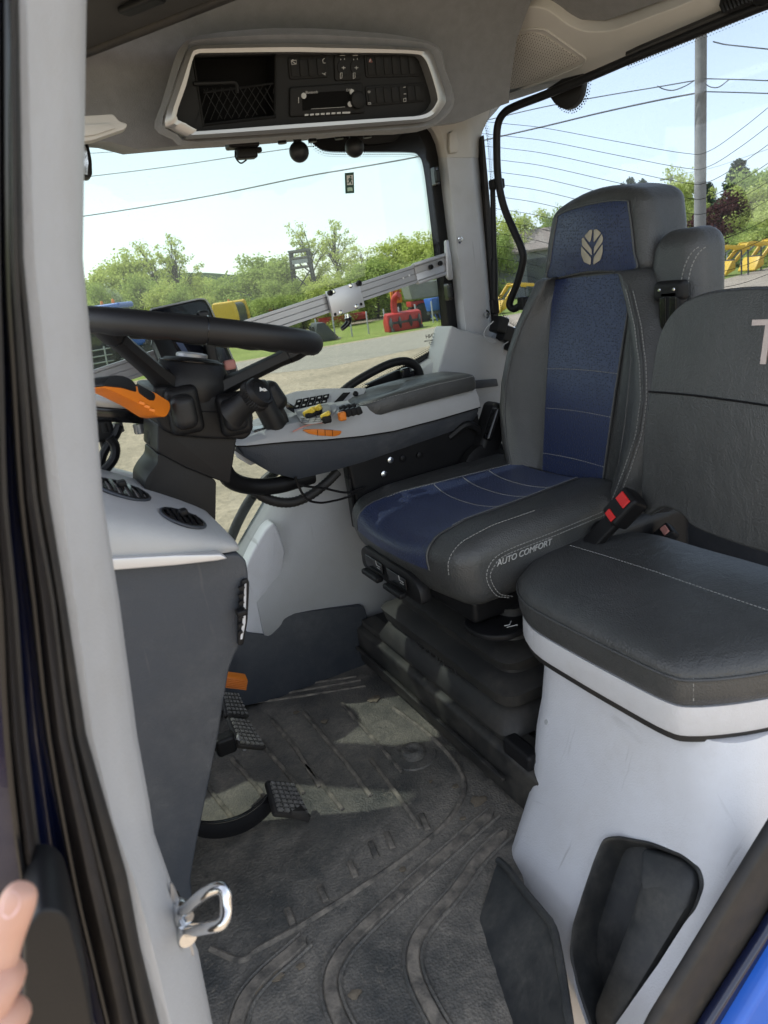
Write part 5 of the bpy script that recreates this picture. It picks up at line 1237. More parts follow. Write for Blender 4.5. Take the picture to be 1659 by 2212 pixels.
# cushion (plan outline measured on its upper seam) with white lip below
cz = .525
cout = [fl(u, v, cz) for u, v in ((1118, 1268), (1132, 1238), (1170, 1205), (1215, 1178), (1265, 1160), (1340, 1158), (1420, 1166), (1520, 1196), (1660, 1236), (1860, 1300), (1900, 1380), (1800, 1412), (1700, 1440), (1600, 1458), (1500, 1466), (1440, 1456), (1330, 1405), (1220, 1350), (1140, 1305))]
cw_ = catmull(cout, 4, closed=True)
ctr = sum(cw_, V((0, 0, 0)))/len(cw_)
def ins_(k, z): return [V((ctr.x+(p.x-ctr.x)*k, ctr.y+(p.y-ctr.y)*k, z)) for p in cw_]
rings = [ins_(.955, cz-.060), ins_(.985, cz-.053), ins_(1.0, cz-.040), ins_(1.003, cz-.03), ins_(1.0, cz-.004), ins_(.992, cz+.006), ins_(.965, cz+.016), ins_(.90, cz+.024), ins_(.75, cz+.030), ins_(.5, cz+.034), ins_(.2, cz+.036)]
pc = MB().loft(rings).build('cushion', 'leather', ps, smooth=60)
MB().tube(ins_(1.004, cz-.003), .0030, 6, closed=True).build('piping', 'leather', pc)
stp = SB(); stitch(stp, [fl(u, v, cz+.0375) for u, v in ((1232, 1178), (1300, 1198), (1420, 1236), (1540, 1278), (1659, 1318), (1760, 1352))], .0009, .005, .003)
stitch(stp, [V((p.x, p.y, z)) for p, z in zip([fl(1498, 1466, cz)]*2, (cz, cz-.050))], .001)
stp.build('stitching', 'thread', pc, smooth=0)
MB().loft([ins_(.965, cz-.118), ins_(.985, cz-.108), ins_(.975, cz-.060)]).build('seat_lip', 'plastic_white', ps, smooth=50)
MB().loft([ins_(.955, cz-.132), ins_(.955, cz-.116)]).build('lip_gap', 'rubber', ps, smooth=50)
# storage base: lofted from below the lip to the floor, flaring out to the front
zt0 = cz-.128
def base_ring(k):
    """k 0 = top .. 1 = floor"""
    z = zt0*(1-k)-.02*k
    ff = V((interp([0, .3, .7, 1], [.835, .815, .755, .655], k), interp([0, .4, 1], [1.135, 1.125, 1.05], k), z))
    nf = V((interp([0, .3, .7, 1], [.855, .80, .66, .53], k), interp([0, .4, 1], [.655, .585, .55], k), z))
    nr = V((1.40, interp([0, 1], [.62, .56], k), z)); fr = V((1.40, 1.2, z))
    return fillet([ff, nf, nr, fr], [.10-.05*k, .09-.03*k, .03, .03], 8)
sb_ = MB().loft([base_ring(k/14) for k in range(15)]+[[V((p.x-.06*(p.x < .8), p.y-.02*(p.y < .7), -.42)) for p in base_ring(1)]]).build('storage_base', 'plastic_white', ps, smooth=60)
# plane of the flared front face, for the handle pocket and the toe trim
fa, fb, fc = V((.80, .66, zt0*.7)), V((.815, 1.125, zt0*.7)), V((.53, .62, -.02))
sbt = bvh(sb_)
# --- passenger base: handle pocket and toe trim, set on the built surface
pk = [(1306, 1814), (1335, 1809), (1405, 1822), (1480, 1850), (1512, 1878), (1519, 1912), (1503, 1962), (1420, 2100), (1320, 2262), (1290, 2252), (1250, 2130), (1235, 2060), (1241, 2000), (1263, 1930), (1287, 1860)]
q = [on(sbt, *p) for p in pk if p[1] < 2010]; q = [a for a in q if a]
nn = sum((b for a, b in q), V((0, 0, 0))).normalized(); c0_ = sum((a for a, b in q), V((0, 0, 0)))/len(q)
off = max((a-c0_).dot(nn) for a, b in q)
PK = lambda u, v, e=0.0: PP(u, v, c0_+nn*(off*.5+e), nn)
rim_ = fillet([PK(*p) for p in pk], .012, 4); cc = sum(rim_, V((0, 0, 0)))/len(rim_)
cut = MB().loft([[p+nn*.12 for p in rim_], [p-nn*.075 for p in rim_]]).build('cutter', 'black', None, smooth=0)
bo = sb_.modifiers.new('b', 'BOOLEAN'); bo.operation = 'DIFFERENCE'; bo.object = cut; bo.solver = 'EXACT'
dg = bpy.context.evaluated_depsgraph_get(); dg.update(); nm_ = bpy.data.meshes.new_from_object(sb_.evaluated_get(dg)); sb_.modifiers.clear(); sb_.data = nm_; bpy.data.objects.remove(cut)
nm_.polygons.foreach_set('use_smooth', [True]*len(nm_.polygons)); nm_.set_sharp_from_angle(angle=R_(40))
def shr(k, e): return [cc+(p-cc)*k+nn*e for p in rim_]
pock = MB().loft([shr(1.03, -.03), shr(1.025, .003), shr(1.0, .006), shr(.975, .003), shr(.955, -.012), shr(.93, -.058)], caps=False).add(shr(.93, -.058), [tuple(range(len(rim_)))]).build('handle_pocket', 'scuffed', ps, smooth=35)
g0 = [PK(*p) for p in ((1388, 1832), (1440, 1846), (1486, 1866), (1502, 1888), (1504, 1914), (1490, 1960), (1410, 2092), (1318, 2242), (1296, 2238), (1284, 2190), (1330, 2080), (1372, 1970), (1396, 1880), (1392, 1858))]
g0 = fillet(g0, .010, 4); gc = sum(g0, V((0, 0, 0)))/len(g0)
gs = lambda k, e: [gc+(p-gc)*k+nn*e for p in g0]
MB().loft([gs(1.04, -.057), gs(1.02, -.006), gs(.99, .002), gs(.95, .006), gs(.6, .010)]).build('pull_grip', 'scuffed', pock, smooth=50)
for u_, v_ in ((1180, 1560), (1128, 1700)):
    h_ = on(sbt, u_, v_)
    if h_: MB().lathe(h_[0], h_[1], [(0, .006), (.0012, .0055), (.0012, .001)], 12).build('screw_cap', 'plastic_grey', ps)
top_ = [P(u, v, z=z) for u, v, z in ((1076, 1858, .028), (1096, 1876, .036), (1140, 1935, .055), (1188, 1992, .078), (1204, 2045, .088), (1221, 2150, .100), (1236, 2260, .108), (1244, 2340, .112))]
bot_ = [fl(u, v, -.004) for u, v in ((1036, 1985), (1030, 2002), (1046, 2050), (1068, 2112), (1084, 2160), (1104, 2215), (1126, 2290), (1140, 2350))]
n2 = V((-.85, -.35, .25)).normalized(); rings = []
for a, b in zip(top_, bot_): rings.append([a, a*.8+b*.2+n2*.003, a*.4+b*.6+n2*.002, b, b-n2*.012, a-n2*.012])
MB().loft(rings).build('toe_trim', 'scuffed', ps, smooth=50)
MB().tube(catmull(top_, 4), .0075, 8).build('toe_edge', 'scuffed', ps)

# --- armrest console with control panel
ar = thing('armrest_console', 'grey control armrest with padded top and joystick beside the driver seat', 'armrest', (.85, 1.9, .7))
AX = [.452, .475, .53, .60, .69, .80, .90, 1.05, 1.17, 1.20]
def az(xs_, zs_): return lambda x: interp(xs_, zs_, x)
zbt = az([.45, .53, .61, .69, .79, .90, 1.05, 1.20], [.838, .832, .822, .808, .795, .787, .790, .797])   # light/dark seam
zlo = az([.45, .48, .53, .59, .62, .80, 1.0, 1.17, 1.20], [.832, .80, .755, .722, .717, .722, .738, .752, .775])
ztp = az([.45, .50, .60, .72, .80, .88, 1.05, 1.20], [.842, .858, .868, .866, .872, .868, .860, .856])
yn, yf = 1.785, az([.45, .52, .62, .8, 1.0, 1.20], [1.86, 1.96, 2.0, 2.0, 1.98, 1.96])
def nose(x): return interp([.45, .475, .53, .62], [.045, .018, .004, 0], x)
rings = [[V((x, yn+nose(x)+.012, zbt(x))), V((x, yn+nose(x)+.014, zlo(x)*.55+zbt(x)*.45)), V((x, yn+nose(x)+.026, zlo(x)-.008)), V((x, yf(x)-.04, zlo(x)+.004)), V((x, yf(x)-.01, zbt(x)))] for x in AX]
MB().loft(rings).build('lower_shell', 'slate', ar, bevel=.006, seg=3, smooth=50)
rings = [[V((x, yn+nose(x), zbt(x)+.001)), V((x, yn+nose(x)+.004, (zbt(x)+ztp(x))/2)), V((x, yn+nose(x)+.022, ztp(x))), V((x, yf(x)-.02, ztp(x)+.012)), V((x, yf(x), ztp(x))), V((x, yf(x), zbt(x)+.001))] for x in AX]
uh = MB().loft(rings).build('upper_shell', 'plastic_grey', ar, bevel=.006, seg=3, smooth=50)
MB().tube([V((x, yn+nose(x)+.003, zbt(x)-.0005)) for x in AX], .0028, 6).build('shell_seam', 'black', ar)
# padded lid
pz = lambda x: interp([.80, .9, 1.05, 1.19], [.872, .884, .892, .892], x)
po = catmull([V((.812, 1.86, 0)), V((.83, 1.81, 0)), V((.90, 1.783, 0)), V((1.05, 1.778, 0)), V((1.17, 1.780, 0)), V((1.195, 1.80, 0)), V((1.20, 1.88, 0)), V((1.19, 1.95, 0)), V((1.12, 1.97, 0)), V((.98, 1.985, 0)), V((.88, 1.97, 0)), V((.825, 1.92, 0))], 4, closed=True)
pc_ = sum(po, V((0, 0, 0)))/len(po)
def pr_(k, dz): return [V((pc_.x+(p.x-pc_.x)*k, pc_.y+(p.y-pc_.y)*k, pz(p.x)+dz)) for p in po]
MB().loft([pr_(.97, -.040), pr_(1, -.034), pr_(1.005, -.018), pr_(.995, -.004), pr_(.97, .004), pr_(.9, .009), pr_(.6, .011), pr_(.2, .012)]).build('armrest_pad', 'leather', ar, smooth=60)
pst = SB(); stitch(pst, [V((p.x, p.y, p.z)) for p in pr_(.992, .0015)], .0009); pst.build('stitching', 'thread', ar, smooth=0)
# raised rear bank with keypad
zk = lambda x, y: ztp(x)+.012
kp0, kpn = V((.68, 1.925, .872)), V((-.05, -.68, .72)).normalized()
def KP(u, v, e=0.0): return PP(u, v, kp0+kpn*e, kpn)
kb = MB().slab(fillet([KP(*q) for q in ((588, 880), (594, 866), (606, 856), (640, 845), (700, 839), (792, 838), (780, 862), (722, 876), (640, 892), (604, 892))], .008), -kpn*.03).build('keypad_bank', 'plastic_grey', ar, bevel=.003, seg=2)
def quad(u0, v0, du, dv, sk): return [(u0, v0), (u0+du, v0-sk), (u0+du+2.2, v0-sk-dv), (u0+2.2, v0-dv)]
for r in range(2):
    for k in range(5):
        p = [KP(*q, .004) for q in quad(634+k*14.6+r*4, 883-k*2.6-r*10.6, 13.2, 9.4, 2.4)]
        o = MB().slab(p, -kpn*.004).build('key', 'black', ar, bevel=.0006)
        c = [KP(*q, .0045) for q in ((638.5+k*14.6+r*4, 879.4-k*2.6-r*10.6), (644+k*14.6+r*4, 878.5-k*2.6-r*10.6), (644.6+k*14.6+r*4, 875.6-k*2.6-r*10.6), (639.5+k*14.6+r*4, 876.4-k*2.6-r*10.6))]
        MB().slab(c, kpn*.0005).build('key_symbol', 'greyprint', o, smooth=0)
MB().slab([KP(*q, .004) for q in ((722, 868), (741, 865), (757, 847), (741, 848))], -kpn*.004).build('key', 'black', ar, bevel=.001)
MB().lathe(KP(768, 852, .001), kpn, [(0, .008), (.006, .008), (.008, .006)], 14).build('rotary_knob', 'black', ar)
# front bowl with levers and jog keys
def TP(u, v, e=0.0): return PP(u, v, V((.65, 1.86, .872+e)), V((0, -.12, 1)))
MB().slab(catmull([TP(*q, .003) for q in ((640, 893), (655, 885), (690, 876), (720, 872), (728, 885), (712, 903), (690, 914), (655, 915))], 4, closed=True), (0, 0, .004)).build('control_tray', 'greyprint', ar, bevel=.001)
gm = MB()
for k in range(4): gm.tube([TP(652+k*13, 914-k*1.0, .009), TP(656+k*14, 903-k*1.5, .009)], .0006, 4)
for k in range(3): gm.tube([TP(650, 905+k*4, .009), TP(700, 901+k*4, .009)], .0006, 4)
gm.build('tray_lines', 'black', ar, smooth=0)
for (u, v, s) in ((668, 889, 1), (682, 884, 1.0), (703, 896, .8)):
    c = TP(u, v, .02); MB().rbox(c, (.035*s, .022*s, .016*s), .005, rot=Matrix.Rotation(R_(-35), 3, 'Z') @ Matrix.Rotation(R_(-22), 3, 'Y')).build('yellow_lever', 'yellow', ar)
    MB().rbox(c+V((0, 0, -.012)), (.03*s, .03*s, .02), .005).build('lever_base', 'black', ar)
MB().slab([TP(*q, .008) for q in ((690, 884), (712, 883), (718, 896), (700, 900))], (0, 0, .014)).build('lever_block', 'mach_grey', ar, bevel=.004)
for k in range(7):
    MB().rbox(TP(741+(k % 4)*11, 893-(k//4)*9-(k % 4)*2, .016), (.017, .016, .022), .004, rot=Matrix.Rotation(R_(-15), 3, 'Y')).build('paddle_switch', 'black', ar)
MB().rbox(TP(739, 899, .016), (.020, .018, .024), .005).build('orange_switch', 'orange', ar)
MB().slab([V((x, yn+nose(x)-.001, z)) for x, z in ((.60, .852), (.63, .859), (.66, .861), (.70, .857), (.70, .853), (.66, .857), (.63, .855), (.60, .848))], (0, -.001, 0)).build('red_line', 'redfade', ar, smooth=0)
ok = fillet(pix([(654, 929), (664, 927.5), (690, 927), (739, 931), (735, 939), (722, 943), (690, 941), (668, 937)], y=yn-.001), .006)
okb = MB().slab(ok, (0, .01, 0)).build('orange_keys', 'orange', ar, bevel=.0012)
for u in (686, 702, 718): MB().tube(pix([(u, 928.5), (u+.6, 941.5)], y=yn-.0025), .0007, 4).build('key_gap', 'black', okb)
MB().tube(pix([(700, 928), (720, 929)], y=yn-.0025), .0005, 4).build('key_print', 'black', okb)
# joystick handle with display pod
jb = TP(610, 930)
MB().rbox((.56, 1.86, .862), (.10, .06, .012), .004).build('joystick_slot', 'black_gloss', ar)
js = [P(u, v, y=1.83) for u, v in ((607, 944), (598, 925), (585, 900), (572, 875), (562, 852), (553, 836), (548, 826))]
MB().tube(catmull(js, 4), lambda t: interp([0, .15, .3, .55, .8, .92, 1], [.026, .028, .030, .030, .033, .030, .016], t), 18).build('joystick', 'black_soft', ar)
MB().rbox(P(583, 860, y=1.845), (.075, .06, .085), .024, rot=Matrix.Rotation(R_(-25), 3, 'Y')).build('joystick_head', 'black_soft', ar)
MB().tube(catmull(pix([(592, 872), (606, 892), (614, 915), (612, 938)], y=1.84), 4), [.012, .014, .016, .014, .014, .014, .014, .014, .014, .014, .014, .014, .012], 12).build('grip_ridge', 'black_soft', ar)
for k, (u, v) in enumerate(((534, 826), (541, 822), (547, 828))): MB().rbox(P(u, v, y=1.80), (.012, .012, .02), .004, rot=Matrix.Rotation(R_(30), 3, 'Y')).build('thumb_switch', ('orange', 'chrome', 'orange')[k], ar)
MB().rbox((.60, 1.945, .895), (.052, .05, .038), .006, rot=Matrix.Rotation(R_(-18), 3, 'Y')).build('display_pod', 'plastic_grey', ar)
MB().slab(pix([(616, 866), (634, 876), (636, 893), (618, 882)], y=1.90), (0, -.004, 0)).build('display_window', 'screen', ar, bevel=.001)
# support arm, hose and thin cables below
MB().tube(catmull([V((.40, 1.80, .80)), V((.42, 1.82, .755)), V((.47, 1.84, .72)), V((.55, 1.85, .70)), V((.66, 1.86, .70))], 5), .024, 10).build('support_arm', 'black', ar)
MB().slab(pix([(498, 948), (506, 946), (540, 976), (556, 1000), (542, 1006), (518, 992), (508, 976)], y=1.86), (0, .03, 0)).build('arm_web', 'plastic_pillar', ar, bevel=.004)
hp_ = catmull(pix([(538, 1040), (556, 1065), (590, 1082), (630, 1085), (670, 1070), (705, 1043), (730, 1018)], y=1.86), 10)
hs = MB().tube(hp_, [.0135+.0016*(i % 2) for i in range(len(hp_))], 10).build('corrugated_hose', 'rubber', ar)
MB().tube(catmull(pix([(638, 1030), (646, 1052), (662, 1078), (690, 1086), (720, 1082), (750, 1074), (785, 1058)], y=1.80), 6), .0035, 6).build('thin_cable', 'black', ar)
MB().tube(catmull(pix([(638, 1034), (650, 1048), (700, 1055), (750, 1064), (790, 1052)], y=1.80), 6), .0035, 6).build('thin_cable', 'black', ar)

# --- steering wheel
SWC = V((.318, 1.44, 1.152)); swn = V((math.sin(R_(14.5)), 0, math.cos(R_(14.5))))
sw = thing('steering_wheel', 'black leather steering wheel seen almost edge-on from the door', 'steering wheel', SWC)
wu = V((0, 1, 0)); wv = swn.cross(wu)           # wv points to the front (-X)
RW = .232
pt = lambda a, r=RW, h=0: SWC+(wu*math.cos(a)+wv*math.sin(a))*r+swn*h
n = 96; rings = []
for i in range(n+1):
    a = 2*math.pi*i/n; c = pt(a); rad = (c-SWC).normalized(); ring = []
    for k in range(14):
        q = 2*math.pi*k/14; bump = .0014*max(0, -math.sin(q))*math.sin(a*22)
        ring.append(c+rad*math.cos(q)*.0225+swn*(math.sin(q)*(.0225+bump)))
    rings.append(ring)
rim = MB().loft(rings, caps=False).build('rim', 'black_soft', sw, smooth=60)
sj = MB()
for a in (math.pi-.12,): sj.tube([pt(a)+((pt(a)-SWC).normalized()*math.cos(q)+swn*math.sin(q))*.0227 for q in [2*math.pi*k/16 for k in range(16)]], .0012, 5, closed=True)
sj.build('grip_seam', 'black_gloss', rim)
hc = SWC-swn*.092
hub = MB().lathe(hc-swn*.055, swn, [(0, .060), (.02, .073), (.045, .077), (.070, .072), (.086, .062), (.090, .060), (.091, .058), (.097, .050), (.099, .001)], 40).build('hub', 'black_soft', sw)
MB().tube([hc+swn*.036+(wu*math.cos(a)+wv*math.sin(a))*.0620 for a in [2*math.pi*k/40 for k in range(40)]], .0012, 5, closed=True).build('cap_groove', 'black_gloss', hub)
MB().lathe(hc+swn*.044, swn, [(0, .030), (.006, .030), (.008, .026), (.008, .001)], 30).build('badge', 'alu', hub)
MB().lathe(hc+swn*.0505, swn, [(0, .024), (.0025, .023), (.003, .001)], 30).build('badge_face', 'silver', hub)
for nm, a in (('a', math.pi+math.radians(63)), ('b', math.pi-math.radians(55)), ('c', 0.12)):
    o0, o1 = pt(a, .050, -.108), pt(a, .224, -.006); dr = (o1-o0).normalized(); sdv = dr.cross(swn).normalized(); up2 = sdv.cross(dr)
    rings = []
    for t, w, h in ((0, .030, .020), (.3, .022, .015), (.7, .020, .014), (.86, .022, .017), (1, .030, .014)):
        c = o0.lerp(o1, t); rings.append([c+sdv*x*w+up2*y*h for x, y in ((-1, -.5), (-.5, -1), (.5, -1), (1, -.5), (1, .5), (.5, 1), (-.5, 1), (-1, .5))])
    s_ = MB().loft(rings).build('spoke', 'black_soft', sw, smooth=50)
    c = o0.lerp(o1, .80); MB().loft([[q+sdv*x*.0225+up2*y*.0165 for x, y in ((-1, -.5), (-.5, -1), (.5, -1), (1, -.5), (1, .5), (.5, 1), (-.5, 1), (-1, .5))] for q in (c, c+dr*.0025)]).build('spoke_joint', 'black_gloss', s_)

# --- steering column with stalks
co = thing('steering_column', 'black steering column with orange shuttle lever and horn stalk', 'steering column', (.32, 1.46, .85))
CY = 1.37
md = fillet(pix([(330, 836), (350, 833), (427, 842), (443, 853), (515, 856), (545, 880), (549, 905), (544, 938), (531, 950), (450, 948), (382, 942), (352, 930), (338, 905)], y=CY), .008)
MB().slab(md, (0, .20, 0)).build('switch_housing', 'black', co, bevel=.014, seg=3)
MB().tube(pix([(372, 887), (445, 889), (545, 894)], y=CY-.0005), .0012, 5).build('housing_seam', 'black_gloss', co)
MB().slab(fillet(pix([(340, 915), (512, 940), (511, 950), (497, 1046), (466, 1036), (400, 1010), (340, 978)], y=CY+.015), .006), (0, .16, 0)).build('upper_shroud', 'black', co, bevel=.008, seg=3)
MB().slab(fillet(pix([(324, 915), (345, 922), (344, 975), (332, 966), (328, 957), (322, 962)], y=CY+.10), .003), (0, .06, 0)).build('shroud_flange', 'black', co, bevel=.002)
MB().slab(fillet(pix([(341, 978), (400, 1008), (467, 1037), (466, 1100), (463, 1200), (330, 1200), (313, 1076), (312, 1043), (322, 1024), (341, 1000)], y=CY+.022), .008), (0, .15, 0)).build('lower_cover', 'black', co, bevel=.010, seg=3)
for (u, v, a, b) in ((398, 886, .045, .065), (506, 894, .045, .060)):
    c = P(u, v, y=CY-.004)
    MB().rbox(c, (a*1.4, .03, b*1.4), .014, (3, 2, 3)).build('stalk_boot', 'black', co)
    MB().rbox(c+V((-.005, -.022, 0)), (a, .04, b), .018, (3, 2, 3)).build('boot_collar', 'black_soft', co)
# orange shuttle lever
q0, q1 = P(221, 836, y=1.21), P(362, 888, y=1.325); ldn = (q1-q0).cross(V((0, 0, 1))).normalized()
LPn = lambda u, v, e=0: PP(u, v, q0+ldn*e, ldn)
tw_ = ldn if ldn.dot(FW) > 0 else -ldn
lever = MB().slab(fillet([LPn(*q) for q in ((220, 836), (262, 826), (300, 836), (336, 849), (366, 868), (368, 880), (364, 892), (357, 901), (339, 898), (300, 872), (250, 847))], .006), tw_*.036).build('shuttle_lever', 'orange', co, bevel=.006, seg=3)
MB().slab(fillet([LPn(*q)-tw_*.001 for q in ((221, 834), (226, 824), (236, 813), (246, 810.5), (266, 812), (281, 819), (291, 827), (295, 847.5), (262, 838))], .006), tw_*.038).build('lever_cap', 'black_soft', lever, bevel=.005, seg=3)
MB().slab(fillet([LPn(*q)-tw_*.001 for q in ((295, 828), (318, 840), (334, 850), (336, 858), (333, 866), (322, 865), (299, 849))], .005), tw_*.038).build('lever_inlay', 'black_soft', lever, bevel=.004, seg=3)
for k in range(3):
    c = LPn(304+k*11, 871+k*7.5)-tw_*.002; MB().rbox(c, (.011, .006, .006), .002, rot=Matrix.Rotation(R_(30), 3, 'Y')).build('grip_notch', 'orange', lever)
# horn stalk
h0, h1 = P(503, 893, y=CY-.03), P(566, 843, y=1.285); hax = (h1-h0).normalized(); hl = (h1-h0).length
hsb = MB().lathe(h0, hax, [(0, .030), (.01, .026), (hl*.35, .0225), (hl*.62, .023), (hl*.66, .027)], 28).build('horn_stalk', 'black_soft', co)
rg_ = MB(); rings = []
for d in (hl*.66, hl*.70, hl*.82, hl*.85):
    u2 = hax.orthogonal().normalized(); w2 = hax.cross(u2); r0_ = .0295 if d in (hl*.66, hl*.85) else .031
    rings.append([h0+hax*d+(u2*math.cos(2*math.pi*k/80)+w2*math.sin(2*math.pi*k/80))*(r0_-(.0018 if k % 2 else 0)) for k in range(80)])
rg_.loft(rings).build('ribbed_ring', 'black', hsb, smooth=20)
MB().lathe(h0, hax, [(hl*.84, .0285), (hl*.96, .0285), (hl*1.0, .0265), (hl*1.0, .0225), (hl*.985, .022), (hl*.99, .0215), (hl*1.005, .018), (hl*1.01, .001)], 36).build('horn_button', 'black', hsb)
HP = lambda u, v: PP(u, v, h0+hax*(hl*1.0135), hax)
hn_ = MB()
hn_.slab([HP(*q) for q in ((560.5, 836), (561.5, 846), (563, 845.5), (567.5, 842.5), (567, 840.5), (562.2, 836.3))], hax*.0004)
hn_.tube([HP(570.5+4.2*math.cos(t*.4), 842+2.4*math.sin(t*.4)+.4*math.cos(t*.4)) for t in range(16)], .0009, 5, closed=True)
hn_.tube([HP(567, 841.4), HP(577, 843.4)], .0009, 5)
hn_.build('horn_symbol', 'white', hsb, smooth=0)

# --- dashboard console (side facing the door) with trim band and vents
da = thing('dashboard', 'dark slate dashboard console with light grey top and round vents', 'dashboard', (.1, 1.35, .4))
DY = 1.185
dkb = fillet(pix([(20, 1228), (240, 1224), (515, 1196), (532, 1210), (537, 1240), (538, 1300), (532, 1350), (520, 1390), (503, 1425), (494, 1452), (486, 1500), (470, 1600), (442, 1740), (424, 1830), (412, 1900), (418, 1960), (420, 2010), (20, 2010)], y=DY), .012)
MB().slab(dkb, (0, .42, 0)).build('lower_body', 'slate', da, bevel=.022, seg=5)
bnd = [P(u, v, y=DY-.026) for u, v in ((20, 1216), (243, 1206), (380, 1199), (476, 1197), (493, 1207), (470, 1212), (380, 1222), (243, 1233), (20, 1245))]
MB().slab(bnd, (0, .03, 0)).build('trim_band', 'alu_light', da, bevel=.003, seg=3)
secs = []
for x, k in ((-.45, 1.45), (-.1, 1.45), (.03, 1.42), (.07, 1.36), (.10, 1.25), (.14, 1.06), (.18, .86), (.21, .70), (.24, .52), (.258, .38), (.266, .24)):
    zb = .822; pr = [(1.172, zb), (1.168, zb+.022*k), (1.174, zb+.042*k), (1.196, zb+.058*k), (1.25, zb+.070*k), (1.34, zb+.080*k), (1.44, zb+.082*k), (1.55, zb+.07*k), (1.58, zb)]
    c = 1.37
    secs.append([V((x, c+(p.x-c)*(.80+.20*min(1, k)), p.z-max(-.1, (x-.06))*.22)) for p in catmull([V((y, 0, z)) for y, z in pr], 3)])
dt = MB().loft(secs).build('upper_cover', 'plastic_grey', da, smooth=60)
dtt = bvh(dt)
def vent(u, v, r):
    h = on(dtt, u, v)
    if not h: return
    c, n2 = h; w1 = V((1, 0, 0)); w1 = (w1-n2*w1.dot(n2)).normalized(); w2 = n2.cross(w1)
    cir = lambda rr, e, n=36: [c+(w1*math.cos(6.2832*k/n)+w2*math.sin(6.2832*k/n))*rr+n2*e for k in range(n)]
    vb_ = MB().loft([cir(r, -.03), cir(r, .003), cir(r*.9, .004), cir(r*.88, -.004), cir(r*.86, -.005)]).build('air_vent', 'black', da)
    MB().tube(cir(r*1.02, .001), .0026, 8, closed=True).build('vent_ring', 'slate', vb_)
    for k in (-.66, -.33, 0, .33, .66):
        L_ = r*math.sqrt(1-k*k)*.86; MB().strip([c+w1*r*k-w2*L_-n2*.003, c+w1*r*k+w2*L_-n2*.003], .010, .008, n2).build('vent_blade', 'black_gloss', vb_)
    MB().rbox(c+w2*r*.3+n2*.008, (.016, .02, .012), .004).build('vent_tab', 'black', vb_)
vent(262, 1058, .050); vent(395, 1120, .040)
# tall side vent on the rear edge
vs_ = fillet(pix([(520, 1250), (533, 1247), (537, 1256), (533, 1340), (524, 1390), (512, 1393), (512, 1340), (516, 1280)], y=DY-.001), .006)
sv = MB().slab(vs_, (0, -.008, 0)).build('side_vent', 'black', da, bevel=.003)
MB().slab(pix([(528, 1262), (532, 1260), (530, 1345), (523, 1380), (519, 1381), (525, 1330)], y=DY-.010), (0, -.001, 0)).build('vent_slot', 'plastic_white', sv, smooth=0)
for k in range(7): MB().strip(pix([(515+(.7 if k < 3 else -.3)*1, 1272+k*16), (527-k*.7, 1266+k*16)], y=DY-.012), .008, .004, (0, -1, 0)).build('vent_blade', 'black', sv)
MB().rbox(P(521, 1322, y=DY-.02), (.018, .02, .012), .004).build('vent_tab', 'black', sv)
# front cowl beyond the column, and the instrument display bar
ib = thing('display_bar', 'slim instrument display bar with silver top left of the steering column', 'instrument display', P(260, 890, y=1.66))
MB().slab(fillet(pix([(120, 866), (203, 876), (334, 888), (336, 900), (330, 914), (318, 917), (206, 910), (120, 902)], y=1.62), .008), (0, .05, 0)).build('display_case', 'black_gloss', ib, bevel=.006)
MB().slab(fillet(pix([(120, 845), (203, 854), (300, 874), (334, 888), (203, 878), (120, 868)], y=1.615), .004), (0, .07, 0)).build('silver_top', 'silver', ib, bevel=.004)
for u, s in ((222, 1.2), (250, 1), (300, 1)): MB().lathe(P(u, 913+(u-222)*.03, y=1.64), (0, 0, -1), [(0, .014*s), (.02, .014*s), (.022, .010*s)], 14).build('socket', 'silver' if u > 230 else 'black', ib)
MB().rbox(P(218, 930, y=1.64), (.05, .03, .045), .006).rbox(P(230, 950, y=1.66), (.03, .03, .05), .006).build('bar_bracket', 'black', ib)
cl = MB().tube(catmull(pix([(258, 918), (250, 940), (232, 965), (222, 985), (218, 1010), (222, 1040)], y=1.60), 5), .009, 8).build('wiring_cable', 'black', None); tag(cl, 'thick black cable hanging from the display bar', 'cable')
cl = MB().tube(catmull(pix([(236, 945), (248, 962), (248, 985), (236, 1005), (218, 1022)], y=1.57), 5), .010, 8).build('wiring_cable', 'black', None); tag(cl, 'looped black cable resting on the grey dash cowl', 'cable')

# --- touch-screen monitor behind the wheel
mn = thing('touch_screen', 'tablet-like touch screen tilted behind the steering wheel', 'monitor', P(420, 760, y=1.85))
mo_ = [P(u, v, y=yy) for u, v, yy in ((325, 668, 1.80), (430, 646, 1.95), (445, 648, 1.96), (452, 660, 1.96), (512, 800, 1.88), (506, 812, 1.87), (390, 830, 1.76), (372, 822, 1.74))]
mc = sum(mo_, V((0, 0, 0)))/8; mnr = (mo_[1]-mo_[0]).cross(mo_[4]-mo_[1]).normalized(); mnr = mnr if mnr.dot(FW) < 0 else -mnr
mp = [PP(u, v, mc, mnr) for u, v in ((322, 669), (430, 646), (444, 647), (452, 660), (513, 800), (506, 812), (390, 830), (376, 824))]
MB().slab(fillet(mp, .012), -mnr*.03).build('screen_case', 'black', mn, bevel=.004)
sc_ = [PP(u, v, mc+mnr*.001, mnr) for u, v in ((334, 671), (432, 651), (444, 657), (500, 794), (496, 806), (392, 822))]
scr = MB().slab(fillet(sc_, .008), mnr*.001).build('screen_glass', 'screen', mn, smooth=0)
MB().tube([p+mnr*.001 for p in fillet(mp, .012)], .0022, 6, closed=True).build('screen_edge', 'plastic_grey', mn)
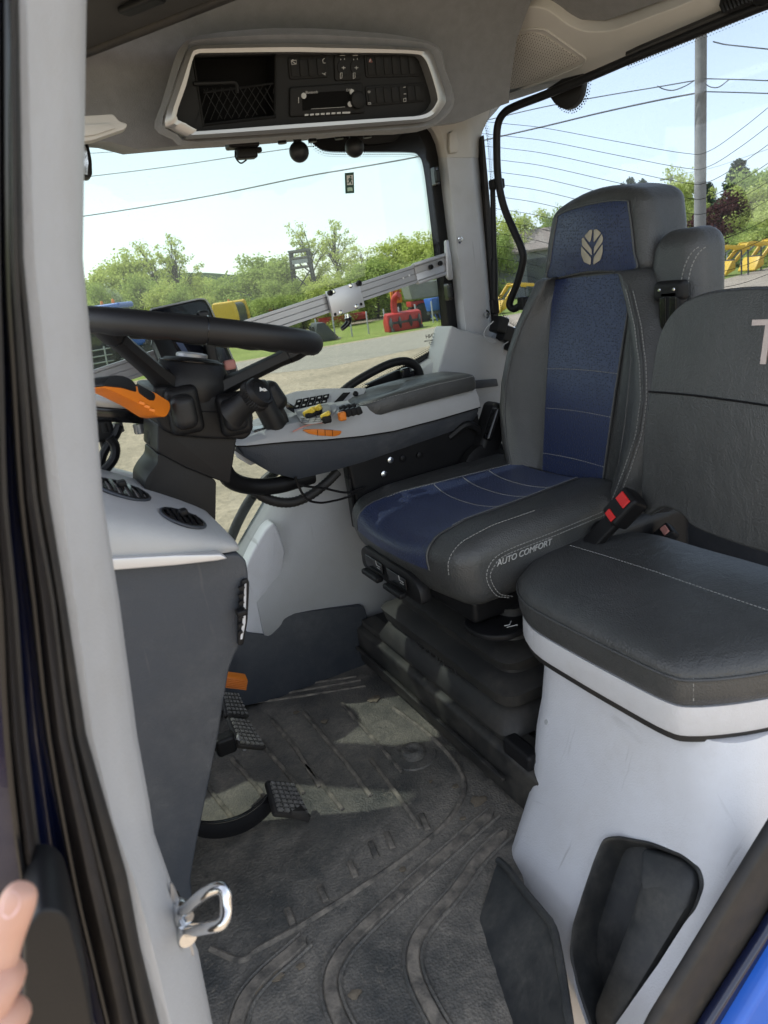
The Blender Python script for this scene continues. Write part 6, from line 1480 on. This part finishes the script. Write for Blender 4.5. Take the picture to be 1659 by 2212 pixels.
for pts in (((318, 724), (338, 722), (372, 770), (382, 812), (352, 812)), ((352, 724), (366, 722), (398, 778), (392, 786)), ((386, 735), (388, 732), (392, 738), (390, 741)), ((394, 740), (400, 739), (401, 741), (396, 743))):
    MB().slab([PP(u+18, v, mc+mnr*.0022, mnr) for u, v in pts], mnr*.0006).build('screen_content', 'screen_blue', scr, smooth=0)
MB().tube(catmull(pix([(448, 800), (430, 830), (415, 870), (400, 900)], y=1.88), 4), .022, 10).build('monitor_arm', 'black', mn)
MB().rbox(P(452, 745, y=1.84), (.028, .03, .17), .008).build('monitor_post', 'black_soft', mn)
MB().rbox(P(496, 788, y=1.84), (.03, .02, .025), .006).build('pink_plug', 'redfade', mn)

# --- aluminium monitor rail across the side window
rl = thing('monitor_rail', 'aluminium profile rail with sliding clamp running across the side window', 'mounting rail', P(740, 640, y=1.99))
ra, rb_ = P(925, 582, y=2.00), P(120, 850, y=1.95)
rd = (rb_-ra).normalized(); rup = V((0, 0, 1)); rup = (rup-rd*rup.dot(rd)).normalized(); rn = rd.cross(rup).normalized(); rn = rn if rn.y < 0 else -rn
def RP(u, v, e=0): return PP(u, v, ra+rn*e, rn)
hh_ = .026
prof = [(-hh_, 0), (-hh_, .012), (-hh_*.72, .012), (-hh_*.62, .007), (.0-.0015, .007), (0, .0058), (.0015, .007), (hh_*.62, .007), (hh_*.72, .012), (hh_, .012), (hh_, 0), (hh_*.8, -.016), (-hh_*.8, -.016)]
MB().loft([[ra+rd*d+rup*a+rn*b for a, b in prof] for d in (0, (rb_-ra).length)]).build('profile', 'alu', rl, smooth=0)
br = MB().loft([[ra+rd*d+rup*a*1.22+rn*(b+.006) for a, b in prof] for d in (-.075, .055)]).build('end_bracket', 'alu', rl, bevel=.003)
MB().slab(fillet([P(u, v, y=1.992) for u, v in ((958, 520), (966, 518), (972, 560), (976, 604), (968, 606), (962, 600))], .006), (0, -.010, 0)).build('end_flange', 'alu', rl, bevel=.003)
for u, v in ((930, 577), (950, 569)): MB().lathe(RP(u, v, .016), rn, [(0, .0075), (.006, .0075), (.006, .004), (.003, .004), (.003, .001)], 14).build('cap_screw', 'black', br)
for u, v in ((871, 601), (884, 595)): MB().lathe(RP(u, v, .007), rn, [(0, .003), (.001, .003)], 10).build('rail_hole', 'white', rl)
cp = [RP(u, v, .014) for u, v in ((702, 630), (771, 609), (785, 663), (716, 685))]
ck = MB().slab(cp, rn*.012).build('slide_clamp', 'alu_light', rl, bevel=.0015)
for u, v in ((706, 627), (768, 606)): MB().lathe(RP(u+6, v+6, .026), rn, [(0, .008), (.008, .008), (.009, .004), (.004, .004), (.004, .001)], 14).build('clamp_bolt', 'black', ck)
for u, v in ((720, 630), (757, 617), (770, 662), (736, 675)): MB().lathe(RP(u, v, .026), rn, [(0, .0065), (.002, .0065), (.003, .004), (.001, .0035), (.001, .001)], 14).build('clamp_bolt', 'chrome', ck)
for u, v in ((724, 679), (780, 657)): MB().lathe(RP(u, v, .026), rn, [(0, .0045), (.0006, .0045)], 12).build('bolt_hole', 'black', ck)
MB().tube([RP(750, 678, .012), RP(751, 690, .012)], .008, 10).build('lever_stud', 'chrome', rl)
MB().tube(catmull([RP(u, v, .014) for u, v in ((751, 686), (753, 694), (748, 702), (738, 711))], 4), lambda t: .011-.005*t, 12).build('clamp_lever', 'black_gloss', rl)

# --- overhead console with radio and switch banks
oc = thing('overhead_console', 'overhead console with silver frame, radio and banks of blank switches', 'overhead console', P(660, 190, y=1.68))
on_n = V((0.0, -1.0, -.16)).normalized(); oc0 = P(660, 190, y=1.66)
O_ = lambda u, v, e=0: PP(u, v, oc0+on_n*e, on_n)
ro = [(356, 262), (385, 170), (408, 112), (420, 100), (460, 97), (620, 93), (700, 95), (800, 98), (905, 104), (930, 112), (945, 150), (963, 210), (958, 230), (940, 252), (915, 263), (860, 268), (640, 285), (420, 299), (405, 296), (372, 278)]
ri = [(381, 250), (402, 185), (416, 130), (427, 116), (460, 114), (620, 112), (700, 113), (800, 114), (890, 116), (915, 124), (930, 155), (945, 208), (942, 224), (930, 240), (905, 250), (850, 254), (640, 268), (440, 283), (425, 280), (400, 266)]
O3, I3 = catmull([O_(*q, .014) for q in ro], 3, closed=True), catmull([O_(*q, .020) for q in ri], 3, closed=True)
mb = MB(); k = len(O3)
back = -on_n*.045
mb.loft([[p+back for p in O3], O3, [(a*.5+b*.5)+on_n*.004 for a, b in zip(O3, I3)], I3, [p+back*.8 for p in I3]], caps=False); mb.build('silver_frame', 'silver', oc, smooth=40)
pn = MB()
for piece in ([(356, 262), (385, 170), (408, 112), (420, 100), (416, 121), (440, 270), (425, 290), (405, 296), (372, 278)], [(420, 100), (595, 94), (595, 116), (416, 121)], [(440, 270), (594, 252), (594, 289), (425, 292)],
              [(595, 94), (700, 95), (800, 98), (905, 104), (930, 112), (945, 150), (963, 210), (958, 230), (940, 252), (915, 263), (860, 268), (640, 285), (594, 289)]):
    pn.slab([O_(*q, -.012) for q in piece], -on_n*.006)
pn.build('console_panel', 'panel_black', oc, smooth=0)
so_ = catmull([O_(*q, -.021) for q in ((340, 275), (355, 222), (372, 165), (384, 125), (398, 96), (430, 76), (560, 62), (640, 61), (700, 62), (780, 68), (860, 76), (945, 98), (962, 150), (982, 215), (960, 255), (900, 285), (770, 292), (640, 300), (420, 315), (380, 300))], 3, closed=True)
si_ = catmull([O_(*q, -.010) for q in ((356, 262), (370, 215), (385, 170), (397, 138), (408, 112), (420, 100), (560, 95), (640, 93), (700, 95), (800, 98), (905, 104), (930, 112), (945, 150), (963, 210), (940, 252), (915, 263), (770, 276), (640, 285), (420, 299), (380, 282))], 3, closed=True)
MB().loft([[p-on_n*.03 for p in so_], so_, [a*.5+b*.5+on_n*.012 for a, b in zip(so_, si_)], si_], caps=False).build('console_surround', 'headliner', oc, smooth=60)
# open storage box left: dark walls, floor, net
rec = [(416, 121), (595, 116), (594, 252), (440, 270)]
q = [O_(*p, -.0119) for p in rec]; qd = [p-on_n*.055 for p in q]
MB().loft([q, qd], caps=False).add(qd, [(0, 1, 2, 3)]).build('storage_tray', 'tray_black', oc, smooth=0)
MB().tube(q, .004, 6, closed=True).build('recess_lip', 'panel_black', oc)
net = MB(); 
for i in range(9):
    net.tube([O_(440+i*19, 192-i*1.2, -.009), O_(480+i*19, 256-i*2, -.009)] if i < 7 else [O_(440+i*19, 190, -.009), O_(590, 222-(i-7)*20, -.009)], .0008, 4)
    net.tube([O_(585-i*17, 184+i*.9, -.009), O_(545-i*15, 252+i*1.2, -.009)], .0008, 4)
net.tube([O_(440, 200, -.008), O_(590, 180, -.008)], .002, 5)
net.build('storage_net', 'panel_black', oc, smooth=0)
MB().tube(catmull([O_(*p, -.008) for p in ((418, 181), (480, 179), (505, 178), (512, 186), (512, 200))], 3), .004, 6).build('recess_flap', 'panel_black', oc)
def bank(u0, v0, u1, v1, n, sk):
    ba = [(u0, v0), (u1, v0-sk), (u1+4, v1-sk*1.6), (u0+4, v1)]
    b = MB().slab(fillet([O_(*p, -.008) for p in ba], .008), -on_n*.012).build('switch_bank', 'panel_black', oc, bevel=.002)
    for i in range(n):
        a, c = u0+5+(u1-u0-10)*i/n, u0+5+(u1-u0-10)*(i+1)/n-2
        dv = lambda u: -sk*(u-u0)/(u1-u0)
        MB().slab(fillet([O_(*p, -.0055) for p in ((a, v0+5+dv(a)), (c, v0+5+dv(c)), (c+3.5, v1-5+dv(c)*1.3), (a+3.5, v1-5+dv(a)*1.3))], .004), -on_n*.006).build('rocker_switch', 'panel_black', b, bevel=.0016)
    return b
b1 = bank(622, 123, 708, 172, 4, 3); b2 = bank(787, 116, 905, 168, 6, 2); b3 = bank(789, 185, 918, 230, 7, 7)
MB().slab(fillet([O_(*p, -.007) for p in ((722, 118), (780, 116), (782, 172), (724, 175))], .008), -on_n*.008).build('mirror_switch_panel', 'panel_black', oc, bevel=.002)
def icon(parts, m='white'):
    mb = MB()
    for p in parts: mb.tube([O_(*q, -.0045) for q in p], .0008, 4)
    mb.build('switch_symbol', m, oc, smooth=0)
icon([[(629, 131), (640, 130), (640, 138), (630, 139), (629, 131)], [(630, 132), (640, 138)], [(631, 129), (634, 129)]], 'greyprint')
icon([[(701, 126), (697, 129), (698, 136), (703, 136)], [(696, 158), (703, 162)], [(699, 160), (704, 157)]], 'greyprint')
icon([[(800, 127), (797, 134), (804, 134), (800, 127)]], 'redfade'); icon([[(800, 129), (799, 133)]], 'white')
for u in (740, 768):
    icon([[(u-6, 120), (u+5, 119.6)], [(u-4, 127), (u-4, 130)], [(u+4, 126), (u+4, 129)], [(u-1+3, 143), (u-1+3, 150)], [(u-2, 146.5), (u+6, 146.3)], [(u-5, 158), (u-1, 157), (u-1, 168), (u-5, 170)], [(u-5, 158), (u-5, 170)]], 'greyprint')
    MB().lathe(O_(u+2, 146, -.006), on_n, [(-.002, .016), (.001, .015), (.001, .001)], 20).build('mirror_dial', 'panel_black', oc)
icon([[(795, 197), (800, 197), (799, 200), (795, 200), (795, 197)], [(795, 222), (801, 222), (801, 225), (795, 225), (795, 222)]], 'greyprint')
icon([[(871, 189), (876, 188)], [(872, 203), (877, 203)], [(872, 213), (877, 212), (877, 219), (872, 220), (872, 213)]], 'greyprint')
rd_ = MB().slab(fillet([O_(*p, -.004) for p in ((627, 188), (784, 178), (789, 244), (627, 252))], .006), -on_n*.012).build('radio', 'panel_black', oc, bevel=.003)
MB().slab([O_(*p, -.0032) for p in ((652, 201), (762, 195), (764, 231), (654, 239))], -on_n*.002).build('radio_display', 'tray_black', rd_, smooth=0)
MB().lathe(O_(771, 216, -.003), on_n, [(-.002, .019), (.010, .018), (.012, .015), (.012, .001)], 26).build('volume_knob', 'panel_black', rd_)
for u, v in ((656, 207), (760, 199), (756, 225)): MB().lathe(O_(u, v, -.0035), on_n, [(0, .0062), (.002, .0058), (.002, .001)], 16).build('radio_button', 'greyprint', rd_)
for k in range(8):
    w = 8 if k < 7 else 17; a = 658+k*11.6
    MB().slab([O_(*p, -.0032) for p in ((a, 246.5-k*.7), (a+w, 246-k*.7), (a+w, 250-k*.7), (a, 250.5-k*.7))], on_n*.001).build('radio_key', 'greyprint', rd_, smooth=0)
rx = O_(740, 190)-O_(660, 194); ru = O_(660, 190)-O_(660, 200)
text('radio_print', 'Bluetooth', .0075, O_(660, 202.5, -.003), rx, ru, 'greyprint', rd_, ext=.0002)
text('radio_print', 'DAB', .0075, O_(748, 197.5, -.003), rx, ru, 'greyprint', rd_, ext=.0002)
MB().tube([O_(672, 235.5, -.003), O_(745, 231, -.003)], .0005, 4).tube([O_(645, 210, -.003), O_(645, 223, -.003)], .0008, 4).build('radio_lines', 'greyprint', rd_, smooth=0)

# --- ball mounts, power socket below the console
def ball_mount(u, v, lab):
    c = P(u, v, y=1.80); t = thing('ball_mount', lab, 'ball mount', c, 'ball mounts under the overhead console')
    MB().ball(c, .0245, 24).build('ball', 'black_soft', t)
    MB().lathe(c+V((0, 0, .018)), (0, 0, 1), [(0, .010), (.02, .011), (.024, .018), (.034, .020)], 16).build('neck', 'black', t)
    MB().rbox(c+V((0, 0, .045)), (.10, .025, .008), .003).build('foot', 'black', t)
    for s in (-.04, .04): MB().lathe(c+V((s, 0, .020)), (0, 0, 1), [(0, .011), (.006, .011), (.008, .008), (.016, .008), (.018, .012), (.024, .012)], 12).build('thumb_screw', 'black', t)
ball_mount(646, 328, 'black ball mount hanging against the sky under the console')
ball_mount(766, 318, 'black ball mount in front of the dark window border')
pc2 = P(524, 318, y=1.80); pw = thing('power_socket', 'small black power socket with dangling cap strap under the console', 'socket', pc2)
MB().rbox(pc2+V((0, 0, .008)), (.075, .04, .022), .005).build('socket_body', 'black', pw)
MB().rbox(pc2+V((.006, 0, -.014)), (.05, .03, .024), .006).rbox(pc2+V((.02, 0, -.008)), (.05, .02, .012), .004).build('socket_cap', 'black', pw)
MB().tube(catmull([pc2+V(p) for p in ((-.012, 0, 0), (-.022, 0, -.018), (-.012, 0, -.034), (.004, 0, -.028))], 5), .0018, 6).build('cap_strap', 'black', pw)
# --- outside mirror just visible beside the pillar
mi = thing('outside_mirror', 'sliver of an outside mirror with black edge beside the grey pillar', 'mirror', P(178, 350, y=1.9))
MB().slab(fillet(pix([(130, 300), (178, 298), (192, 312), (199, 345), (200, 378), (192, 384), (130, 368)], y=1.9), .01), (0, .05, 0)).build('mirror_shell', 'black', mi, bevel=.006)
MB().slab(pix([(130, 306), (176, 304), (187, 320), (191, 350), (189, 378), (130, 362)], y=1.893), (0, .004, 0)).build('mirror_glass', 'chrome', mi, smooth=0)

# --- pedals
def pedal(name, lab, pts, y0, y1, tread):
    """pts: pad outline corners (u, v, y)"""
    c = [P(u, v, y=yy) for u, v, yy in pts]; ctr_ = sum(c, V((0, 0, 0)))/len(c); t = thing(name, lab, 'pedal', ctr_)
    n3 = (c[1]-c[0]).cross(c[2]-c[1]).normalized(); n3 = n3 if n3.dot(FW) < 0 else -n3
    pl_ = [q-n3*(q-ctr_).dot(n3) for q in c]
    MB().slab(fillet(pl_, .008), -n3*.012).build('pedal_pad', 'rubber', t, bevel=.003)
    a, b, d = pl_[0], pl_[1], pl_[3]; tr = MB()
    nu, nv = tread
    for i in range(nu):
        for j in range(nv):
            f = lambda s, r: pl_[0]*(1-s)*(1-r)+pl_[1]*s*(1-r)+pl_[2]*s*r+pl_[3]*(1-s)*r
            s0, r0_ = (i+.15)/nu, (j+.18)/nv; s1, r1 = (i+.82)/nu, (j+.80)/nv
            tr.slab([f(.06+.88*s0, .06+.88*r0_), f(.06+.88*s1, .06+.88*r0_), f(.06+.88*s1, .06+.88*r1), f(.06+.88*s0, .06+.88*r1)], n3*.006)
    tr.build('tread', 'worn_rubber', t, smooth=0); return t, ctr_, n3
t, c, n3 = pedal('clutch_pedal', 'lone black clutch pedal with checkered pad on a curved arm', [(572, 1688, 1.43), (630, 1692, 1.45), (671, 1770, 1.37), (606, 1748, 1.34)], 0, 0, (5, 7))
ca = catmull([P(u, v, y=yy) for u, v, yy in ((395, 1765, 1.40), (425, 1788, 1.40), (470, 1792, 1.40), (520, 1780, 1.40), (560, 1755, 1.40), (592, 1722, 1.41))], 6)
MB().loft([[p+V((0, 0, .022))+V((0, -.006, 0)), p+V((0, 0, .022))+V((0, .006, 0)), p+V((0, .006, -.022)), p+V((0, -.006, -.022))] for p in ca]).build('pedal_arm', 'black_gloss', t, bevel=.002)
MB().slab(pix([(628, 1752), (660, 1752), (672, 1768), (667, 1778), (632, 1770)], y=1.36), (0, .03, 0)).build('pad_lip', 'rubber', t, bevel=.003)
t, c, n3 = pedal('brake_pedal', 'upper of two black brake pedals with checkered pads by the dashboard', [(478, 1492, 1.74), (514, 1496, 1.75), (540, 1550, 1.70), (490, 1546, 1.68)], 0, 0, (5, 6))
MB().tube([P(478, 1530, y=1.72), P(440, 1560, y=1.72)], .014, 8).build('pedal_arm', 'black', t)
t, c, n3 = pedal('brake_pedal', 'lower of two black brake pedals, nearer the clutch pedal', [(490, 1548, 1.63), (534, 1554, 1.64), (576, 1618, 1.58), (520, 1608, 1.56)], 0, 0, (5, 7))
MB().tube([P(505, 1590, y=1.60), P(470, 1610, y=1.60), P(430, 1600, y=1.60)], .016, 8).rbox(P(486, 1606, y=1.59), (.05, .04, .05), .01).build('pedal_arm', 'black', t)
MB().tube([P(510, 1592, y=1.585), P(535, 1610, y=1.585)], .008, 8).tube([P(528, 1604, y=1.58), P(528, 1620, y=1.58)], .005, 8).build('coupling_pin', 'alu', t)
oth = thing('accelerator_pedal', 'orange ribbed accelerator pedal above the black brake pedals', 'pedal', P(505, 1478, y=1.80))
oq = [P(u, v, y=1.80) for u, v in ((470, 1462), (486, 1462), (536, 1469), (532, 1492), (486, 1486), (470, 1486))]
MB().slab(oq, (0, .02, .012)).build('pedal_pad', 'orange', oth, bevel=.003)
for k in range(6): MB().tube(pix([(486, 1465+k*3.9), (535-k*.6, 1472+k*3.6)], y=1.798), .0016, 5).build('pad_rib', 'orange', oth)
MB().tube([P(484, 1480, y=1.82), P(440, 1500, y=1.82)], .010, 8).build('pedal_arm', 'black', oth)

# --- hand of the person holding the door (thumb up, finger ends below)
hd = thing('person', 'hand of a person at the left edge with thumb held upright', 'person', P(20, 2080, y=.34))
def limb(pts, rad): return catmull(pts, 5), rad
def skin_body(chains):
    vs, es, rs = [], [], []
    for ch in chains:
        base = None
        for i, (p, r) in enumerate(ch):
            if isinstance(p, int): base = p; continue
            vs.append(p); rs.append(r); j = len(vs)-1
            if base is not None: es.append((base, j))
            base = j
    me = bpy.data.meshes.new('body'); b0 = wloc(hd); me.from_pydata([tuple(p-b0) for p in vs], es, [])
    o = bpy.data.objects.new('body', me); COL.objects.link(o); o.parent = hd
    o.modifiers.new('Skin', 'SKIN'); 
    for k, r in enumerate(rs): me.skin_vertices[0].data[k].radius = (r, r)
    me.skin_vertices[0].data[0].use_root = True
    s = o.modifiers.new('Subdivision', 'SUBSURF'); s.levels = 2; s.render_levels = 2
    dg = bpy.context.evaluated_depsgraph_get(); dg.update(); m2 = bpy.data.meshes.new_from_object(o.evaluated_get(dg)); o.modifiers.clear(); o.data = m2
    m2.materials.clear(); m2.materials.append(MT['skin']); m2.polygons.foreach_set('use_smooth', [True]*len(m2.polygons)); return o
HYb = .36
H2 = lambda u, v, y=HYb: P(u, v, y=y)
chains = [[(H2(-80, 2250), .030), (H2(-50, 2150), .022), (H2(-12, 2080), .0125), (H2(10, 2020), .0105), (H2(28, 1975), .0105), (H2(46, 1930), .0098), (H2(55, 1912), .0060)],
          [(0, 0), (H2(-70, 2235, .35), .014), (H2(-25, 2160, .345), .0122), (H2(8, 2118, .35), .0112), (H2(24, 2098, .368), .0088)],
          [(0, 0), (H2(-70, 2290, .34), .014), (H2(-20, 2230, .338), .0118), (H2(18, 2200, .345), .0110), (H2(36, 2184, .362), .0086)],
          [(0, 0), (H2(-70, 2350, .33), .014), (H2(-20, 2318, .33), .0114), (H2(16, 2294, .338), .0106), (H2(32, 2278, .355), .0084)],
          [(0, 0), (H2(-70, 2420, .33), .012), (H2(-25, 2400, .325), .0100), (H2(8, 2384, .335), .0092), (H2(22, 2372, .35), .0074)]]
bd = skin_body(chains)
MT['nail'] = mat('finger_nail', (0.70, 0.45, 0.42), .4)
n5 = -(FW+RT*.35).normalized()
bdt = bvh(bd)
nq = [on(bdt, u, v) for u, v in ((2, 1975), (6, 1946), (18, 1927), (34, 1924), (45, 1938), (44, 1960), (32, 1980), (12, 1988))]
nq = [a for a in nq if a]
if len(nq) > 4:
    nrm2 = sum((b for a, b in nq), V((0, 0, 0))).normalized()
    MB().slab(fillet([a-nrm2*.001 for a, b in nq], .003), nrm2*.0016).build('thumb_nail', 'nail', hd, bevel=.0003)
